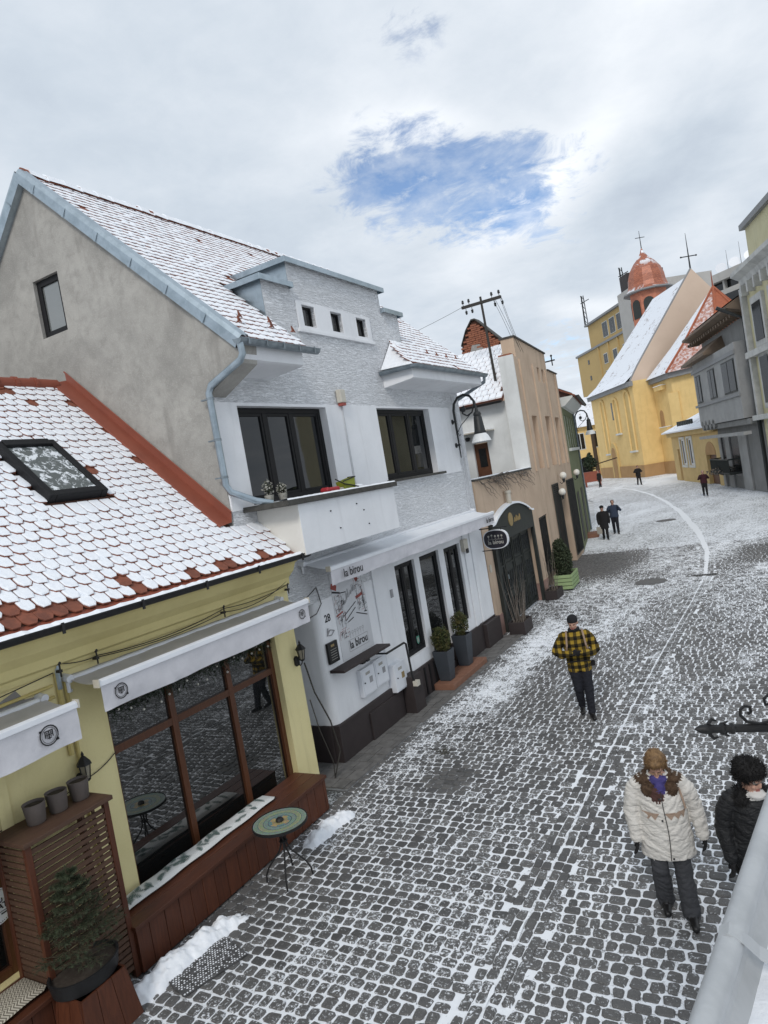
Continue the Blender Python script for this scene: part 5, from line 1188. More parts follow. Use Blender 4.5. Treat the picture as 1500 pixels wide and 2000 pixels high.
# things on the balcony
M['lime'] = pm('lime_plastic', (0.25, 0.28, 0.03), (0.19, 0.22, 0.03), 0.5, 5, 0.4); M['red_plastic'] = pm('red_plastic', (0.40, 0.03, 0.04), None, 0.5, 5, 0.3)
ch = thing('lime_basket', 'lime green open basket with dark bars on the balcony parapet', 'basket', (-6.55, 10.25, 4.585), HALF); ch.scale = (0.68, 0.7, 0.7)
q = MB(); q.add([(-0.24, -0.12, 0), (0.24, -0.12, 0), (0.24, 0.12, 0), (-0.24, 0.12, 0), (-0.30, -0.10, 0.22), (0.30, -0.10, 0.30), (0.28, 0.14, 0.30), (-0.28, 0.14, 0.22)], [(3, 2, 1, 0), (0, 1, 5, 4), (1, 2, 6, 5), (2, 3, 7, 6), (3, 0, 4, 7)]); q.build('basket', 'lime', ch, bevel=0.02)
q = MB(); q.tube([(-0.55, -0.05, 0.30), (-0.30, -0.13, 0.16), (0.0, -0.16, 0.10), (0.35, -0.14, 0.04)], 0.016, 6); q.tube([(-0.30, -0.11, 0.225), (0.30, -0.11, 0.305), (0.30, 0.12, 0.31)], 0.014, 6); q.build('bar', 'black_metal', ch)
rb = thing('red_toy', 'small red plastic toy lying beside the lime basket', 'toy', (-6.55, 9.78, 4.585), HALF); q = MB(); q.box(-0.16, 0.14, -0.08, 0.08, 0, 0.09); q.lathe([(0.05, 0), (0.05, 0.16)], 12, T=Matrix.Translation((-0.2, 0.08, 0.05)) @ Matrix.Rotation(HALF, 4, 'X')); q.build('body', 'red_plastic', rb, bevel=0.025); q = MB(); q.box(0.16, 0.30, -0.05, 0.05, 0, 0.06); q.build('lid', 'plastic', rb, bevel=0.01)
sn = thing('snow_lump', 'lump of snow on the balcony coping right of the basket', 'snow', (-6.66, 10.80, 4.587)); q = MB(); q.ball((0, 0, 0.02), 0.12, 10, 6, sc=(0.8, 1.2, 0.45)); q.build('lump', 'snow', sn, smooth='full'); sn['kind'] = 'stuff'
M['petal'] = pm('pale_pot_plant', (0.45, 0.44, 0.40), (0.20, 0.20, 0.16), 0.8, 20, 0.8)
for (yy, lab, h) in ((8.38, 'dry pale pot plant at the left end of the balcony', 0.30), (8.72, 'white basket pot plant second from the left on the balcony', 0.20)):
    t = thing('balcony_plant', lab, 'plant', (-6.78, yy, 4.587)); t.scale = (0.75, 0.75, 0.8); q = MB(); q.lathe([(0.07, 0), (0.10, 0.14), (0.10, 0.15), (0.085, 0.13)], 12); q.build('pot', 'petal', t); leaf_ball(t, (0, 0, 0.16+h*0.4), 0.11, h*0.6, 260, int(yy*10), 0.035, None, ('petal', 'box_leaf_dark'), 'foliage')
# loose cables beside the passage
cbl = thing('loose_cables', 'dark cables hanging down the corner between yellow and white house', 'cable', (0, 0, 0))
for k, pts in enumerate(([(-6.85, 8.60, 2.0), (-6.80, 8.66, 1.5), (-6.74, 8.86, 0.95), (-6.74, 8.98, 0.4), (-6.80, 8.80, 0.02)], [(-6.86, 8.59, 1.4), (-6.80, 8.62, 0.9), (-6.76, 8.78, 0.3), (-6.8, 8.8, 0.02)], [(-6.86, 8.62, 2.9), (-6.9, 9.0, 2.95), (-6.96, 9.4, 3.05), (-6.97, 9.48, 2.75), (-6.97, 9.3, 2.62), (-6.9, 8.8, 2.6)])):
    q = MB(); q.tube(pts, 0.013 if k == 0 else 0.009, 6); q.build('cable', 'cable', cbl)
# projecting oval sign
os_ = thing('oval_sign', 'projecting black oval sign with white lettering at the house corner', 'sign', (WX, 16.90, 2.66), 0)
q = MB(); n = 28; ring = [(0.46+0.34*math.copysign(abs(math.cos(6.283*i/n))**0.7, math.cos(6.283*i/n)), 0.25*math.copysign(abs(math.sin(6.283*i/n))**0.85, math.sin(6.283*i/n))) for i in range(n)]; q.prism(ring, -0.05, 0.05, 'y'); q.build('sign_body', 'white_metal', os_)
q = MB(); q.prism([(0.46+(x-0.46)*0.93, z*0.92) for x, z in ring], -0.056, -0.051, 'y'); M['sign_black'] = pm('sign_black', (0.022, 0.02, 0.028), None, 0.35, 5, 0.3); q.build('sign_face', 'sign_black', os_)
q = text_mb('la birou', 0.14, 0.001, bold=0.003); xform(q, frame_T((0.46, -0.058, -0.075), (1, 0, 0), (0, 0, 1))); q.build('lettering', 'chalk', os_)
q = MB(); q.box(0.25, 0.67, -0.058, -0.0565, 0.0, 0.006)
for k in range(5): 
    x = 0.28+k*0.09; q.box(x-0.004, x+0.004, -0.058, -0.0565, 0.012, 0.07); q.lathe([(0.026, 0), (0.026, 0.0015)], 10, T=Matrix.Translation((x, -0.0565, 0.09+0.02*(k == 1))) @ Matrix.Rotation(HALF, 4, 'X'))
q.build('icons', 'chalk', os_); q = MB(); q.tube([(0.02, 0, 0.30), (0.80, 0, 0.30)], 0.014, 6); q.tube([(0.02, 0, -0.28), (0.6, 0, -0.28)], 0.012, 6); q.tube([(0.3, 0, 0.30), (0.3, 0, 0.2)], 0.01, 6); q.tube([(0.62, 0, 0.30), (0.62, 0, 0.2)], 0.01, 6); q.build('hanger', 'black_metal', os_)

# ================================================================== STREET LAMPS ON BRACKETS
M['lamp_white'] = pm('opal_lamp_shade', (0.72, 0.74, 0.74), None, 0.35, 4, 0.2)
M['lamp_metal'] = pm('dark_green_black_iron', (0.020, 0.023, 0.024), (0.03, 0.033, 0.035), 0.5, 8, 0.5)
def street_lamp(label, loc, rz, s=1.0):
    t = thing('street_lamp', label, 'street lamp', loc, rz, 'bracket street lamps'); t.scale = (s, s, s)
    # local x points away from the wall
    q = MB(); q.tube([(0.10, 0, -0.95), (0.10, 0, 0.0), (0.10, 0, 0.25), (0.14, 0, 0.42), (0.26, 0, 0.56), (0.42, 0, 0.60), (0.58, 0, 0.54), (0.68, 0, 0.38), (0.71, 0, 0.18)], [0.014, 0.034, 0.034, 0.032, 0.032, 0.032, 0.032, 0.030, 0.028], 8)
    q.tube([(0.66, 0, 0.42), (0.66, 0, 0.28), (0.58, 0, 0.12), (0.44, 0, 0.06), (0.33, 0, 0.14), (0.32, 0, 0.26), (0.40, 0, 0.32)], 0.019, 6); q.tube([(0.56, 0, 0.11), (0.40, 0, -0.02), (0.24, 0, -0.14), (0.12, 0, -0.30), (0.16, 0, -0.40), (0.20, 0, -0.36)], 0.010, 6); q.build('bracket_arm', 'lamp_metal', t, smooth=True)
    for z in (-0.02, -0.62):
        q = MB(); q.tube([(0.0, 0, z), (0.10, 0, z)], 0.02, 8); q.lathe([(0.06, 0), (0.065, 0.03), (0.03, 0.05)], 12, T=Matrix.Translation((0, 0, z)) @ Matrix.Rotation(HALF, 4, 'Y')); q.ball((0.10, 0, z), 0.04, 8, 6); q.build('wall_rosette', 'lamp_metal', t, smooth=True)
    q = MB(); q.ball((0.36, 0, 0.24), 0.075, 10, 8); q.build('scroll_boss', 'lamp_metal', t, smooth='full')
    q = MB(); q.lathe([(0.03, 0.20), (0.05, 0.12), (0.085, 0.09), (0.10, 0.04), (0.085, 0.0), (0.10, -0.02), (0.135, -0.36), (0.15, -0.40), (0.14, -0.44), (0.001, -0.44)], 18, (0.71, 0, 0)); q.build('lamp_housing', 'lamp_metal', t, smooth=True)
    q = MB(); q.lathe([(0.14, -0.44), (0.19, -0.50), (0.235, -0.60), (0.25, -0.64), (0.22, -0.64), (0.001, -0.60)], 20, (0.71, 0, 0)); q.build('shade', 'lamp_white', t, smooth=True); return t
street_lamp('curved bracket street lamp on the corner of the white house', (WX, 16.36, 5.84), 0)
# ================================================================== DOWN THE STREET, LEFT SIDE
M['beige'] = stained('beige_plaster', (0.56, 0.43, 0.32), (0.49, 0.37, 0.275), (0.30, 0.225, 0.17), (2.2, 2.2, 0.25), 0.6)
M['pinkplinth'] = stained('faded_pink_plinth', (0.37, 0.235, 0.20), (0.30, 0.19, 0.165), (0.2, 0.14, 0.12))
M['whitewash'] = stained('old_whitewash', (0.70, 0.71, 0.70), (0.60, 0.61, 0.60), (0.42, 0.42, 0.40), amt=0.35)
M['green'] = stained('olive_green_plaster', (0.195, 0.215, 0.125), (0.165, 0.185, 0.105), (0.11, 0.12, 0.08), amt=0.4)
M['brick'] = pm('brick', (0.30, 0.115, 0.065), (0.19, 0.075, 0.05), 0.9, 9, 0.8, 0.3)
M['gate'] = pm('dark_iron_gate', (0.022, 0.026, 0.024), (0.035, 0.038, 0.035), 0.55, 6, 0.6)
M['door_brown'] = pm('reddish_door', (0.11, 0.045, 0.022), (0.07, 0.03, 0.016), 0.5, 6, 0.6)
A1 = math.atan2(5.35, -0.13)
tw = thing('terrace_wall', 'low beige street wall with dark arched gate and roof terrace above', 'wall', (-6.97, 17.06, 0), A1)
b = MB(); wall_boxes(b, 0.0, 5.36, 0.55, 4.22, 0.0, 0.35, [(0.62, 4.45, 0.55, 2.5)]); b.build('wall', 'beige', tw)
b = MB(); b.box(0.0, 0.62, -0.02, 0.35, 0.0, 0.55); b.box(4.45, 5.36, -0.02, 0.35, 0.0, 0.55); b.build('plinth', 'pinkplinth', tw)
b = MB(); b.box(0.0, 5.36, 0.35, 5.2, 4.0, 4.15); b.build('terrace_floor', 'slab', tw)
b = MB(); b.box(0.0, 5.36, -0.06, 0.40, 4.222, 4.27); b.build('coping', 'granite', tw); b = MB(); b.box(0.05, 5.3, -0.03, 0.30, 4.271, 4.295); b.build('coping_snow', 'snow', tw, bevel=0.01)
# arched gate surround and leaves
pt = [(0.55, 0.0), (0.55, 2.95)] + [(0.55+3.95*f, 2.95+0.42*math.sin(math.pi*min(1, max(0, (f*1.12-0.06))))**0.8) for f in [k/16 for k in range(17)]] + [(4.5, 0.0), (4.36, 0.0), (4.36, 2.42), (0.72, 2.42), (0.72, 0.0)]
b = MB(); b.prism(pt, -0.10, -0.002, 'y'); gs = b.build('gate_surround', 'gate', tw)
b = MB()
for k in range(16):
    f0, f1 = k/16, (k+1)/16; z = lambda f: 2.95+0.42*math.sin(math.pi*min(1, max(0, (f*1.12-0.06))))**0.8
    b.quad((0.5+4.05*f0, -0.16, z(f0)+0.03), (0.5+4.05*f1, -0.16, z(f1)+0.03), (0.5+4.05*f1, 0.0, z(f1)+0.05), (0.5+4.05*f0, 0.0, z(f0)+0.05)); b.quad((0.5+4.05*f0, -0.16, z(f0)-0.03), (0.5+4.05*f1, -0.16, z(f1)-0.03), (0.5+4.05*f1, -0.16, z(f1)+0.03), (0.5+4.05*f0, -0.16, z(f0)+0.03))
b.build('gate_snow', 'snow', gs)
b = MB(); b.lathe([(0.20, 0), (0.20, 0.02)], 20, T=Matrix.Translation((2.2, -0.101, 2.92)) @ Matrix.Rotation(HALF, 4, 'X')); b.build('gilt_emblem', 'gold', gs)
b = MB()
for k in range(4): b.tube([(2.55+k*0.16, -0.105, 2.80), (2.60+k*0.16, -0.112, 2.92+0.05*(k % 2)), (2.65+k*0.16, -0.105, 2.82)], 0.02, 5)
b.build('gilt_script', 'gold', gs)
for k in range(4):
    u0 = 0.76+k*0.90; b = MB(); b.box(u0, u0+0.86, 0.12, 0.16, 0.04, 2.40); lf = b.build('gate_leaf', 'gate', tw)
    b = MB(); b.box(u0+0.02, u0+0.08, 0.085, 0.118, 0.06, 2.38); b.box(u0+0.78, u0+0.84, 0.085, 0.118, 0.06, 2.38)
    for z in (0.10, 0.85, 1.65, 2.30): b.box(u0+0.082, u0+0.778, 0.09, 0.118, z, z+0.05)
    b.build('gate_rails', 'gate', lf)
    b = MB()
    for z in (0.25, 1.0, 1.8):
        for s in range(3): b.tube([(u0+0.16+s*0.22, 0.10, z), (u0+0.27+s*0.22, 0.10, z+0.22), (u0+0.16+s*0.22, 0.10, z+0.45)], 0.012, 4); b.tube([(u0+0.27+s*0.22, 0.10, z), (u0+0.16+s*0.22, 0.10, z+0.22), (u0+0.27+s*0.22, 0.10, z+0.45)], 0.012, 4)
    b.build('scrollwork', 'lamp_metal', lf)
b = MB(); b.box(1.75, 1.80, 0.07, 0.085, 1.25, 1.37); b.build('lock_plate', 'zinc', tw)
b = MB(); b.box(0.12, 0.22, -0.03, -0.001, 1.75, 1.95); b.build('bell_box', 'plastic', tw)
b = MB(); b.lathe([(0.09, 0), (0.09, 0.32), (0.11, 0.33), (0.11, 0.38)], 10, (2.3, 0.2, 3.42)); b.build('vent_stub', 'plastic', tw) if False else None
vs_p = thing('vent_pipe', 'short cream vent pipe rising above the dark arched gate', 'pipe', (-6.92, 19.35, 3.38)); b = MB(); b.lathe([(0.075, 0), (0.075, 0.30), (0.095, 0.31), (0.095, 0.38), (0.01, 0.385)], 12, (0.02, 0, 0)); b.build('stack', 'plastic', vs_p, smooth=True)
# dried climber along the terrace edge
M['twig'] = pm('dry_twigs', (0.13, 0.105, 0.085), (0.22, 0.20, 0.18), 0.9, 12, 0.7)
vn = thing('dry_vine', 'leafless dry vine trailing along the terrace edge of the beige wall', 'vine', (-6.97, 17.06, 0), A1); vg = random.Random(15); b = MB()
for k in range(34):
    p = Vector((vg.uniform(0, 4.6), -0.07, 4.16+vg.uniform(-0.05, 0.12))); pts = [p]
    for i in range(7): p = p+Vector((vg.uniform(-0.05, 0.28), vg.uniform(-0.05, 0.03), vg.uniform(-0.10, 0.05)-0.012*i)); p.y = min(p.y, -0.03); pts.append(p.copy())
    b.tube(pts, [0.014*(1-i/9) for i in range(8)], 5)
b.build('stems', 'twig', vn)
# white-walled rear house on the terrace
rh = thing('rear_house', 'whitewashed rear house with snowy roof above the terrace', 'house', (-7.12, 22.42, 0), 0)
b = MB(); wall_boxes(b, -6.0, -0.42, 4.15, 6.62, 0.0, 0.3, [(-1.84, -1.30, 4.15, 5.38)]); b.box(-6, -5.7, 0.3, 4, 4.15, 6.62); b.build('wall', 'whitewash', rh)
b = MB(); b.box(-1.84, -1.30, 0.10, 0.16, 4.15, 5.36); dr_ = b.build('door', 'door_brown', rh); b = MB(); b.box(-1.70, -1.44, 0.085, 0.099, 4.55, 5.18); b.build('pane', 'glass', dr_)
b = MB(); b.box(-2.1, -0.98, -0.7, -0.002, 5.72, 5.76); b.box(-2.08, -1.0, -0.68, -0.02, 5.762, 5.785, 1); b.build('door_canopy', ['plastic', 'snow'], rh)
b = MB(); b.lathe([(0.06, 0), (0.10, 0.10), (0.06, 0.14)], 10, (-1.95, -0.1, 5.5)); b.build('wall_lamp', 'lamp_metal', rh)
E0, E1 = (-0.30, 6.66), (2.3, 8.75)
b = MB(); b.prism([E0, E1, (3.3, 7.9), (3.3, 7.8), (E1[0], E1[1]-0.1), (E0[0], E0[1]-0.07)], -6.2, -0.42, 'x'); rr = b.build('roof', 'deck', rh)
ths = math.atan2(E1[1]-E0[1], E1[0]-E0[0]); SLs = math.hypot(E1[0]-E0[0], E1[1]-E0[1])
tmesh = []; tg = random.Random(44)
for k in range(5):
    q = MB(); q.box(-0.115, 0.115, 0, 0.40, 0, 0.02); q.add([(-0.11, 0.02+tg.uniform(0, 0.03), 0.021), (0.11, 0.02+tg.uniform(0, 0.03), 0.021), (0.11, 0.40, 0.021), (-0.11, 0.40, 0.021), (-0.10, 0.05, 0.06), (0.10, 0.05, 0.06), (0.10, 0.40, 0.045), (-0.10, 0.40, 0.045)], [(0, 1, 5, 4), (1, 2, 6, 5), (3, 0, 4, 7), (4, 5, 6, 7)], 1); tmesh.append(q.mesh('pantile', ['tile', 'snow']))
for r_ in range(int(SLs/0.31)+1):
    s = r_*0.31
    for c_ in range(12):
        u = -0.56-c_*0.235-(0.11 if r_ % 2 else 0)
        o = inst('pantile', tmesh[tg.randrange(5)], rr, (u, E0[0]+math.cos(ths)*s, E0[1]+math.sin(ths)*s+0.02), (ths-0.07+tg.uniform(-0.015, 0.015), 0, tg.uniform(-0.02, 0.02)))
b = MB(); b.quad((-6.2, E0[0]+0.02, E0[1]+0.05), (-3.4, E0[0]+0.02, E0[1]+0.05), (-3.4, E1[0], E1[1]+0.05), (-6.2, E1[0], E1[1]+0.05)); b.build('roof_snow', 'snow', rr)
b = MB(); half_gutter(b, [(-6.2, E0[0]-0.06, 6.62), (-0.45, E0[0]-0.06, 6.62)], 0.07); b.build('gutter', 'black_metal', rh, smooth=True)
# brick gable behind
bg_ = thing('brick_gable', 'bare brick gable end rising behind the white house', 'gable', (-7.12, 24.9, 0), 0)
gp = [(-2.78, 8.2), (-2.62, 9.15), (-2.36, 9.66), (-2.08, 10.0), (-1.93, 10.0), (-0.70, 8.62), (-0.45, 8.2)]
b = MB(); b.prism(gp, 0.04, 0.35, 'y'); b.build('masonry', 'deck', bg_)
def inside(x, z, poly):
    c = False; n = len(poly)
    for i in range(n):
        (x0, z0), (x1, z1) = poly[i], poly[(i+1) % n]
        if (z0 > z) != (z1 > z) and x < (x1-x0)*(z-z0)/(z1-z0)+x0: c = not c
    return c
br_ = MB(); br_.box(-0.118, 0.118, -0.03, 0.05, -0.031, 0.031); brm = [br_.mesh('brick', 'brick')]
bgr = random.Random(6); z = 8.24; r_ = 0
while z < 10.1:
    u = -2.9+(r_ % 2)*0.125
    while u < 0.4:
        if inside(u, z, gp) and inside(u-0.08, z, gp) and inside(u+0.08, z, gp): inst('brick', brm[0], bg_, (u, bgr.uniform(-0.012, 0.012), z), (0, bgr.uniform(-0.03, 0.03), 0))
        u += 0.25
    z += 0.076; r_ += 1
b = MB(); b.poly([(-2.35, -0.036, 8.75), (-1.95, -0.036, 8.6), (-1.7, -0.036, 8.8), (-1.9, -0.036, 9.1), (-2.2, -0.036, 9.12)]); b.build('plaster_patch', 'patch', bg_)
b = MB()
for (a, c) in zip(gp[1:], gp[2:]):
    b.add([(a[0], -0.06, a[1]+0.02), (c[0], -0.06, c[1]+0.02), (c[0], 0.45, c[1]+0.02), (a[0], 0.45, a[1]+0.02), (a[0], -0.06, a[1]+0.07), (c[0], -0.06, c[1]+0.07), (c[0], 0.45, c[1]+0.07), (a[0], 0.45, a[1]+0.07)], ((0, 1, 5, 4), (4, 5, 6, 7), (1, 2, 6, 5), (3, 0, 4, 7), (3, 2, 1, 0)))
b.build('coping', 'granite', bg_)
# utility pole
up_ = thing('utility_pole', 'dark rooftop utility pole with insulated crossarm and wires', 'pole', (-8.02, 22.95, 7.2)); b = MB(); b.tube([(0.06, 0, 0.0), (0.0, 0, 3.10)], [0.05, 0.04], 8); b.build('pole', 'cable', up_)
ca = MB(); ca.box(-0.72, 0.72, -0.05, 0.05, 2.86, 2.95); arm = ca.build('crossarm', 'cable', up_); arm.rotation_euler = (0, R(0), 0)
ins = MB(); ins.tube([(0, 0, 0), (0, 0, 0.10)], 0.012, 6); ins.lathe([(0.03, 0.08), (0.05, 0.10), (0.035, 0.14), (0.045, 0.16), (0.02, 0.20)], 8); insm = ins.mesh('insulator', 'lamp_metal')
for x in (-0.66, -0.44, 0.40, 0.66): inst('insulator', insm, up_, (x, 0, 2.95)); inst('insulator', insm, up_, (x+0.08, 0, 2.84), (math.pi, 0, 0))
for (x, tgt, s) in ((-0.6, (-6.2, -5.6, 0.9), 0.25), (0.40, (0.80, 0.3, 1.35), -0.08), (0.48, (0.95, 0.3, 1.15), -0.05), (0.66, (1.0, 0.3, 1.0), 0.05), (0.70, (1.08, 0.3, 0.95), 0.12)):
    b = MB(); b.tube(sag((x, 0, 2.95), tgt, s, 12), 0.006, 4); b.build('wire', 'cable', up_)
# main beige block
A2 = R(95.91)
bh = thing('beige_house', 'tall flat beige house with three slit window niches and stepped parapet', 'house', (-7.1, 22.42, 0), A2)
nich = [(1.75, 2.68, 4.15, 6.06), (4.38, 5.40, 4.15, 6.10), (6.62, 7.62, 4.12, 6.09)]; small = [(3.30, 3.75, 7.45, 8.0), (4.25, 4.70, 7.45, 8.0), (5.2, 5.65, 7.45, 8.0)]
og = [(0.10, 1.55, 0.0, 2.55), (4.62, 6.6, 0.0, 3.0)]
b = MB(); wall_boxes(b, 0.0, 8.8, 0.0, 8.05, 0.0, 0.45, nich+small+og); wall_boxes(b, 0.72, 6.45, 8.05, 8.72, 0.0, 0.45, []); b.build('wall', 'beige', bh)
for k, (a, c) in enumerate(((0.95, 1.25), (3.25, 3.55), (5.85, 6.15), (8.1, 8.4))):
    b = MB(); b.box(a, c, -0.05, -0.001, 4.1, 8.0); b.build('lesene', 'beige', bh)
for h in nich+small: 
    b = MB(); b.box(h[0], h[1], 0.22, 0.26, h[2], h[3]); b.build('niche_back', 'beige', bh)
b = MB(); b.box(0.68, 6.50, -0.05, 0.5, 8.722, 8.78); b.box(6.50, 8.85, -0.05, 0.5, 8.052, 8.10); b.build('parapet_coping', 'granite', bh)
b = MB(); b.box(0.0, 0.44, 0.02, 0.45, 8.051, 8.11); b.build('shoulder_coping', 'brick', bh)
b = MB(); b.box(-0.06, -0.001, -0.05, 0.45, 4.2, 8.05); b.build('side_wall', 'whitewash', bh)
b = MB(); b.box(8.5, 8.8, 0.45, 5, 0, 8.05); b.build('party_wall', 'beige', bh)
# ground floor lattice, doorway, globe lamps
def lattice(parent, u0, u1, z0, z1, v, step=0.15):
    b = MB(); b.box(u0, u0+0.04, v, v+0.04, z0, z1); b.box(u1-0.04, u1, v, v+0.04, z0, z1); b.box(u0+0.04, u1-0.04, v, v+0.04, z0, z0+0.04); b.box(u0+0.04, u1-0.04, v, v+0.04, z1-0.04, z1); o = b.build('lattice', 'gate', parent)
    b = MB(); W_, H_ = u1-u0-0.08, z1-z0-0.08; n = int((W_+H_)/step)
    for k in range(1, n):
        t_ = k*step
        for s in (0, 1):
            x0, y0 = max(0, t_-H_), min(t_, H_); x1, y1 = min(t_, W_), max(0, t_-W_)
            if s: x0, x1 = W_-x0, W_-x1
            b.tube([(u0+0.04+x0, v+0.02+0.012*s, z0+0.04+y0), (u0+0.04+x1, v+0.02+0.012*s, z0+0.04+y1)], 0.010, 4, caps=False)
    tag(b.build('lattice_bars', 'lamp_metal', o), kind='stuff')
lattice(bh, 0.14, 1.50, 0.55, 2.52, 0.03); lattice(bh, 4.66, 5.5, 0.05, 2.95, 0.06); lattice(bh, 3.30, 4.55, 0.6, 3.45, -0.06); lattice(bh, 6.70, 8.6, 0.2, 3.4, -0.06)
b = MB(); b.box(0.10, 1.55, 0.30, 0.34, 0, 2.55); b.box(4.62, 6.6, 0.36, 0.40, 0, 3.0); b.build('dark_opening', 'gate', bh)
M['globe'] = pm('opal_globe', (0.72, 0.70, 0.64), None, 0.3, 5, 0.2)
for k, (u, z, lab) in enumerate(((5.0, 3.60, 'white globe lamp above the lattice doorway of the beige house, upper left'), (8.75, 3.52, 'white globe lamp at the far end of the beige house'), (4.2, 3.0, 'lowest white globe lamp on the beige house front'))):
    d_ = Vector((math.cos(A2), math.sin(A2), 0)); nrm = Vector((math.sin(A2), -math.cos(A2), 0)); p = Vector((-7.1, 22.42, z))+d_*u+nrm*0.22
    t = thing('globe_lamp', lab, 'lamp', p, A2, 'globe lamps on the beige house'); b = MB(); b.ball((0, 0, 0.08), 0.14, 14, 10); b.build('globe', 'globe', t, smooth='full'); b = MB(); b.lathe([(0.03, -0.2), (0.06, -0.08), (0.06, -0.04)], 8); b.tube([(0, 0, -0.18), (0, 0.10, -0.24), (0, 0.16, -0.16)], 0.014, 6); b.build('bracket', 'lamp_metal', t)
# far iron arm on the beige parapet
ir = thing('roof_bracket', 'small black iron bracket sticking out of the beige parapet', 'bracket', (-7.82, 29.3, 8.45)); b = MB(); b.tube([(-0.3, 0, 0), (0.25, 0.35, 0.05)], 0.03, 6); b.tube([(0.15, 0.25, -0.18), (0.15, 0.25, 0.22)], 0.025, 6); b.ball((0.15, 0.25, 0.24), 0.05, 6, 5); b.build('bracket', 'black_metal', ir)
# planters in front
M['green_paint'] = pm('pale_green_paint', (0.30, 0.40, 0.20), (0.24, 0.33, 0.16), 0.7, 7, 0.6)
gp_ = thing('green_planter', 'pale green slatted planter box with a dark bushy conifer', 'planter', (-6.72, 23.3, 0), R(94))
for k in range(4):
    for (x0, x1, y0, y1) in ((-0.62, 0.62, -0.30, -0.27), (-0.62, 0.62, 0.27, 0.30), (-0.62, -0.59, -0.268, 0.268), (0.59, 0.62, -0.268, 0.268)):
        b = MB(); b.box(x0, x1, y0, y1, 0.05+k*0.125, 0.155+k*0.125); b.build('slat', 'green_paint', gp_, bevel=0.006)
b = MB(); b.box(-0.60, 0.60, -0.265, 0.265, 0.06, 0.44); b.build('liner', 'soil', gp_)
bush = thing('conifer_bush', 'dark bushy conifer standing in the green planter', 'shrub', (-6.75, 23.15, 0.44)); b = MB(); b.tube([(0, 0, 0), (0, 0, 0.5)], 0.03, 6); b.build('trunk', 'bark', bush); leaf_ball(bush, (0, 0, 0.62), 0.36, 0.72, 5200, 31, 0.05, lambda z: 1.0-0.45*max(0, z), ('needles', 'needles_dark'))
def dark_trough(label, loc, rz, sx, sy, h, twigs, seed):
    t = thing('plant_trough', label, 'planter', loc, rz, 'dark troughs by the gate'); b = MB(); b.box(-sx, sx, -sy, -sy+0.03, 0, h); b.box(-sx, sx, sy-0.03, sy, 0, h); b.box(-sx, -sx+0.03, -sy+0.03, sy-0.03, 0, h); b.box(sx-0.03, sx, -sy+0.03, sy-0.03, 0, h); b.build('trough', 'plinth', t, bevel=0.008); b = MB(); b.box(-sx+0.03, sx-0.03, -sy+0.03, sy-0.03, 0.02, h-0.05); b.build('soil', 'soil', t)
    if twigs:
        rg = random.Random(seed); b = MB()
        for k in range(twigs):
            p = Vector((rg.uniform(-sx*0.7, sx*0.7), rg.uniform(-sy*0.6, sy*0.6), h-0.06)); a = rg.uniform(0, 6.28); l = rg.uniform(0.5, 1.5); pts = [p+Vector((math.cos(a)*0.22*f*l, math.sin(a)*0.15*f*l, f*l)) for f in (0, 0.3, 0.6, 1)]; b.tube(pts, [0.010, 0.007, 0.005, 0.002], 5)
        b.build('bare_stems', 'twig', t)
    return t
dark_trough('dark trough with bare upright twigs left of the arched gate', (-6.52, 17.62, 0), A1, 0.36, 0.22, 0.34, 26, 3); dark_trough('dark trough with sparse twigs between the gate and the green planter', (-6.75, 21.75, 0), A1, 0.40, 0.20, 0.30, 12, 5)

# green house
A3 = R(100.7)
ghs = thing('green_house', 'narrow olive green house with eaves beyond the beige house', 'house', (-8.05, 31.35, 0), A3)
gw = [(1.0+k*1.75, 2.1+k*1.75, 4.75, 6.3) for k in range(4)]; b = MB(); wall_boxes(b, 0.0, 8.4, 0.0, 6.75, 0.0, 0.4, gw); b.box(8.1, 8.4, 0.4, 6, 0, 6.75); b.build('wall', 'green', ghs)
M['offwhite_trim'] = pm('offwhite_trim', (0.62, 0.63, 0.60), (0.5, 0.51, 0.49), 0.8, 4, 0.5)
for h in gw: window(ghs, h[0], h[1], h[2], h[3], 0.05, 0.09, 2, (), 'offwhite_trim', 'glass', 0.07, 'window', 0.0)
b = MB(); b.box(0.8, 8.2, -0.12, -0.001, 4.58, 4.72); b.build('sill_band', 'offwhite_trim', ghs)
b = MB(); b.prism([(0.0, 6.6), (-0.15, 6.62), (-0.55, 6.95), (-0.55, 7.02), (0.0, 7.02)], 0.0, 8.5, 'x'); b.build('eave_board', 'offwhite_trim', ghs)
b = MB(); b.prism([(-0.68, 7.03), (3.2, 9.3), (6.5, 7.0), (6.5, 6.9), (3.2, 9.15), (-0.66, 6.97)], 0.0, 8.6, 'x'); gro = b.build('roof', 'tile', ghs); b = MB(); b.quad((0.0, -0.55, 7.13), (8.6, -0.55, 7.13), (8.6, 3.2, 9.33), (0.0, 3.2, 9.33)); b.build('roof_snow', 'snow', gro)
b = MB(); half_gutter(b, [(0, -0.74, 7.0), (8.6, -0.74, 7.0)], 0.08); b.build('gutter', 'black_metal', ghs)
b = MB(); b.tube([(8.3, -0.05, 6.9), (8.3, -0.05, 0)], 0.05, 6); b.build('downpipe', 'zinc_dull', ghs)
for k in range(2):
    b = MB(); b.box(1.2+k*3.6, 2.6+k*3.6, -0.02, -0.002, 0.3, 2.6); b.build('shop_opening', 'gate', ghs)
b = MB(); b.box(4.4, 5.4, -0.55, -0.001, 0, 0.22); b.build('step', 'terracotta', ghs)
street_lamp('curved bracket street lamp on the far corner of the green house', (-9.66, 39.75, 6.05), R(10), 1.15)

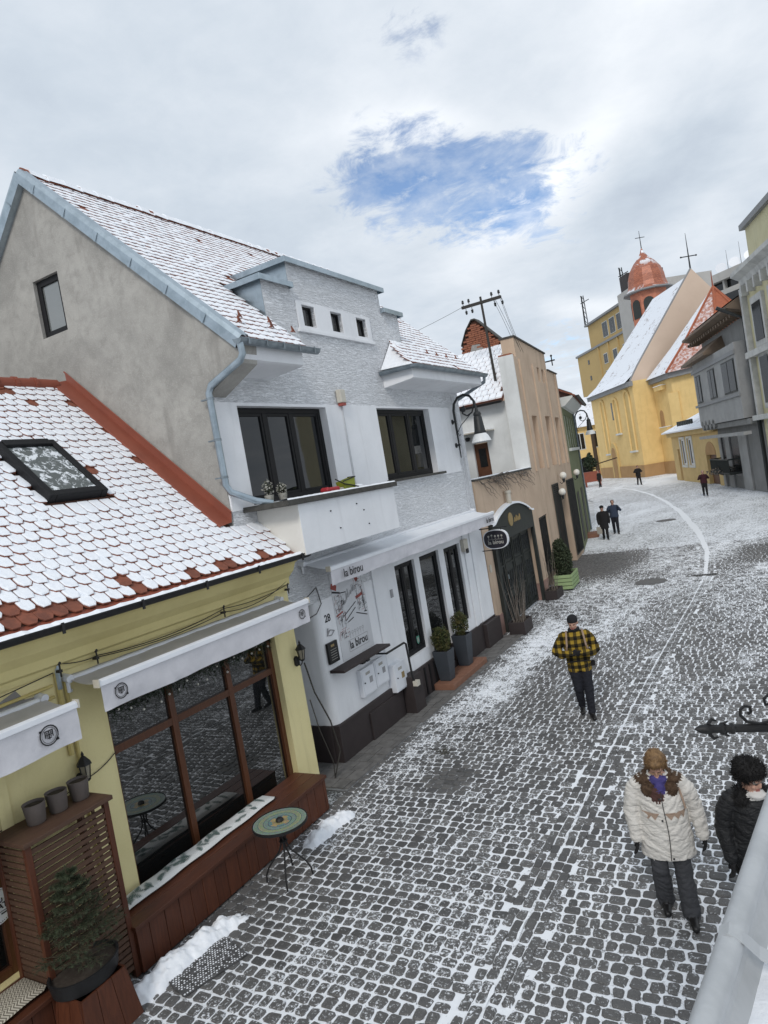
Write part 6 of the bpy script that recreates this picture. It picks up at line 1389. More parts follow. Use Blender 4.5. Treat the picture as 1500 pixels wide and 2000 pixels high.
# ================================================================== FAR END OF THE STREET
M['church'] = stained('yellow_church_plaster', (0.75, 0.545, 0.245), (0.69, 0.495, 0.215), (0.56, 0.40, 0.18), amt=0.4)
M['church_base'] = stained('ochre_base', (0.42, 0.265, 0.13), (0.37, 0.23, 0.11), (0.3, 0.19, 0.1))
M['pinkish'] = pm('pale_pink_plaster', (0.60, 0.47, 0.37), (0.53, 0.41, 0.32), 0.85, 0.5, 0.5)
M['niche'] = pm('shaded_niche_yellow', (0.62, 0.45, 0.19), None, 0.85, 1, 0.3)  # wall yellow darkened: recess shade painted on the flat niche and doorway panels
M['greytrim'] = pm('grey_eave', (0.25, 0.255, 0.26), None, 0.8, 1, 0.3)
def roofsnow():
    t = NT('thin_snow_on_tiles'); p = t.position(); n = t.noise(t.mapping(p, (1, 1, 2.2)), 1.8, 6, 0.65); n2 = t.noise(p, 0.5, 4, 0.6)
    f = t.ramp(t.math('ADD', t.math('MULTIPLY', n, 0.6), t.math('MULTIPLY', n2, 0.4)), 0.36, 0.46); t.color(t.mix(f, (0.30, 0.26, 0.25), (0.76, 0.79, 0.84))); t.set(rough=0.85, spec=0.2); return t.m
M['roofsnow'] = roofsnow()
M['halfsnow'] = pm('half_snowed_tiles', (0.36, 0.13, 0.075), (0.66, 0.60, 0.60), 0.85, 3.5, 1.0)
M['redtile'] = pm('red_far_tiles', (0.36, 0.115, 0.06), (0.26, 0.085, 0.05), 0.85, 2.0, 0.8)
M['copper'] = pm('copper_sheet', (0.48, 0.175, 0.10), (0.34, 0.12, 0.075), 0.5, 1.2, 0.9, metal=0.25, spec=0.5)
CH0 = Vector((-5.83, 90.5)); AXv = Vector((0.5, -0.866)); ACv = Vector((0.866, 0.5))
chA = math.atan2(AXv.y, AXv.x)     # local x = toward the apse, local y = to the far side
ch_ = thing('church', 'yellow church with steep snowy roof and pale gable at the street end', 'church', (CH0.x, CH0.y, 0), chA)
# local: x along axis toward apse, y = rot90(x) = (0.866, 0.5) -> across
HW, EZ, RZ = 8.9, 11.4, 23.1; NL = 15.6
b = MB(); b.box(-NL, 0, -HW, HW, 0, EZ); b.build('nave_wall', 'church', ch_)
b = MB(); b.box(-NL, 0.03, -HW-0.12, -HW-0.002, 0, 1.45); b.box(0.002, 0.12, -HW-0.12, -6.5, 0, 1.45); b.build('base_course', 'church_base', ch_)
b = MB(); b.box(-NL, 0.3, -HW-0.5, -HW-0.002, EZ-0.55, EZ); b.build('eave_moulding', 'greytrim', ch_)
b = MB(); bell = [(-HW-0.7, EZ-0.05), (-HW+0.9, EZ+1.2), (-HW+3.0, EZ+3.7), (0, RZ-0.5)]
xr = -NL+0.0
pr0 = bell+[(HW-3.0, EZ+3.7), (HW-0.9, EZ+1.2), (HW+0.7, EZ-0.05)]
n = len(pr0); b.add([(-0.35, y, z) for y, z in pr0]+[(-NL-0.2+(4.5 if 0 < i < n-1 else 0)*max(0, (z-EZ)/(RZ-EZ)), y, z) for i, (y, z) in enumerate(pr0)], [(i, i+1, n+i+1, n+i) for i in range(n-1)]+[tuple(range(n, 2*n))]); b.build('nave_roof', 'roofsnow', ch_)
b = MB(); b.prism([(-HW-0.1, EZ), (-HW+1.0, EZ+1.6), (-HW+3.1, EZ+4.3), (0.0, RZ), (HW-3.1, EZ+4.3), (HW, EZ)], -0.34, 0.0, 'x'); b.build('gable', 'pinkish', ch_)
b = MB()
for (p0, p1) in zip([(-HW-0.1, EZ), (-HW+1.0, EZ+1.6), (-HW+3.1, EZ+4.3)], [(-HW+1.0, EZ+1.6), (-HW+3.1, EZ+4.3), (0.0, RZ)]): b.tube([(-0.15, p0[0], p0[1]+0.06), (-0.15, p1[0], p1[1]+0.06)], 0.13, 6)
b.build('gable_coping', 'greytrim', ch_)
b = MB(); b.tube([(-0.2, 0, RZ), (-0.2, 0, RZ+4.2)], [0.10, 0.02], 6); b.tube([(-0.2, -0.9, RZ+1.5), (-0.2, 0.9, RZ+1.5)], 0.06, 6)
for s in (-1, 1): b.ball((-0.2, s*0.9, RZ+1.5), 0.11, 6, 5)
b.build('gable_cross', 'lamp_metal', ch_)
def pointed(u0, u1, z0, z1, n=8):
    w = (u1-u0)/2; c = (u0+u1)/2; return [(u0, z0)]+[(c-w*math.cos(R(90*i/n)), z1-w*1.3+w*1.3*math.sin(R(90*i/n))) for i in range(n+1)]+[(c+w*math.sin(R(90*i/n)) if False else c+w*math.cos(R(90-90*i/n)), z1-w*1.3+w*1.3*math.sin(R(90-90*i/n))) for i in range(1, n+1)]+[(u1, z0)]
for (u0, u1, z0, z1) in ((-11.8, -10.6, 3.3, 10.3), (-6.9, -5.7, 5.7, 10.0), (-2.9, -1.4, 3.3, 10.5)):
    b = MB(); b.prism(pointed(u0, u1, z0, z1), -HW-0.045, -HW-0.003, 'y'); wn = b.build('blind_window', 'niche', ch_)
    b = MB(); b.box(u0-0.25, u1+0.25, -HW-0.28, -HW-0.003, z0-0.22, z0); b.build('sill', 'offwhite_trim', wn)
    b = MB(); b.tube([(x_, -HW-0.08, z_) for x_, z_ in pointed(u0-0.08, u1+0.08, z0, z1+0.12)], 0.15, 6); b.build('moulding', 'church', wn)
b = MB(); b.box(-8.05, -7.6, -HW-0.04, -HW-0.003, 7.5, 9.7); b.build('slit_window', 'glass', ch_)
b = MB(); b.prism(pointed(-10.4, -8.0, 0.0, 4.6), -HW-0.2, -HW-0.003, 'y'); dq = b.build('doorway', 'niche', ch_); b = MB(); b.prism(pointed(-9.95, -8.45, 0.0, 4.0), -HW-0.24, -HW-0.202, 'y'); b.build('door_leaf', 'gate', dq) if False else b.build('door_recess', 'church_base', dq)
# apse
ap = [(0.0, -6.5), (5.0, -6.5), (9.0, -3.0), (9.0, 3.0), (5.0, 6.5), (0.0, 6.5)]
b = MB(); b.prism(ap, 0, 11.2, 'z'); b.build('apse_wall', 'church', ch_)
b = MB(); sc_ = lambda p, k: (p[0]+(k if p[0] > 0 else 0), p[1]*(1+k/6.5)); b.prism([sc_(p, 0.12) for p in ap], 0, 1.45, 'z'); b.build('apse_base', 'church_base', ch_); b = MB(); b.prism([sc_(p, 0.45) for p in ap], 10.6, 11.2, 'z'); b.build('apse_eave', 'greytrim', ch_)
apx = (4.2, 0.0, 19.8); ev = [sc_(p, 0.75) for p in ap]; mid = [(apx[0]+(p[0]-apx[0])*0.62, p[1]*0.62, 14.2) for p in ev]
for k in range(5):
    b = MB(); a, c = ev[k], ev[k+1]; b.quad((a[0], a[1], 11.15), (c[0], c[1], 11.15), mid[k+1], mid[k]); b.poly([mid[k], mid[k+1], apx]); b.build('apse_roof', 'roofsnow' if k == 0 else 'halfsnow' if k == 1 else 'redtile', ch_)
for k in range(1, 5):
    b = MB(); b.tube([(ev[k][0], ev[k][1], 11.2), mid[k], apx], 0.14, 6); b.build('hip_ridge', 'redtile', ch_)
b = MB(); b.tube([apx, (apx[0], 0, 21.4)], [0.1, 0.03], 6); b.build('apse_finial', 'redsheet', ch_)
for (x, z0, z1) in ((6.6, 7.2, 7.9),):
    for zz_ in (4.9, 9.6):
        b = MB(); b.box(1.4, 3.4, -6.5-0.55, -6.502, zz_, zz_+0.5); b.box(1.35, 3.45, -7.1, -6.502, zz_+0.502, zz_+0.58, 1); b.build('buttress_ledge', ['church', 'snow'], ch_)
b = MB(); b.prism(pointed(0.8, 1.8, 5.2, 7.4), -6.55, -6.503, 'y'); b.build('apse_window', 'church_base', ch_)
b = MB(); b.prism([(4.6, -6.9), (5.6, -6.2), (5.2, -5.6), (4.2, -6.3)], 0, 9.0, 'z'); b.build('buttress', 'church', ch_)
# copper belfry
bt = thing('belfry', 'copper-clad belfry with bulbous dome and cross behind the church roof', 'tower', (-13.55, 113.4, 0), R(28))
oct_ = lambda r_, z: (r_, z)
b = MB(); b.lathe([(2.75, 14), (2.75, 26.2)], 8); b.build('drum', 'copper', bt)
def shingles():
    t = NT('copper_shingles'); o = t.obj(); s = t.N.new('ShaderNodeSeparateXYZ'); t.L.new(o, s.inputs[0]); a = t.math('ARCTAN2', s.outputs[1], s.outputs[0]); cb_ = t.N.new('ShaderNodeCombineXYZ'); t.L.new(t.math('MULTIPLY', a, 2.6), cb_.inputs[0]); t.L.new(s.outputs[2], cb_.inputs[1])
    br = t.N.new('ShaderNodeTexBrick'); br.inputs['Scale'].default_value = 1.6; br.inputs['Mortar Size'].default_value = 0.03; br.inputs['Color1'].default_value = (0.50, 0.17, 0.09, 1); br.inputs['Color2'].default_value = (0.32, 0.105, 0.06, 1); br.inputs['Mortar'].default_value = (0.16, 0.06, 0.04, 1); t.L.new(cb_.outputs[0], br.inputs['Vector'])
    n = t.noise(o, 0.9, 5, 0.65); sn = t.math('MULTIPLY', t.ramp(n, 0.50, 0.58), t.math('MAXIMUM', t.ramp(s.outputs[2], 29.3, 30.8), t.math('SUBTRACT', 1.0, t.ramp(s.outputs[2], 26.4, 27.0)))); t.color(t.mix(sn, br.outputs[0], (0.75, 0.77, 0.8))); t.set(rough=0.45, metal=0.15, spec=0.5); t.bump(br.outputs['Fac'], -0.4, 0.1); return t.m
M['copper_roof'] = shingles()
b = MB(); b.lathe([(3.4, 26.2), (2.95, 26.7), (2.72, 27.4), (2.62, 28.4), (2.25, 29.5), (1.55, 30.5), (0.85, 31.2), (0.33, 32.0), (0.08, 32.7)], 12); b.build('dome', 'copper_roof', bt); b = MB(); b.lathe([(3.6, 26.05), (3.6, 26.25)], 12); b.build('eave_ring', 'greytrim', bt)
b = MB(); b.lathe([(2.5, 27.1+3.2), (1.75, 30.78), (0.95, 31.36)], 12, caps=False); b.build('dome_snow', 'roofsnow', bt) if False else None
b = MB(); b.tube([(0, 0, 32.5), (0, 0, 35.3)], [0.08, 0.03], 6); b.tube([(-0.7, 0, 34.3), (0.7, 0, 34.3)], 0.05, 6); b.build('cross', 'lamp_metal', bt)
for k in range(8):
    a = (k+0.5)*math.pi/4; T = Matrix.Rotation(a, 4, 'Z'); b = MB(); b.prism([(-0.75, 22.3), (-0.75, 24.3)]+[(-0.75*math.cos(R(180*i/8)), 24.3+0.75*math.sin(R(180*i/8))) for i in range(1, 9)]+[(0.75, 22.3)], 2.5, 2.62, 'x'); xform(b, T); lv = b.build('louvre', 'gate', bt)
# apartment block far behind
Mw = 'glass'
M['block'] = pm('yellow_rendered_block', (0.47, 0.335, 0.145), (0.41, 0.29, 0.125), 0.85, 0.3, 0.5); M['block_grey'] = pm('grey_panel', (0.42, 0.41, 0.39), None, 0.85, 0.4, 0.4)
bl = thing('apartment_block', 'tall yellow apartment block with roof aerials behind the church', 'building', (-34.47, 154.3, 0), R(-56.7))
b = MB(); b.box(0, 34, 0, 14, 0, 24.0); b.build('wall', 'block', bl); b = MB(); b.box(-0.3, 34, -0.3, 14, 24.0, 24.4); b.build('cornice', 'greytrim', bl)
b = MB(); b.box(5.8, 26.0, 1.0, 12, 24.4, 29.4); b.build('penthouse', 'block', bl); b = MB(); b.box(5.4, 26.2, 0.4, 12, 29.4, 29.8); b.build('penthouse_roof', 'greytrim', bl); b = MB(); b.box(26.2, 34.5, -1.0, 12, 0, 30.4); b.build('stair_tower', 'block_grey', bl); b = MB(); b.box(27.2, 30.2, -0.6, 6, 30.4, 33.2); b.build('lift_house', 'plinth', bl)
def far_win(parent, u0, u1, z0, z1, v, frame='offwhite_trim', pane='glass', name='window', k=0.12):
    b = MB(); b.box(u0, u1, v-0.05, v-0.003, z0, z1); o = b.build(name, frame, parent); m_ = (u0+u1)/2
    for (a, c) in ((u0+k, m_-k/2), (m_+k/2, u1-k)):
        q = MB(); q.box(a, c, v-0.08, v-0.052, z0+k, z1-k); q.build('pane', pane, o)
    return o
for r_ in range(6):
    for u in (14.0, 18.6, 23.2): far_win(bl, u, u+1.9, 20.2-r_*3.3, 22.2-r_*3.3, 0.0)
    b = MB(); b.box(5.6, 6.4, -0.05, -0.003, 21.6-r_*3.3, 22.5-r_*3.3); b.build('window', 'glass', bl)
for u in (13.0, 16.5, 20.0, 23.4): far_win(bl, u, u+2.6, 25.4, 28.4, 1.0)
b = MB()
for u in (12.0, 16.9, 21.5, 25.6): b.box(u, u+0.35, -0.25, -0.003, 0, 23.9)
b.build('lesene', 'block', bl)
an = thing('roof_aerial', 'lattice aerial mast at the left end of the apartment block roof', 'aerial', (-30.6, 149.6, 29.8)); b = MB()
for k in range(3): a = k*2.09; b.tube([(0.4*math.cos(a), 0.4*math.sin(a), 0), (0.25*math.cos(a), 0.25*math.sin(a), 6)], 0.09, 4)
for k in range(6): b.tube([(0.4, 0, k), (-0.2, 0.35, k+1)], 0.06, 4); b.tube([(-0.2, 0.35, k), (-0.2, -0.35, k+1)], 0.06, 4)
b.tube([(-0.5, 0, 4.5), (1.3, 0, 5.0)], 0.08, 4); b.build('mast', 'lamp_metal', an)
an2 = thing('roof_aerial', 'second lattice aerial beside the grey stair tower', 'aerial', (-20.2, 135.0, 29.8)); c2 = MB(); c2.v, c2.f, c2.mi = b.v, b.f, b.mi; c2.build('mast', 'lamp_metal', an2)
# flat-roofed hotel
ho = thing('hotel_building', 'flat-roofed grey hotel with satellite dishes behind the church gable', 'building', (-9.37, 192.62, 0), R(-42.36))
b = MB(); b.box(-16, 30, 0, 14, 0, 36.4); b.build('wall', 'block_grey', ho); b = MB(); b.box(-16, 30, -0.6, 14, 38.6, 40.5); b.build('parapet', 'block_grey', ho); b = MB(); b.box(-16, 30, 1.2, 14, 36.4, 38.6); b.build('top_storey', 'glass', ho)
for k in range(9): 
    b = MB(); b.box(-14+k*4.6, -13.5+k*4.6, 0.2, 1.1, 36.4, 38.6); b.build('post', 'block_grey', ho)
for r_ in range(3):
    b = MB(); b.box(-15, 29, -0.06, -0.003, 33.0-r_*3.4, 35.2-r_*3.4); b.build('ribbon_window', 'glass', ho)
for k, (u, lab) in enumerate(((3.6, 'leftmost white satellite dish on the hotel roof'), (7.6, 'middle white satellite dish on the hotel roof'), (12.0, 'rightmost white satellite dish on the hotel roof'))):
    d_ = Vector((math.cos(R(-42.36)), math.sin(R(-42.36)), 0)); p = Vector((-9.37, 192.62, 40.5))+d_*u+Vector((0.6, 0.8, 0))*1.5
    t = thing('satellite_dish', lab, 'satellite dish', p, R(-100+k*10), 'satellite dishes on the hotel roof'); b = MB(); b.lathe([(0.05, 0.0), (0.7, 0.12), (1.25, 0.42)], 16, T=Matrix.Translation((0, 0, 1.3)) @ Matrix.Rotation(R(72), 4, 'Y')); b.build('dish', 'white_metal', t, smooth=True); b = MB(); b.tube([(0, 0, 0), (0, 0, 1.3)], 0.10, 6); b.build('mount', 'greytrim', t)
for k, (u, h) in enumerate(((5.6, 3.0), (9.5, 3.6), (14.0, 3.0))):
    p = Vector((-9.37, 192.62, 40.5))+d_*u+Vector((0.9, 1.2, 0)); t = thing('roof_antenna', ('short', 'tall', 'right-hand')[k]+' thin antenna rod on the hotel roof', 'antenna', p); b = MB(); b.tube([(0, 0, 0), (0, 0, h+2)], [0.07, 0.03], 5); b.build('rod', 'lamp_metal', t)
# annex by the church
AN = R(-71.24)
M['annex'] = stained('cream_annex_plaster', (0.60, 0.45, 0.22), (0.54, 0.40, 0.19), (0.42, 0.3, 0.15), amt=0.35)
nx = thing('church_annex', 'low cream annex with snowy roof and arched gateway beside the church', 'building', (-8.32, 71.9, 0), AN)
# local x toward the camera side, local y = left normal = away from the street
hol = [(2.4, 4.0, 1.5, 3.9), (5.0, 6.6, 1.5, 3.9), (0.9, 1.7, 0.0, 3.0), (10.5, 13.4, 0.0, 2.4)]
b = MB(); wall_boxes(b, -1.0, 14.7, 0, 4.75, 0, 0.5, hol); b.box(-1, -0.5, 0.5, 6, 0, 4.75); b.build('wall', 'annex', nx)
b = MB(); b.box(10.5, 13.4, 0.3, 0.5, 0, 2.4); b.prism([(10.5, 2.4)]+[(11.95-1.45*math.cos(R(180*i/10)), 2.4+1.05*math.sin(R(180*i/10))) for i in range(1, 10)]+[(13.4, 2.4)], -0.03, -0.004, 'y'); b.build('arched_gate', 'church_base', nx)
b = MB(); b.box(10.7, 13.2, 0.25, 0.29, 0, 2.35); b.build('gate_leaf', 'door_brown', nx)
for h in hol[:2]: window(nx, h[0], h[1], h[2], h[3], 0.08, 0.16, 2, (), 'white_metal', 'glass', 0.1, 'window', 0.0); 
for h in hol[:2]:
    b = MB(); b.box(h[0]-0.2, h[1]+0.2, -0.08, -0.003, h[2]-0.2, h[2]); b.box(h[0]-0.2, h[0], -0.06, -0.003, h[2], h[3]+0.2); b.box(h[1], h[1]+0.2, -0.06, -0.003, h[2], h[3]+0.2); b.box(h[0], h[1], -0.06, -0.003, h[3], h[3]+0.2); b.build('window_surround', 'offwhite_trim', nx)
b = MB(); b.box(0.9, 1.7, 0.12, 0.2, 0, 3.0); b.build('door', 'church_base', nx)
b = MB(); b.add([(-1.8, -0.7, 4.72), (14.9, -0.7, 4.72), (14.9, 5.5, 7.4), (3.0, 5.5, 7.4), (-1.8, 6.5, 4.72), (-1.8, -0.7, 4.60), (14.9, -0.7, 4.60)], [(0, 1, 2, 3), (0, 3, 4), (5, 6, 1, 0)]); b.build('roof', 'roofsnow', nx)
b = MB(); b.box(-1.5, 14.7, -0.3, -0.002, 4.2, 4.6); b.build('cornice', 'annex', nx)
b = MB()
for k in range(9): b.box(1.2+k*0.65, 1.36+k*0.65, 0.2, 0.35, 5.1, 5.55)
b.build('snow_guard', 'gate', nx)
# grey house with oriel
M['glass_far'] = glass('distant_glass', (0.014, 0.015, 0.016), 1.15, 0.2)
M['greywall'] = stained('grey_render_house', (0.235, 0.235, 0.23), (0.20, 0.20, 0.195), (0.12, 0.118, 0.11), amt=0.5)
M['greypale'] = stained('pale_grey_render', (0.34, 0.34, 0.335), (0.29, 0.29, 0.285), (0.2, 0.2, 0.19), amt=0.4)
M['timber_dark'] = pm('dark_eave_timber', (0.17, 0.125, 0.09), (0.10, 0.075, 0.055), 0.8, 2, 0.6)
gy = thing('grey_house', 'grey rendered house with oriel window and deep timber eaves', 'house', (-3.6, 58.0, 0), R(-73.3))
b = MB(); b.box(-0.9, 11.4, 0, 8, 0, 10.9); b.build('wall', 'greywall', gy)
b = MB(); b.prism([(-1.1, 0.0), (-0.9, -0.9), (10.6, -0.9), (10.6, 0.0)], 4.75, 9.4, 'z'); orl = b.build('oriel', 'greypale', gy)
for (a, c) in ((-0.5, 1.1), (3.4, 5.3), (7.2, 10.2)):
    b = MB(); b.box(a, c, -0.93, -0.903, 6.45, 8.5); w_ = b.build('window', 'gate', orl); 
    for (p, q_) in ((a+0.1, (a+c)/2-0.06), ((a+c)/2+0.06, c-0.1)):
        b = MB(); b.box(p, q_, -0.96, -0.932, 6.55, 8.4); b.build('pane', 'glass_far', w_)
b = MB(); b.box(-1.2, 10.65, -1.0, -0.902, 8.7, 8.95); b.box(-1.2, 10.65, -1.02, -0.902, 6.15, 6.32); b.build('string_course', 'greytrim', orl)
for k in range(4):
    b = MB(); b.lathe([(0.35, 0), (0.35, 0.5)], 12, T=Matrix.Translation((-0.3+k*1.1, -0.4, 4.74)) @ Matrix.Rotation(HALF, 4, 'X')); b.build('corbel', 'greywall', orl)
b = MB(); b.add([(-1.9, -1.5, 9.6), (5.6, -1.5, 9.6), (4.8, 0, 10.6), (-1.0, 0, 10.6), (-1.9, -1.5, 9.42), (5.6, -1.5, 9.42), (5.6, 0.0, 9.4), (-1.9, 0.0, 9.4)], [(0, 1, 2, 3), (4, 5, 1, 0), (4, 7, 6, 5), (0, 3, 7, 4), (1, 5, 6, 2)]); b.build('oriel_roof', 'timber_dark', gy)
b = MB(); b.prism([(-1.2, 11.35), (-1.2, 11.5), (6, 15.2), (6, 15.0), (0, 10.95)], -1.6, 11.4, 'x'); er = b.build('roof', 'timber_dark', gy); b = MB(); b.quad((-1.6, -1.15, 11.60), (11.4, -1.15, 11.60), (11.4, 6, 15.24), (-1.6, 6, 15.24)); b.build('roof_snow', 'roofsnow', er)
b = MB()
for k in range(19): b.box(-1.4+k*0.66, -1.2+k*0.66, -0.9, -0.05, 10.85, 11.05)
b.build('rafter_ends', 'timber_dark', gy)
b = MB(); b.tube([(11.2, -1.7, 11.5), (11.2, -0.3, 10.6), (11.2, -0.25, 0)], 0.12, 6); b.build('downpipe', 'lamp_metal', gy)
b = MB(); b.box(-0.9, 11.2, -0.75, -0.002, 4.35, 4.7); b.build('soffit_beam', 'greywall', gy); b = MB(); b.box(-0.6, 11.2, -1.2, -0.76, 3.75, 3.95); b.build('shop_lintel', 'greypale', gy)
for (a, c) in ((0.9, 1.9), (3.2, 5.4)):
    b = MB(); b.box(a, c, -0.05, -0.003, 0.9, 3.7); b.build('shop_window', 'glass_far', gy)
for (a, c) in ((0.2, 0.9), (1.95, 3.15), (5.5, 7.4)):
    b = MB(); b.box(a, c, -0.12, -0.003, 0.0, 3.7); b.build('pier', 'greypale', gy)
bc = thing('iron_balcony', 'black iron railing with hanging plants on the grey house front', 'balcony', (-3.6, 58.0, 0), R(-73.3)); b = MB()
for z in (1.2, 2.15): b.tube([(0.4, -0.02, z), (0.4, -0.9, z), (5.4, -0.9, z), (5.4, -0.02, z)], 0.05, 6)
b.build('rails', 'gate', bc); b = MB()
for k in range(26): b.tube([(0.4+k*0.2, -0.9, 1.2), (0.4+k*0.2, -0.9, 2.15)], 0.03, 4)
b.build('balusters', 'gate', bc); b = MB(); b.box(0.4, 5.4, -0.88, -0.02, 1.1, 1.18); b.build('floor_plate', 'gate', bc); leaf_ball(bc, (2.9, -0.75, 1.35), 1.0, 0.3, 260, 9, 0.14, None, ('twig', 'gate'), 'dead_plants')
# cream ornate house at the right edge
M['cream'] = stained('cream_stucco_house', (0.56, 0.52, 0.34), (0.50, 0.46, 0.29), (0.36, 0.34, 0.25), amt=0.4); M['ornament'] = pm('grey_white_ornament', (0.52, 0.52, 0.50), (0.36, 0.36, 0.35), 0.85, 1.5, 0.8, 0.4, 4, 0.1)
cr_ = thing('cream_house', 'ornate cream stucco house cut off by the right edge', 'house', (-3.6+11.5*math.cos(R(-73.3)), 58.0+11.5*math.sin(R(-73.3)), 0), R(-73.3))
b = MB(); b.box(0.15, 14, -0.15, 8, 0, 13.0); b.build('wall', 'cream', cr_)
b = MB(); b.prism([(-0.15, 12.3), (-0.3, 12.4), (-0.4, 12.7), (-0.8, 12.95), (-0.8, 13.2), (1.0, 13.2), (1.0, 12.3)], 0.1, 14, 'x'); b.build('cornice', 'ornament', cr_)
b = MB(); b.box(2.4, 14, -0.35, 2.0, 13.2, 15.0); b.build('attic', 'cream', cr_); b = MB(); b.box(2.2, 14.2, -0.6, 2.1, 15.0, 15.3); b.build('attic_cap', 'greytrim', cr_)
for k in range(9):
    b = MB(); b.box(0.6+k*1.2, 0.85+k*1.2, -0.55, -0.152, 11.7, 12.3); b.build('console', 'ornament', cr_)
for (z0, z1) in ((8.9, 11.0), (5.4, 8.0), (1.0, 4.0)):
    for k in range(4):
        u = 1.6+k*3.0; b = MB(); b.box(u-0.3, u+1.7, -0.32, -0.152, z0-0.3, z1+0.4); s_ = b.build('window_surround', 'ornament', cr_); b = MB(); b.box(u, u+1.4, -0.36, -0.322, z0, z1); b.build('pane', 'glass_far', s_)
b = MB(); b.box(0.0, 14, -0.6, -0.152, 8.15, 8.5); b.build('string_course', 'ornament', cr_); b = MB(); b.box(0.0, 14, -0.7, -0.152, 4.5, 4.8); b.build('string_course', 'ornament', cr_)
b = MB(); b.box(0.0, 0.35, -0.45, -0.152, 4.8, 12.2); b.build('quoin_strip', 'ornament', cr_)
# pale far house on the left beyond the church, pole, planter
fh = thing('far_yellow_house', 'small distant yellow house with snowy roof left of the church', 'house', (-27.5, 108.5, 0), R(20))
b = MB(); b.box(0, 12, 0, 8, 0, 8.0); b.build('wall', 'church', fh); b = MB(); b.prism([(-0.8, 7.9), (4.0, 12.6), (8.8, 7.9)], -0.5, 12.5, 'x'); b.build('roof', 'roofsnow', fh)
for u in (1.0, 3.6, 6.2): far_win(fh, u, u+1.4, 4.4, 7.0, 0.0)
for u in (1.0, 4.6): 
    b = MB(); b.prism(pointed(u, u+1.8, 0.2, 3.2), -0.05, -0.003, 'y'); b.build('arched_window', 'glass_far', fh)
fr_ = thing('far_roof_house', 'house with snowy roof ridge showing behind the green house', 'house', (-14.0, 47.0, 0), R(104)); b = MB(); b.box(0, 12, 0.3, 9, 0, 6.4); b.build('wall', 'whitewash', fr_); b = MB(); b.prism([(-0.5, 6.4), (4.5, 10.0), (9.5, 6.4)], -0.5, 12.5, 'x'); b.build('roof', 'roofsnow', fr_); b = MB(); b.box(3.0, 4.0, 3.0, 4.0, 8, 10.6); b.build('chimney', 'whitewash', fr_)
fr2 = thing('far_terrace_house', 'plain house closing the left side of the bend', 'house', (-17.0, 60.0, 0), R(112)); b = MB(); b.box(0, 24, 0.0, 9, 0, 6.0); b.build('wall', 'church', fr2); b = MB(); b.prism([(-0.5, 6.0), (4.5, 9.2), (9.5, 6.0)], -0.5, 24.5, 'x'); b.build('roof', 'roofsnow', fr2)
pl = thing('far_post', 'brown timber post standing before the church wall', 'post', (-20.2, 92.0, 0)); b = MB(); b.tube([(0, 0, 0), (0, 0, 6.4)], [0.28, 0.24], 8); b.build('shaft', 'bark', pl); b = MB(); b.tube([(-0.6, 0, 2.2), (2.6, 0, 2.7)], 0.08, 5); b.build('cross_rail', 'bark', pl)
rp = thing('red_planter', 'red wooden street planter far down the street', 'planter', (-19.0, 83.0, 0), R(20)); b = MB(); b.box(-0.95, 0.95, -0.5, 0.5, 0.55, 1.75); b.build('box', 'red_wood' if 'red_wood' in M else 'redsheet', rp, bevel=0.02)
for x in (-0.8, 0.8):
    for y in (-0.4, 0.4): b = MB(); b.box(x-0.06, x+0.06, y-0.06, y+0.06, 0, 0.55); b.build('leg', 'redsheet', rp)
tf = thing('potted_fir', 'small dark fir tree standing in the red planter', 'tree', (-19.0, 83.0, 1.7)); b = MB(); b.tube([(0, 0, 0), (0, 0, 0.6)], 0.06, 6); b.build('trunk', 'bark', tf); leaf_ball(tf, (0, 0, 1.2), 0.75, 1.1, 900, 77, 0.20, lambda z: 1.0-0.75*max(-0.2, z), ('needles_dark', 'needles_dark'))
# covers in the street
M['iron'] = pm('cast_iron', (0.09, 0.088, 0.085), (0.14, 0.14, 0.14), 0.6, 12, 0.8, 0.3, 60)
for (x, y, r_, lab) in ((-4.0, 23.2, 0.42, 'round manhole cover before the green planter'), (-5.6, 39.8, 0.45, 'farther round manhole cover near the bend')):
    t = thing('manhole_cover', lab, 'manhole', (x, y, 0.006), 0, 'manhole covers'); b = MB(); b.lathe([(r_+0.06, -0.03), (r_+0.06, 0.004), (r_+0.01, 0.006)], 28); b.build('rim', 'iron', t); b = MB(); b.lathe([(r_, -0.03), (r_, 0.008), (r_-0.02, 0.010), (0.001, 0.010)], 28); b.build('lid', 'iron', t)
dg_ = thing('drain_grate', 'dark iron drain grate lying in the channel line', 'grate', (-2.42, 23.65, 0.008)); b = MB(); b.box(-0.36, 0.36, -0.13, 0.13, -0.03, 0.0); b.build('frame', 'iron', dg_)
for k in range(9): b = MB(); b.box(-0.33+k*0.075, -0.29+k*0.075, -0.11, 0.11, 0.001, 0.008); b.build('bar', 'black_metal', dg_)
# ================================================================== PEOPLE
M['skin'] = pm('skin', (0.46, 0.27, 0.20), (0.40, 0.22, 0.165), 0.55, 20, 0.5, spec=0.4)
M['lips'] = pm('lips', (0.30, 0.11, 0.09), None, 0.5, 20, 0.3)
M['eye'] = pm('eye_shadow', (0.05, 0.035, 0.03), None, 0.5, 20, 0.3)
def cloth(name, a, c, sc=(6, 6, 6), bump=0.5, bs=9.0, rough=0.9):
    t = NT(name); p = t.obj(); f = t.noise(t.mapping(p, sc), 2.0, 5, 0.6, 0.5); n2 = t.noise(p, 120, 3, 0.6)
    t.color(t.mix(t.math('ADD', t.math('MULTIPLY', f, 0.7), t.math('MULTIPLY', n2, 0.3)), a, c)); t.set(rough=rough, spec=0.25)
    fold = t.noise(t.mapping(p, (1.0, 1.0, 2.2)), bs, 4, 0.6, 1.2); t.bump(t.math('ADD', fold, t.math('MULTIPLY', n2, 0.15)), bump, 0.03); return t.m
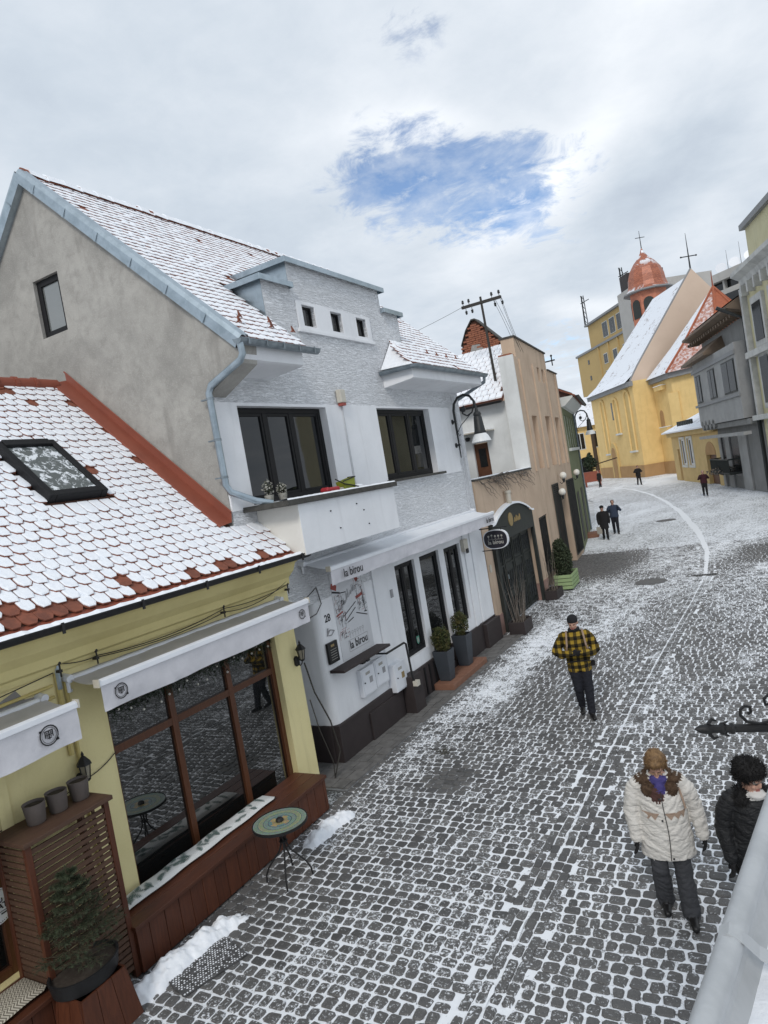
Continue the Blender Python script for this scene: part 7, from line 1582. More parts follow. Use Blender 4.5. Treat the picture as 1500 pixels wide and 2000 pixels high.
M['coat_cream'] = cloth('cream_quilted_coat', (0.66, 0.635, 0.595), (0.57, 0.545, 0.505), bump=0.9, bs=7)
M['trouser_grey'] = cloth('grey_trousers', (0.060, 0.062, 0.068), (0.042, 0.043, 0.048), (4, 4, 1))
M['trouser_navy'] = cloth('navy_trousers', (0.012, 0.013, 0.018), (0.02, 0.021, 0.028))
M['black_cloth'] = cloth('black_cloth', (0.011, 0.011, 0.013), (0.022, 0.021, 0.022))
M['leather'] = cloth('black_leather', (0.010, 0.010, 0.011), (0.02, 0.02, 0.021), bump=0.8, bs=11, rough=0.38)
M['shoe'] = pm('black_shoe', (0.012, 0.011, 0.011), None, 0.35, 10, 0.4)
M['blue_jacket'] = cloth('blue_grey_jacket', (0.045, 0.060, 0.095), (0.03, 0.04, 0.065)); M['maroon'] = cloth('maroon_jacket', (0.055, 0.016, 0.022), (0.03, 0.012, 0.016))
M['scarf'] = cloth('blue_scarf', (0.035, 0.045, 0.16), (0.09, 0.06, 0.20), (16, 16, 16)); M['maroon_lining'] = cloth('brown_lining', (0.09, 0.045, 0.038), (0.06, 0.03, 0.026)); M['white_cloth'] = cloth('white_cloth', (0.62, 0.60, 0.57), (0.5, 0.48, 0.46))
M['tan_trim'] = cloth('tan_trim', (0.34, 0.25, 0.19), (0.28, 0.20, 0.15)); M['bagcloth'] = cloth('pale_bag', (0.33, 0.31, 0.27), (0.25, 0.23, 0.2))
M['fur_brown'] = pm('brown_fur', (0.060, 0.035, 0.020), (0.10, 0.062, 0.038), 0.9, 30, 0.9); M['fur_black'] = pm('black_fur', (0.006, 0.0055, 0.0055), (0.016, 0.015, 0.015), 0.85, 30, 0.9)
M['hair_blond'] = pm('dark_blond_hair', (0.21, 0.125, 0.055), (0.10, 0.055, 0.025), 0.6, 26, 0.9); M['hair_grey'] = pm('greyish_hair', (0.20, 0.18, 0.16), None, 0.7, 20, 0.6); M['hair_dark'] = pm('dark_hair', (0.02, 0.015, 0.012), None, 0.6, 20, 0.6)
def plaid():
    t = NT('yellow_black_plaid'); p = t.obj(); w = t.math('MULTIPLY', t.math('SUBTRACT', t.noise(p, 5, 3, 0.5), 0.5), 0.10); s = t.N.new('ShaderNodeSeparateXYZ'); t.L.new(p, s.inputs[0])
    def band(c, per, duty, off=0.0): f = t.math('FRACT', t.math('ADD', t.math('DIVIDE', t.math('ADD', c, t.math('MULTIPLY', w, 0.25)), per), off)); return t.math('MULTIPLY', t.ramp(f, 0.02, 0.06), t.math('SUBTRACT', 1.0, t.ramp(f, duty, duty+0.04)))
    hz = band(s.outputs[2], 0.125, 0.52, 0.1); vx = band(s.outputs[0], 0.115, 0.52, 0.3); both = t.math('MULTIPLY', hz, vx); one = t.math('MAXIMUM', hz, vx)
    c = t.mix(one, (0.31, 0.205, 0.032), (0.075, 0.054, 0.016)); c = t.mix(both, c, (0.012, 0.011, 0.010)); c = t.mix(t.math('MULTIPLY', band(s.outputs[2], 0.125, 0.06, 0.78), 0.6), c, (0.05, 0.04, 0.02))
    t.color(c); t.set(rough=0.95, spec=0.1); t.bump(t.noise(p, 10, 4, 0.6, 1.0), 0.6, 0.025); return t.m
M['plaid'] = plaid()

class Body:
    """solid built from overlapping rounded limbs, fused into one continuous skin"""
    def __init__(s): s.mb = MB(); s.tags = []; s.mats = []
    def _tag(s, n0, mat):
        if mat not in s.mats: s.mats.append(mat)
        s.tags += [s.mats.index(mat)]*(len(s.mb.v)-n0)
    def limb(s, pts, rad, mat, flat=1.0, step=0.025, n=16):
        """chain of joints with a radius each; flat squeezes the section front-to-back"""
        pts = [Vector(p) for p in pts]; P, Q = [], []
        for (a, c, ra, rc) in zip(pts, pts[1:], rad, rad[1:]):
            k = max(2, int((c-a).length/step))
            for i in range(k): P.append(a.lerp(c, i/k)); f = i/k; f = f*f*(3-2*f); Q.append(ra+(rc-ra)*f)
        P.append(pts[-1]); Q.append(rad[-1]); n0 = len(s.mb.v)
        # rounded ends
        d0 = (P[0]-P[1]).normalized(); d1 = (P[-1]-P[-2]).normalized(); r0, r1 = Q[0], Q[-1]
        P = [P[0]+d0*r0*0.9, P[0]+d0*r0*0.6]+P+[P[-1]+d1*r1*0.6, P[-1]+d1*r1*0.9]; Q = [r0*0.4, r0*0.8]+Q+[r1*0.8, r1*0.4]
        o = len(s.mb.v); s.mb.tube(P, Q, n)
        if flat != 1.0:
            for i in range(o, len(s.mb.v)):
                k = (i-o)//n; c = P[min(k, len(P)-1)]; x, y, z = s.mb.v[i]; s.mb.v[i] = (x, c.y+(y-c.y)*flat, z)
        s._tag(n0, mat)
    def loft(s, rings, mat, n=44):
        """elliptical rings (cx, cy, z, rx, ry) stacked from the bottom up"""
        n0 = len(s.mb.v); R_ = []
        for (a, c) in zip(rings, rings[1:]):
            k = max(2, int(abs(c[2]-a[2])/0.025))
            for i in range(k): f = i/k; g_ = f*f*(3-2*f); R_.append([a[j]+(c[j]-a[j])*(f if j == 2 else g_) for j in range(5)])
        R_.append(list(rings[-1])); a = R_[0]; R_ = [[a[0], a[1], a[2], a[3]*k, a[4]*k] for k in (0.15, 0.4, 0.6, 0.8, 0.92)]+R_; o = len(s.mb.v)
        for (cx, cy, z, rx, ry) in R_:
            for j in range(n):
                th = 6.2832*j/n; s.mb.v.append((cx+rx*math.cos(th), cy+ry*math.sin(th), z))
        for i in range(len(R_)-1):
            for j in range(n): a = o+i*n+j; b_ = o+i*n+(j+1) % n; s.mb.f.append((a, b_, b_+n, a+n)); s.mb.mi.append(0)
        s.mb.f.append(tuple(o+j for j in range(n))[::-1]); s.mb.mi.append(0); s.mb.f.append(tuple(o+(len(R_)-1)*n+j for j in range(n))); s.mb.mi.append(0); s._tag(n0, mat)
    def ell(s, c, r, mat, T=None, n=18, k=12):
        n0 = len(s.mb.v); b = MB(); b.ball((0, 0, 0), 1.0, n, k)
        for v in b.v:
            q = Vector((v[0]*r[0], v[1]*r[1], v[2]*r[2]))
            if T is not None: q = T @ q
            s.mb.v.append((q.x+c[0], q.y+c[1], q.z+c[2]))
        o = n0; s.mb.f += [tuple(i+o for i in f) for f in b.f]; s.mb.mi += b.mi; s._tag(n0, mat)
    def hand(s, wrist, dirv, side, mat, curl=0.5, sc=1.0):
        """palm, four fingers of unequal length with a knuckle bend, thumb from the palm's side"""
        d = Vector(dirv).normalized(); sd = Vector(side); sd = (sd-d*sd.dot(d)).normalized(); nrm = d.cross(sd); w = Vector(wrist)
        T = Matrix((sd, nrm, d)).transposed(); s.ell(w+d*0.045*sc, (0.042*sc, 0.020*sc, 0.056*sc), mat, T)
        for k, (off, L_) in enumerate(((-0.029, 0.062), (-0.010, 0.074), (0.010, 0.070), (0.028, 0.052))):
            p0 = w+d*0.085*sc+sd*off*sc; p1 = p0+(d*math.cos(curl*0.6)+nrm*math.sin(curl*0.6))*L_*0.5*sc; p2 = p1+(d*math.cos(curl*1.6)+nrm*math.sin(curl*1.6))*L_*0.5*sc; s.limb([p0-d*0.02*sc, p0, p1, p2], [0.0095*sc]*2+[0.009*sc, 0.0075*sc], mat, n=8, step=0.012)
        t0 = w+d*0.030*sc-sd*0.036*sc; s.limb([t0, t0+(d*0.6-sd*0.7)*0.036*sc, t0+(d*0.9-sd*0.35+nrm*0.3)*0.066*sc], [0.013*sc, 0.011*sc, 0.009*sc], mat, n=8, step=0.012)
    def head(s, c, pitch, yaw, mat='skin', sc=1.0):
        """c = centre of the skull; face looks toward -y before turning"""
        T = (Matrix.Rotation(yaw, 3, 'Z') @ Matrix.Rotation(pitch, 3, 'X')); c = Vector(c)
        E = lambda p, r, m_: s.ell(c+T @ (Vector(p)*sc), [q*sc for q in r], m_, T)
        E((0, 0.005, 0.025), (0.077, 0.096, 0.092), mat); E((0, -0.025, -0.045), (0.062, 0.066, 0.072), mat); E((0, -0.06, -0.095), (0.030, 0.028, 0.022), mat)
        E((0, -0.098, -0.012), (0.013, 0.020, 0.028), mat); E((0, -0.106, -0.028), (0.017, 0.014, 0.011), mat); E((0, -0.080, 0.026), (0.055, 0.018, 0.012), mat)
        for x in (-1, 1): E((x*0.030, -0.083, 0.006), (0.016, 0.010, 0.008), 'eye'); E((x*0.079, 0.012, -0.01), (0.012, 0.022, 0.032), mat); E((x*0.04, -0.072, -0.03), (0.022, 0.018, 0.02), mat)
        E((0, -0.090, -0.060), (0.024, 0.010, 0.008), 'lips'); return c, T
    def fuse(s, name, parent, voxel=0.010, smooth=4, wrinkle=0.0):
        src = s.mb.mesh(name, [M[q] for q in s.mats]); ob = bpy.data.objects.new('tmp_body', src); COL.objects.link(ob)
        r_ = ob.modifiers.new('r', 'REMESH'); r_.mode = 'VOXEL'; r_.voxel_size = voxel; sm_ = ob.modifiers.new('s', 'SMOOTH'); sm_.iterations = smooth; sm_.factor = 0.5
        dg = bpy.context.evaluated_depsgraph_get(); me = bpy.data.meshes.new_from_object(ob.evaluated_get(dg)); bpy.data.objects.remove(ob, do_unlink=True)
        kd = KDTree(len(s.mb.v))
        for i, v in enumerate(s.mb.v): kd.insert(v, i)
        kd.balance(); me.materials.clear()
        for q in s.mats: me.materials.append(M[q])
        me.polygons.foreach_set('material_index', [s.tags[kd.find(p.center)[1]] for p in me.polygons]); me.polygons.foreach_set('use_smooth', [True]*len(me.polygons)); me.name = name
        if wrinkle:      # cloth creases: sideways folds and gathered bumps, none on skin
            soft = {i for i, q in enumerate(s.mats) if q not in ('skin', 'lips', 'eye', 'shoe')}; vm = {}
            for p in me.polygons:
                for vi in p.vertices: vm[vi] = p.material_index in soft and vm.get(vi, True)
            nv = len(me.vertices); co = np.empty(nv*3); me.vertices.foreach_get('co', co); co = co.reshape(-1, 3); no = np.empty(nv*3); me.vertex_normals.foreach_get('vector', no); no = no.reshape(-1, 3)
            for i in range(nv):
                if vm.get(i):
                    c = Vector(co[i]); w1 = mnoise.noise(Vector((c.x*7+c.z*5, c.y*7, c.z*17-abs(c.x)*9))); w2 = mnoise.noise(Vector((c.x*19, c.y*19, c.z*26)))
                    co[i] += no[i]*wrinkle*((abs(w1)**0.6)*1.6-0.6+0.4*w2)
            me.vertices.foreach_set('co', co.ravel()); me.update()
        o = bpy.data.objects.new(name, me); COL.objects.link(o); o.parent = parent; return o
def fur(parent, src_pts, n, length, mat, seed, name, spread=0.6, thick=0.004, down=0.0):
    """tufts on a list of (centre, radii) lumps"""
    rg = random.Random(seed); q = MB()
    for k in range(n):
        c, r_, T = src_pts[rg.randrange(len(src_pts))]; d = Vector((rg.gauss(0, 1), rg.gauss(0, 1), rg.gauss(0, 1))).normalized(); e = Vector((d.x*r_[0], d.y*r_[1], d.z*r_[2])); nn = Vector((d.x/r_[0], d.y/r_[1], d.z/r_[2])).normalized()
        if T is not None: e = T @ e; nn = T @ nn
        p = Vector(c)+e*0.97; t_ = (nn+Vector((rg.uniform(-1, 1), rg.uniform(-1, 1), rg.uniform(-1, 1)-down))*spread).normalized()*length*rg.uniform(0.6, 1.3); sd = t_.cross(Vector((rg.uniform(-1, 1), rg.uniform(-1, 1), rg.uniform(-1, 1)))).normalized()*thick
        q.add([p-sd, p+sd, p+t_], [(0, 1, 2)])
    return q.build(name, mat, parent)
def shoes(B, foot, toe_dir, mat='shoe', heel=0.0, pitch=0.0):
    d = Vector((toe_dir[0], toe_dir[1], 0)).normalized(); f = Vector(foot)
    up = Vector((0, 0, math.sin(pitch)))
    B.limb([f-d*0.06+Vector((0, 0, 0.045+heel)), f+d*0.04+Vector((0, 0, 0.045+heel*0.6)), f+d*0.16+Vector((0, 0, 0.035))], [0.042, 0.046, 0.036], mat)

# ---- woman in the cream coat
t = thing('person', 'person in cream quilted coat with brown fur collar walking with bowed head', 'person', (-1.38, 6.74, 0), R(13))
B = Body()
for (hx, kn, an, ft, hl) in ((-0.085, (-0.105, -0.07, 0.50), (-0.095, 0.09, 0.085), (-0.095, 0.07, 0.01), 0.02), (0.085, (0.10, -0.04, 0.49), (0.115, -0.11, 0.075), (0.115, -0.13, 0.0), 0.0)):
    B.limb([(hx, 0, 0.84), kn, an], [0.100, 0.082, 0.086], 'trouser_grey'); shoes(B, (ft[0], ft[1], ft[2]), (ft[0]*0.4, -1), 'shoe', hl)
B.loft([(0, 0.0, 0.615, 0.245, 0.175), (0, 0.0, 0.70, 0.243, 0.178), (0, -0.005, 0.88, 0.232, 0.172), (0, -0.01, 1.02, 0.222, 0.162), (0, -0.012, 1.16, 0.215, 0.152), (0, -0.01, 1.28, 0.205, 0.135), (0, 0.0, 1.36, 0.165, 0.105), (0, 0.0, 1.41, 0.09, 0.08)], 'coat_cream')
for sx, elb, wr in ((-1, (-0.285, 0.0, 1.06), (-0.275, -0.05, 0.80)), (1, (0.295, 0.03, 1.06), (0.325, -0.02, 0.80))):
    B.limb([(sx*0.165, 0.0, 1.325), (sx*0.235, 0.005, 1.24), elb, wr], [0.080, 0.084, 0.076, 0.062], 'coat_cream'); B.hand((wr[0]+sx*0.003, wr[1]-0.01, wr[2]-0.02), (0.05*sx, -0.15, -1), (0, -1, 0), 'black_cloth', 0.5, 0.95)
B.limb([(0, 0.0, 1.36), (0, -0.02, 1.46)], [0.06, 0.056], 'skin'); hc, hT = B.head((0, -0.055, 1.515), R(38), R(-6), sc=0.98)
for (x, y, z, rx, ry, rz_) in ((-0.130, -0.01, 1.360, 0.085, 0.090, 0.045), (0.130, -0.01, 1.360, 0.085, 0.090, 0.045), (0, 0.075, 1.385, 0.14, 0.07, 0.055), (-0.105, -0.115, 1.305, 0.060, 0.040, 0.065), (0.105, -0.115, 1.305, 0.060, 0.040, 0.065)): B.ell((x, y, z), (rx, ry, rz_), 'fur_brown')
B.ell((0, -0.085, 1.375), (0.075, 0.055, 0.06), 'scarf'); B.ell((0.0, -0.135, 1.31), (0.045, 0.03, 0.06), 'scarf'); B.ell((-0.03, -0.145, 1.25), (0.055, 0.02, 0.07), 'maroon_lining')
B.fuse('body', t, 0.008, 4, 0.011)
hp = [(hc+hT @ Vector(p), r_, hT) for p, r_ in (((0, 0.025, 0.045), (0.094, 0.108, 0.092)), ((0, 0.055, 0.0), (0.082, 0.065, 0.075)), ((-0.075, 0.02, 0.0), (0.024, 0.055, 0.05)), ((0.075, 0.02, 0.0), (0.024, 0.055, 0.05)), ((0, -0.04, 0.095), (0.07, 0.06, 0.035)))]
H_ = Body()
for c, r_, T in hp: H_.ell(c, r_, 'hair_blond', T)
hb = H_.fuse('hair', t, 0.010, 3); fur(hb, hp, 2600, 0.022, 'hair_blond', 3, 'hair_strands', 0.5, 0.0022, 0.3)
fur(t, [(Vector(c), r_, None) for c, r_ in (((-0.130, -0.01, 1.360), (0.085, 0.090, 0.045)), ((0.130, -0.01, 1.360), (0.085, 0.090, 0.045)), ((0, 0.075, 1.385), (0.14, 0.07, 0.055)), ((-0.105, -0.115, 1.305), (0.060, 0.040, 0.065)), ((0.105, -0.115, 1.305), (0.060, 0.040, 0.065)))], 3200, 0.015, 'fur_brown', 5, 'fur_collar', 0.5, 0.0024, 0.4)
q = MB()
def coat_front(x, z): 
    f = [(0.615, 0.245, 0.175), (0.70, 0.243, 0.178), (0.88, 0.232, 0.177), (1.02, 0.222, 0.172), (1.16, 0.215, 0.164), (1.28, 0.205, 0.145), (1.36, 0.165, 0.1)]
    for a, c in zip(f, f[1:]):
        if a[0] <= z <= c[0]: k = (z-a[0])/(c[0]-a[0]); rx, ry = a[1]+(c[1]-a[1])*k, a[2]+(c[2]-a[2])*k; break
    else: rx, ry = f[0][1:]
    return Vector((x, -ry*math.sqrt(max(0.02, 1-(x/rx)**2))-0.012, z))
q.tube([coat_front(0.01+0.008*math.sin(z*9), z) for z in [0.63+0.05*i for i in range(14)]], 0.004, 6); q.build('zip', 'print', t)
for (x, z) in ((-0.02, 1.02), (0.03, 0.65), (-0.02, 1.22)): q = MB(); q.ball(coat_front(x, z), 0.010, 8, 6); q.build('button', 'print', t)
q = MB()
for (x, w) in ((-0.145, 0.05), (-0.085, 0.045), (0.06, 0.05), (0.125, 0.055), (0.175, 0.03)):
    a, c, d = coat_front(x-w, 1.085), coat_front(x+w, 1.085), coat_front(x, 1.02); q.poly([tuple(a), tuple(d), tuple(c)])
q.build('coat_appliques', 'tan_trim', t)
q = MB(); 
for s_ in (-1, 1):
    q.tube([hc+hT @ (Vector((s_*0.030+0.022*math.cos(a), -0.103, 0.004+0.018*math.sin(a)))) for a in [6.2832*i/14 for i in range(15)]], 0.0018, 4)
q.tube([hc+hT @ Vector((-0.008, -0.106, 0.006)), hc+hT @ Vector((0.008, -0.106, 0.006))], 0.0018, 4); q.build('glasses', 'gold', t)
q = MB(); q.tube([(0.16, -0.04, 1.33), (0.19, -0.13, 1.20), (0.20, -0.15, 1.12)], 0.010, 6); q.build('bag_strap', 'tan_trim', t)

# ---- man in the plaid jacket
t = thing('person', 'person in yellow and black plaid jacket and black beanie walking', 'person', (-3.42, 11.78, 0), R(17))
B = Body()
B.limb([(-0.09, 0, 0.93), (-0.075, -0.08, 0.52), (-0.055, 0.08, 0.14)], [0.115, 0.080, 0.062], 'trouser_navy'); shoes(B, (-0.055, 0.07, 0.03), (-0.1, -1), 'shoe', 0.03)
B.limb([(0.09, 0, 0.93), (0.095, -0.10, 0.50), (0.085, -0.16, 0.10)], [0.115, 0.080, 0.064], 'trouser_navy'); shoes(B, (0.085, -0.16, 0.0), (0.15, -1), 'shoe')
B.loft([(0, 0.0, 0.82, 0.205, 0.150), (0, 0.0, 0.92, 0.202, 0.150), (0, 0.0, 1.08, 0.200, 0.145), (0, 0.0, 1.28, 0.218, 0.145), (0, 0.0, 1.42, 0.205, 0.125), (0, 0.0, 1.49, 0.13, 0.09), (0, 0, 1.53, 0.075, 0.075)], 'plaid')
B.limb([(-0.19, 0, 1.43), (-0.27, 0.03, 1.32), (-0.36, 0.0, 1.17), (-0.25, -0.16, 1.14), (-0.12, -0.24, 1.17)], [0.080, 0.082, 0.076, 0.066, 0.056], 'plaid')
B.limb([(0.19, 0, 1.43), (0.26, 0.03, 1.32), (0.32, 0.0, 1.15), (0.22, -0.17, 1.13), (0.08, -0.25, 1.17)], [0.080, 0.082, 0.076, 0.066, 0.056], 'plaid')
B.hand((-0.10, -0.25, 1.17), (1, -0.15, 0.05), (0, -0.3, -1), 'black_cloth', 0.9, 1.05); B.hand((0.07, -0.26, 1.18), (-1, -0.15, 0.05), (0, -0.3, 1), 'black_cloth', 0.9, 1.05)
B.limb([(0, 0, 1.48), (0, -0.02, 1.58)], [0.066, 0.060], 'skin'); hc, hT = B.head((0, -0.035, 1.655), R(18), R(-12))
B.ell((0, -0.02, 1.535), (0.105, 0.095, 0.05), 'black_cloth'); B.fuse('body', t, 0.009, 4, 0.010)
H_ = Body(); H_.ell(hc+hT @ Vector((0, 0.012, 0.060)), (0.092, 0.108, 0.080), 'black_cloth', hT); H_.ell(hc+hT @ Vector((0, 0.03, 0.025)), (0.092, 0.10, 0.05), 'black_cloth', hT); H_.ell(hc+hT @ Vector((0, -0.035, 0.045)), (0.084, 0.064, 0.022), 'black_cloth', hT); H_.fuse('beanie', t, 0.010, 3)
H_ = Body(); H_.ell(hc+hT @ Vector((0, -0.045, -0.085)), (0.050, 0.050, 0.036), 'hair_dark', hT); H_.fuse('beard', t, 0.010, 2)
for s_ in (-1, 1):
    q = MB(); q.tube([(s_*0.13, 0.11, 1.46), (s_*0.135, 0.0, 1.505), (s_*0.145, -0.12, 1.42), (s_*0.16, -0.155, 1.28), (s_*0.19, -0.10, 1.12)], 0.017, 6); q.build('backpack_strap', 'tan_trim' if s_ < 0 else 'tan_trim', t)
B2 = Body(); B2.ell((0, 0.20, 1.24), (0.15, 0.10, 0.22), 'black_cloth'); B2.fuse('backpack', t, 0.015, 3)
q = MB(); q.box(-0.20, 0.20, -0.153, -0.146, 0.99, 1.01); q.box(0.20, 0.27, -0.02, 0.02, 0.86, 0.95); q.build('belt_strap', 'black_cloth', t)

# ---- woman in the black fur hat, half hidden by the gutter
t = thing('person', 'person in black fur hat and black leather coat at the right edge', 'person', (-0.58, 6.62, 0), R(20))
B = Body()
for sx in (-1, 1): B.limb([(sx*0.085, 0, 0.88), (sx*0.09, -0.03, 0.48), (sx*0.09, 0.02, 0.10)], [0.11, 0.078, 0.06], 'black_cloth'); shoes(B, (sx*0.09, 0, 0), (sx*0.2, -1))
B.loft([(0, 0, 0.60, 0.225, 0.165), (0, 0, 0.85, 0.215, 0.16), (0, 0, 1.05, 0.205, 0.15), (0, 0, 1.22, 0.205, 0.14), (0, 0, 1.33, 0.165, 0.11), (0, 0, 1.38, 0.09, 0.08)], 'leather')
for sx in (-1, 1): B.limb([(sx*0.165, 0, 1.30), (sx*0.235, 0.01, 1.19), (sx*0.27, 0.02, 1.02), (sx*0.255, -0.05, 0.78)], [0.080, 0.082, 0.074, 0.062], 'leather'); B.hand((sx*0.255, -0.06, 0.76), (0.0, -0.15, -1), (0, -1, 0), 'black_cloth', 0.6, 1.1)
B.limb([(0, 0, 1.33), (0, -0.015, 1.42)], [0.058, 0.054], 'skin'); hc, hT = B.head((0, -0.04, 1.475), R(14), R(34), sc=0.98)
B.ell((0, 0.03, 1.34), (0.15, 0.10, 0.06), 'fur_black'); B.ell((-0.10, -0.06, 1.31), (0.07, 0.06, 0.08), 'fur_black'); B.ell((0.02, -0.075, 1.345), (0.085, 0.065, 0.04), 'white_cloth'); B.fuse('body', t, 0.009, 4, 0.010)
hp = [(hc+hT @ Vector((0, 0.02, 0.095)), (0.125, 0.135, 0.085), hT), (hc+hT @ Vector((0, 0.045, 0.03)), (0.12, 0.11, 0.07), hT)]
H_ = Body()
for c, r_, T in hp: H_.ell(c, r_, 'fur_black', T)
hb = H_.fuse('fur_hat', t, 0.012, 3); fur(hb, hp, 3600, 0.035, 'fur_black', 8, 'fur_tufts', 0.7, 0.003)
fur(t, [(Vector((0, 0.03, 1.34)), (0.15, 0.10, 0.06), None), (Vector((-0.10, -0.06, 1.31)), (0.07, 0.06, 0.08), None)], 1500, 0.03, 'fur_black', 9, 'fur_collar', 0.6, 0.003)
q = MB(); fr2_ = random.Random(3)
for k in range(60): x = fr2_.uniform(-0.06, 0.06); p = hc+hT @ Vector((x, -0.088+abs(x)*0.3, 0.035)); p2 = hc+hT @ Vector((x*1.1, -0.098+abs(x)*0.3, 0.012)); q.tube([p, p2], 0.0025, 3)
q.build('fringe', 'hair_grey', t)

# ---- people farther off
def walker(label, loc, rz, H, top, legs, coat_len, hat, hatmat, pose='walk', bag=False, arms=None, group='people down the street', vox=0.022):
    t = thing('person', label, 'person', loc, rz, None); s = H/1.72; B = Body(); S = lambda p: (p[0]*s, p[1]*s, p[2]*s)
    st = 0.16 if pose == 'walk' else 0.03
    for sx, dy in ((-1, st), (1, -st)): B.limb([S((sx*0.085, 0, 0.88)), S((sx*0.09, dy*0.4-0.04, 0.49)), S((sx*0.09, dy, 0.10))], [0.11*s, 0.078*s, 0.062*s], legs); shoes(B, S((sx*0.09, dy, 0.0)), (sx*0.15, -1))
    z0 = 0.86-coat_len; B.loft([(0, 0, z0*s, 0.225*s, 0.155*s), (0, 0, 1.0*s, 0.205*s, 0.148*s), (0, 0, 1.26*s, 0.215*s, 0.145*s), (0, 0, 1.39*s, 0.185*s, 0.115*s), (0, 0, 1.45*s, 0.085*s, 0.08*s)], top)
    A_ = arms or (((-0.27, 0.03, 1.10), (-0.26, -0.06, 0.86)), ((0.27, 0.0, 1.10), (0.27, -0.08, 0.86)))
    for sx, (el, wr) in zip((-1, 1), A_): B.limb([S((sx*0.175, 0, 1.36)), S((sx*0.24, 0.01, 1.26)), S(el), S(wr)], [0.078*s, 0.078*s, 0.066*s, 0.055*s], top); d = (Vector(wr)-Vector(el)); B.hand(S(wr), d, (0, -1, 0.1) if abs(d.normalized().y) < 0.8 else (0, 0, 1), 'black_cloth', 0.6, s)
    B.limb([S((0, 0, 1.40)), S((0, -0.01, 1.50))], [0.06*s, 0.056*s], 'skin'); hc, hT = B.head(S((0, -0.03, 1.575)), R(8), 0, sc=s)
    if hat == 'fur': B.ell(hc+hT @ Vector((0, 0.015, 0.075*s)), (0.115*s, 0.125*s, 0.085*s), hatmat, hT)
    elif hat == 'hood': B.ell(hc+hT @ Vector((0, 0.035, 0.03*s)), (0.105*s, 0.105*s, 0.125*s), hatmat, hT)
    else: B.ell(hc+hT @ Vector((0, 0.015, 0.045*s)), (0.088*s, 0.105*s, 0.085*s), hatmat, hT)
    B.fuse('body', t, vox, 3, 0.008)
    if bag: 
        q = MB(); wr = Vector(S(A_[0][1])); q.add([tuple(wr+Vector(p)) for p in ((-0.12, -0.05, -0.52), (0.12, -0.05, -0.52), (0.12, 0.05, -0.52), (-0.12, 0.05, -0.52), (-0.13, -0.03, -0.18), (0.13, -0.03, -0.18), (0.13, 0.03, -0.18), (-0.13, 0.03, -0.18))], ((0, 3, 2, 1), (4, 5, 6, 7), (0, 1, 5, 4), (1, 2, 6, 5), (2, 3, 7, 6), (3, 0, 4, 7))); q.tube([wr+Vector((-0.08, 0, -0.18)), wr+Vector((0, 0, -0.02)), wr+Vector((0.08, 0, -0.18))], 0.008, 5); q.build('shopping_bag', 'bagcloth', t, bevel=0.02)
    return t
walker('person in long black coat and fur hat carrying a pale bag', (-7.72, 34.6, 0), R(14), 1.68, 'black_cloth', 'black_cloth', 0.30, 'fur', 'fur_black', bag=True)
walker('person in blue-grey jacket close behind the one with the bag', (-7.55, 36.4, 0), R(12), 1.78, 'blue_jacket', 'trouser_navy', 0.02, 'cap', 'black_cloth', arms=(((-0.29, 0.0, 1.12), (-0.20, -0.20, 1.22)), ((0.33, 0.0, 1.14), (0.22, -0.18, 1.30))))
walker('person in dark jacket standing before the church wall', (-12.24, 73.2, 0), R(30), 2.02, 'black_cloth', 'black_cloth', 0.02, 'cap', 'hair_dark', arms=(((-0.34, 0.0, 1.15), (-0.20, -0.22, 1.15)), ((0.34, 0.0, 1.15), (0.18, -0.22, 1.15))))
walker('person in maroon jacket walking before the cream annex', (-4.50, 51.6, 0), R(8), 1.78, 'maroon', 'black_cloth', 0.0, 'cap', 'hair_grey', arms=(((-0.31, 0.0, 1.14), (-0.20, -0.16, 1.28)), ((0.31, 0.0, 1.14), (0.22, -0.16, 1.26))))
walker('person in dark coat far off by the red planter', (-17.4, 79.2, 0), R(-40), 1.90, 'black_cloth', 'black_cloth', 0.1, 'hood', 'maroon')

# ================================================================== THE HOUSE THE CAMERA LEANS OUT OF: gutter with snow, iron bracket
ge = thing('eaves_gutter', 'snow-filled white metal gutter along the near roof edge at lower right', 'gutter', (0, 0, 0))
M['gutter_paint'] = pm('weathered_white_gutter', (0.44, 0.455, 0.465), (0.34, 0.355, 0.365), 0.42, 16, 0.7, 0.15, 40, 0.004, metal=0.1, spec=0.5)
def gl(y): return -0.1375+0.135*(y-0.7)        # x of the outer bead
b = MB(); ys = [0.15+0.05*k for k in range(50)]
b.tube([(gl(y), y, 4.0) for y in ys], 0.0145, 14); b.build('bead', 'gutter_paint', ge, smooth=True)
b = MB()
for (y0, y1) in zip(ys, ys[1:]):
    for k in range(8):
        a0, a1 = math.pi*(1+k/8), math.pi*(1+(k+1)/8); P = lambda y, a: (gl(y)+0.09+0.09*math.cos(a), y, 3.995+0.09*math.sin(a)); b.quad(P(y0, a0), P(y0, a1), P(y1, a1), P(y1, a0))
b.build('trough', 'gutter_paint', ge, smooth='full')
b = MB(); 
for i, y in enumerate(ys):
    for j in range(9):
        f = j/8; x = gl(y)+0.012+f*0.55; b.v.append((x, y, 3.940+0.004*mnoise.noise(Vector((x*20, y*20, 0)))+0.008*mnoise.noise(Vector((x*6, y*5, 2)))+max(0, f-0.3)*0.12))
for i in range(len(ys)-1):
    for j in range(8): a = i*9+j; b.f.append((a, a+1, a+10, a+9)); b.mi.append(0)
b.build('gutter_snow', 'snow', ge, smooth='full')
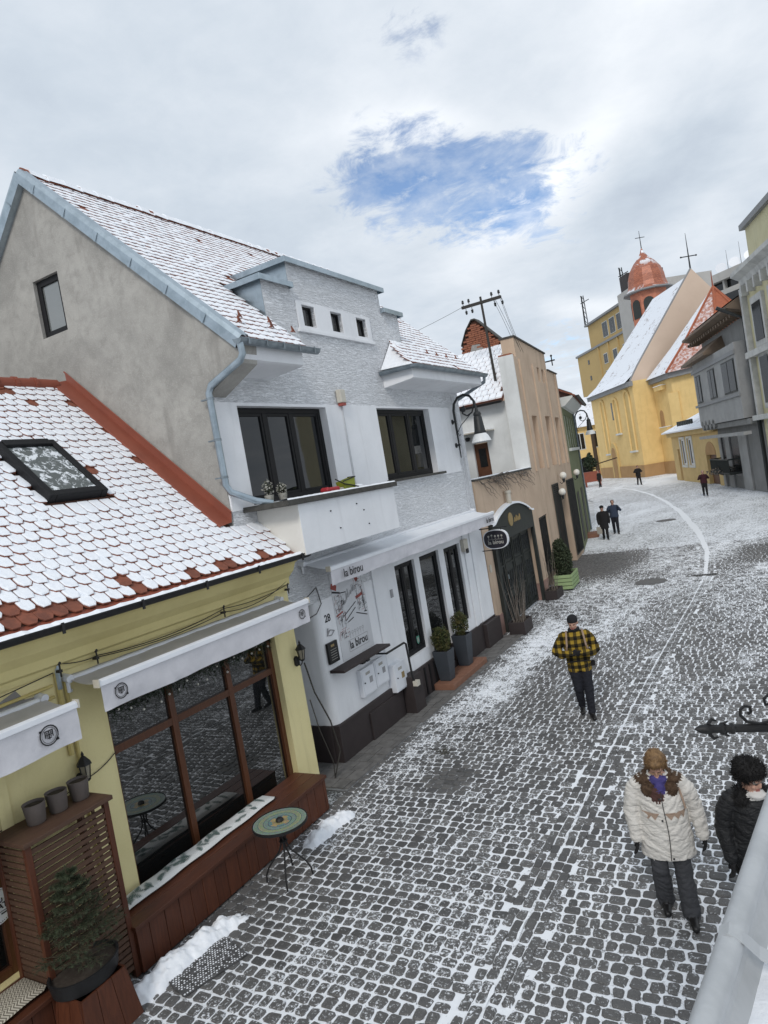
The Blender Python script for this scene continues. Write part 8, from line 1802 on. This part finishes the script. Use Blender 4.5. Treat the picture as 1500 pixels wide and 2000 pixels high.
for yb in (0.84, 1.75):
    b = MB(); x0 = gl(yb); pts = [(x0-0.016, yb, 3.988), (x0-0.012, yb, 4.010), (x0, yb+0.001, 4.0172), (x0+0.013, yb+0.003, 4.008), (x0+0.028, yb+0.012, 3.985), (x0+0.055, yb+0.022, 3.966), (x0+0.075, yb+0.028, 3.972), (x0+0.082, yb+0.030, 3.985)]
    for p, q_ in zip(pts, pts[1:]):
        p, q_ = Vector(p), Vector(q_); w = Vector((0, 0.011, 0)); b.add([p-w, p+w, q_+w, q_-w, p-w+Vector((0.0015, 0, -0.003)), p+w+Vector((0.0015, 0, -0.003)), q_+w+Vector((0.0015, 0, -0.003)), q_-w+Vector((0.0015, 0, -0.003))], ((0, 1, 2, 3), (7, 6, 5, 4), (0, 4, 5, 1), (3, 2, 6, 7), (1, 5, 6, 2), (0, 3, 7, 4)))
    b.build('strap', 'gutter_paint', ge)
b = MB(); b.box(0.35, 1.2, -1.0, 2.6, 3.5, 3.9) if False else b.box(0.06, 1.5, -2.0, 0.1, 0.0, 3.85); b.box(0.06, 1.5, 0.1, 2.62, 3.4, 3.85); b.build('eave_wall', 'whitewash', ge)
ib = thing('iron_sign_bracket', 'black wrought-iron sign bracket with arrow tip reaching over the street', 'bracket', (0, 0, 0))
tip = Vector((-0.36, 2.46, 3.595)); end = tip+Vector((0.23, 0.13, -0.040))*3.2; dv = (end-tip).normalized(); 
b = MB(); b.tube([tip+dv*0.06, end], 0.0145, 8); b.build('bar', 'black_metal', ib)
b = MB(); b.tube([tip, tip+dv*0.022, tip+dv*0.045, tip+dv*0.07], [0.001, 0.014, 0.018, 0.011], 8); b.tube([tip+dv*0.085, tip+dv*0.095, tip+dv*0.105], [0.012, 0.022, 0.012], 8); b.tube([tip+dv*0.12, tip+dv*0.13, tip+dv*0.14], [0.012, 0.020, 0.012], 8)
for s_ in (-1, 1): b.tube([tip+dv*0.06, tip+dv*0.052+Vector((0, 0, s_*0.02)), tip+dv*0.065+Vector((0, 0, s_*0.034)), tip+dv*0.08+Vector((0, 0, s_*0.028))], [0.006, 0.007, 0.006, 0.003], 6); b.tube([tip+dv*0.11, tip+dv*0.105+Vector((0, 0, s_*0.02)), tip+dv*0.118+Vector((0, 0, s_*0.026))], [0.005, 0.006, 0.003], 6)
b.build('arrow_tip', 'black_metal', ib, smooth=True)
b = MB(); base = tip+dv*0.195
def sc_pt(u, w): return base+dv*u+Vector((0, 0, w))
b.tube([sc_pt(-0.005, 0.050), sc_pt(0.008, 0.058), sc_pt(0.006, 0.074), sc_pt(-0.012, 0.078), sc_pt(-0.028, 0.066), sc_pt(-0.030, 0.046), sc_pt(-0.012, 0.024), sc_pt(0.03, 0.014), sc_pt(0.07, 0.024), sc_pt(0.12, 0.060), sc_pt(0.2, 0.13)], 0.0055, 6); b.tube([sc_pt(0.075, 0.085), sc_pt(0.060, 0.080), sc_pt(0.058, 0.102), sc_pt(0.075, 0.116), sc_pt(0.10, 0.11), sc_pt(0.115, 0.085), sc_pt(0.11, 0.05)], 0.0055, 6); b.build('scroll', 'black_metal', ib, smooth=True)
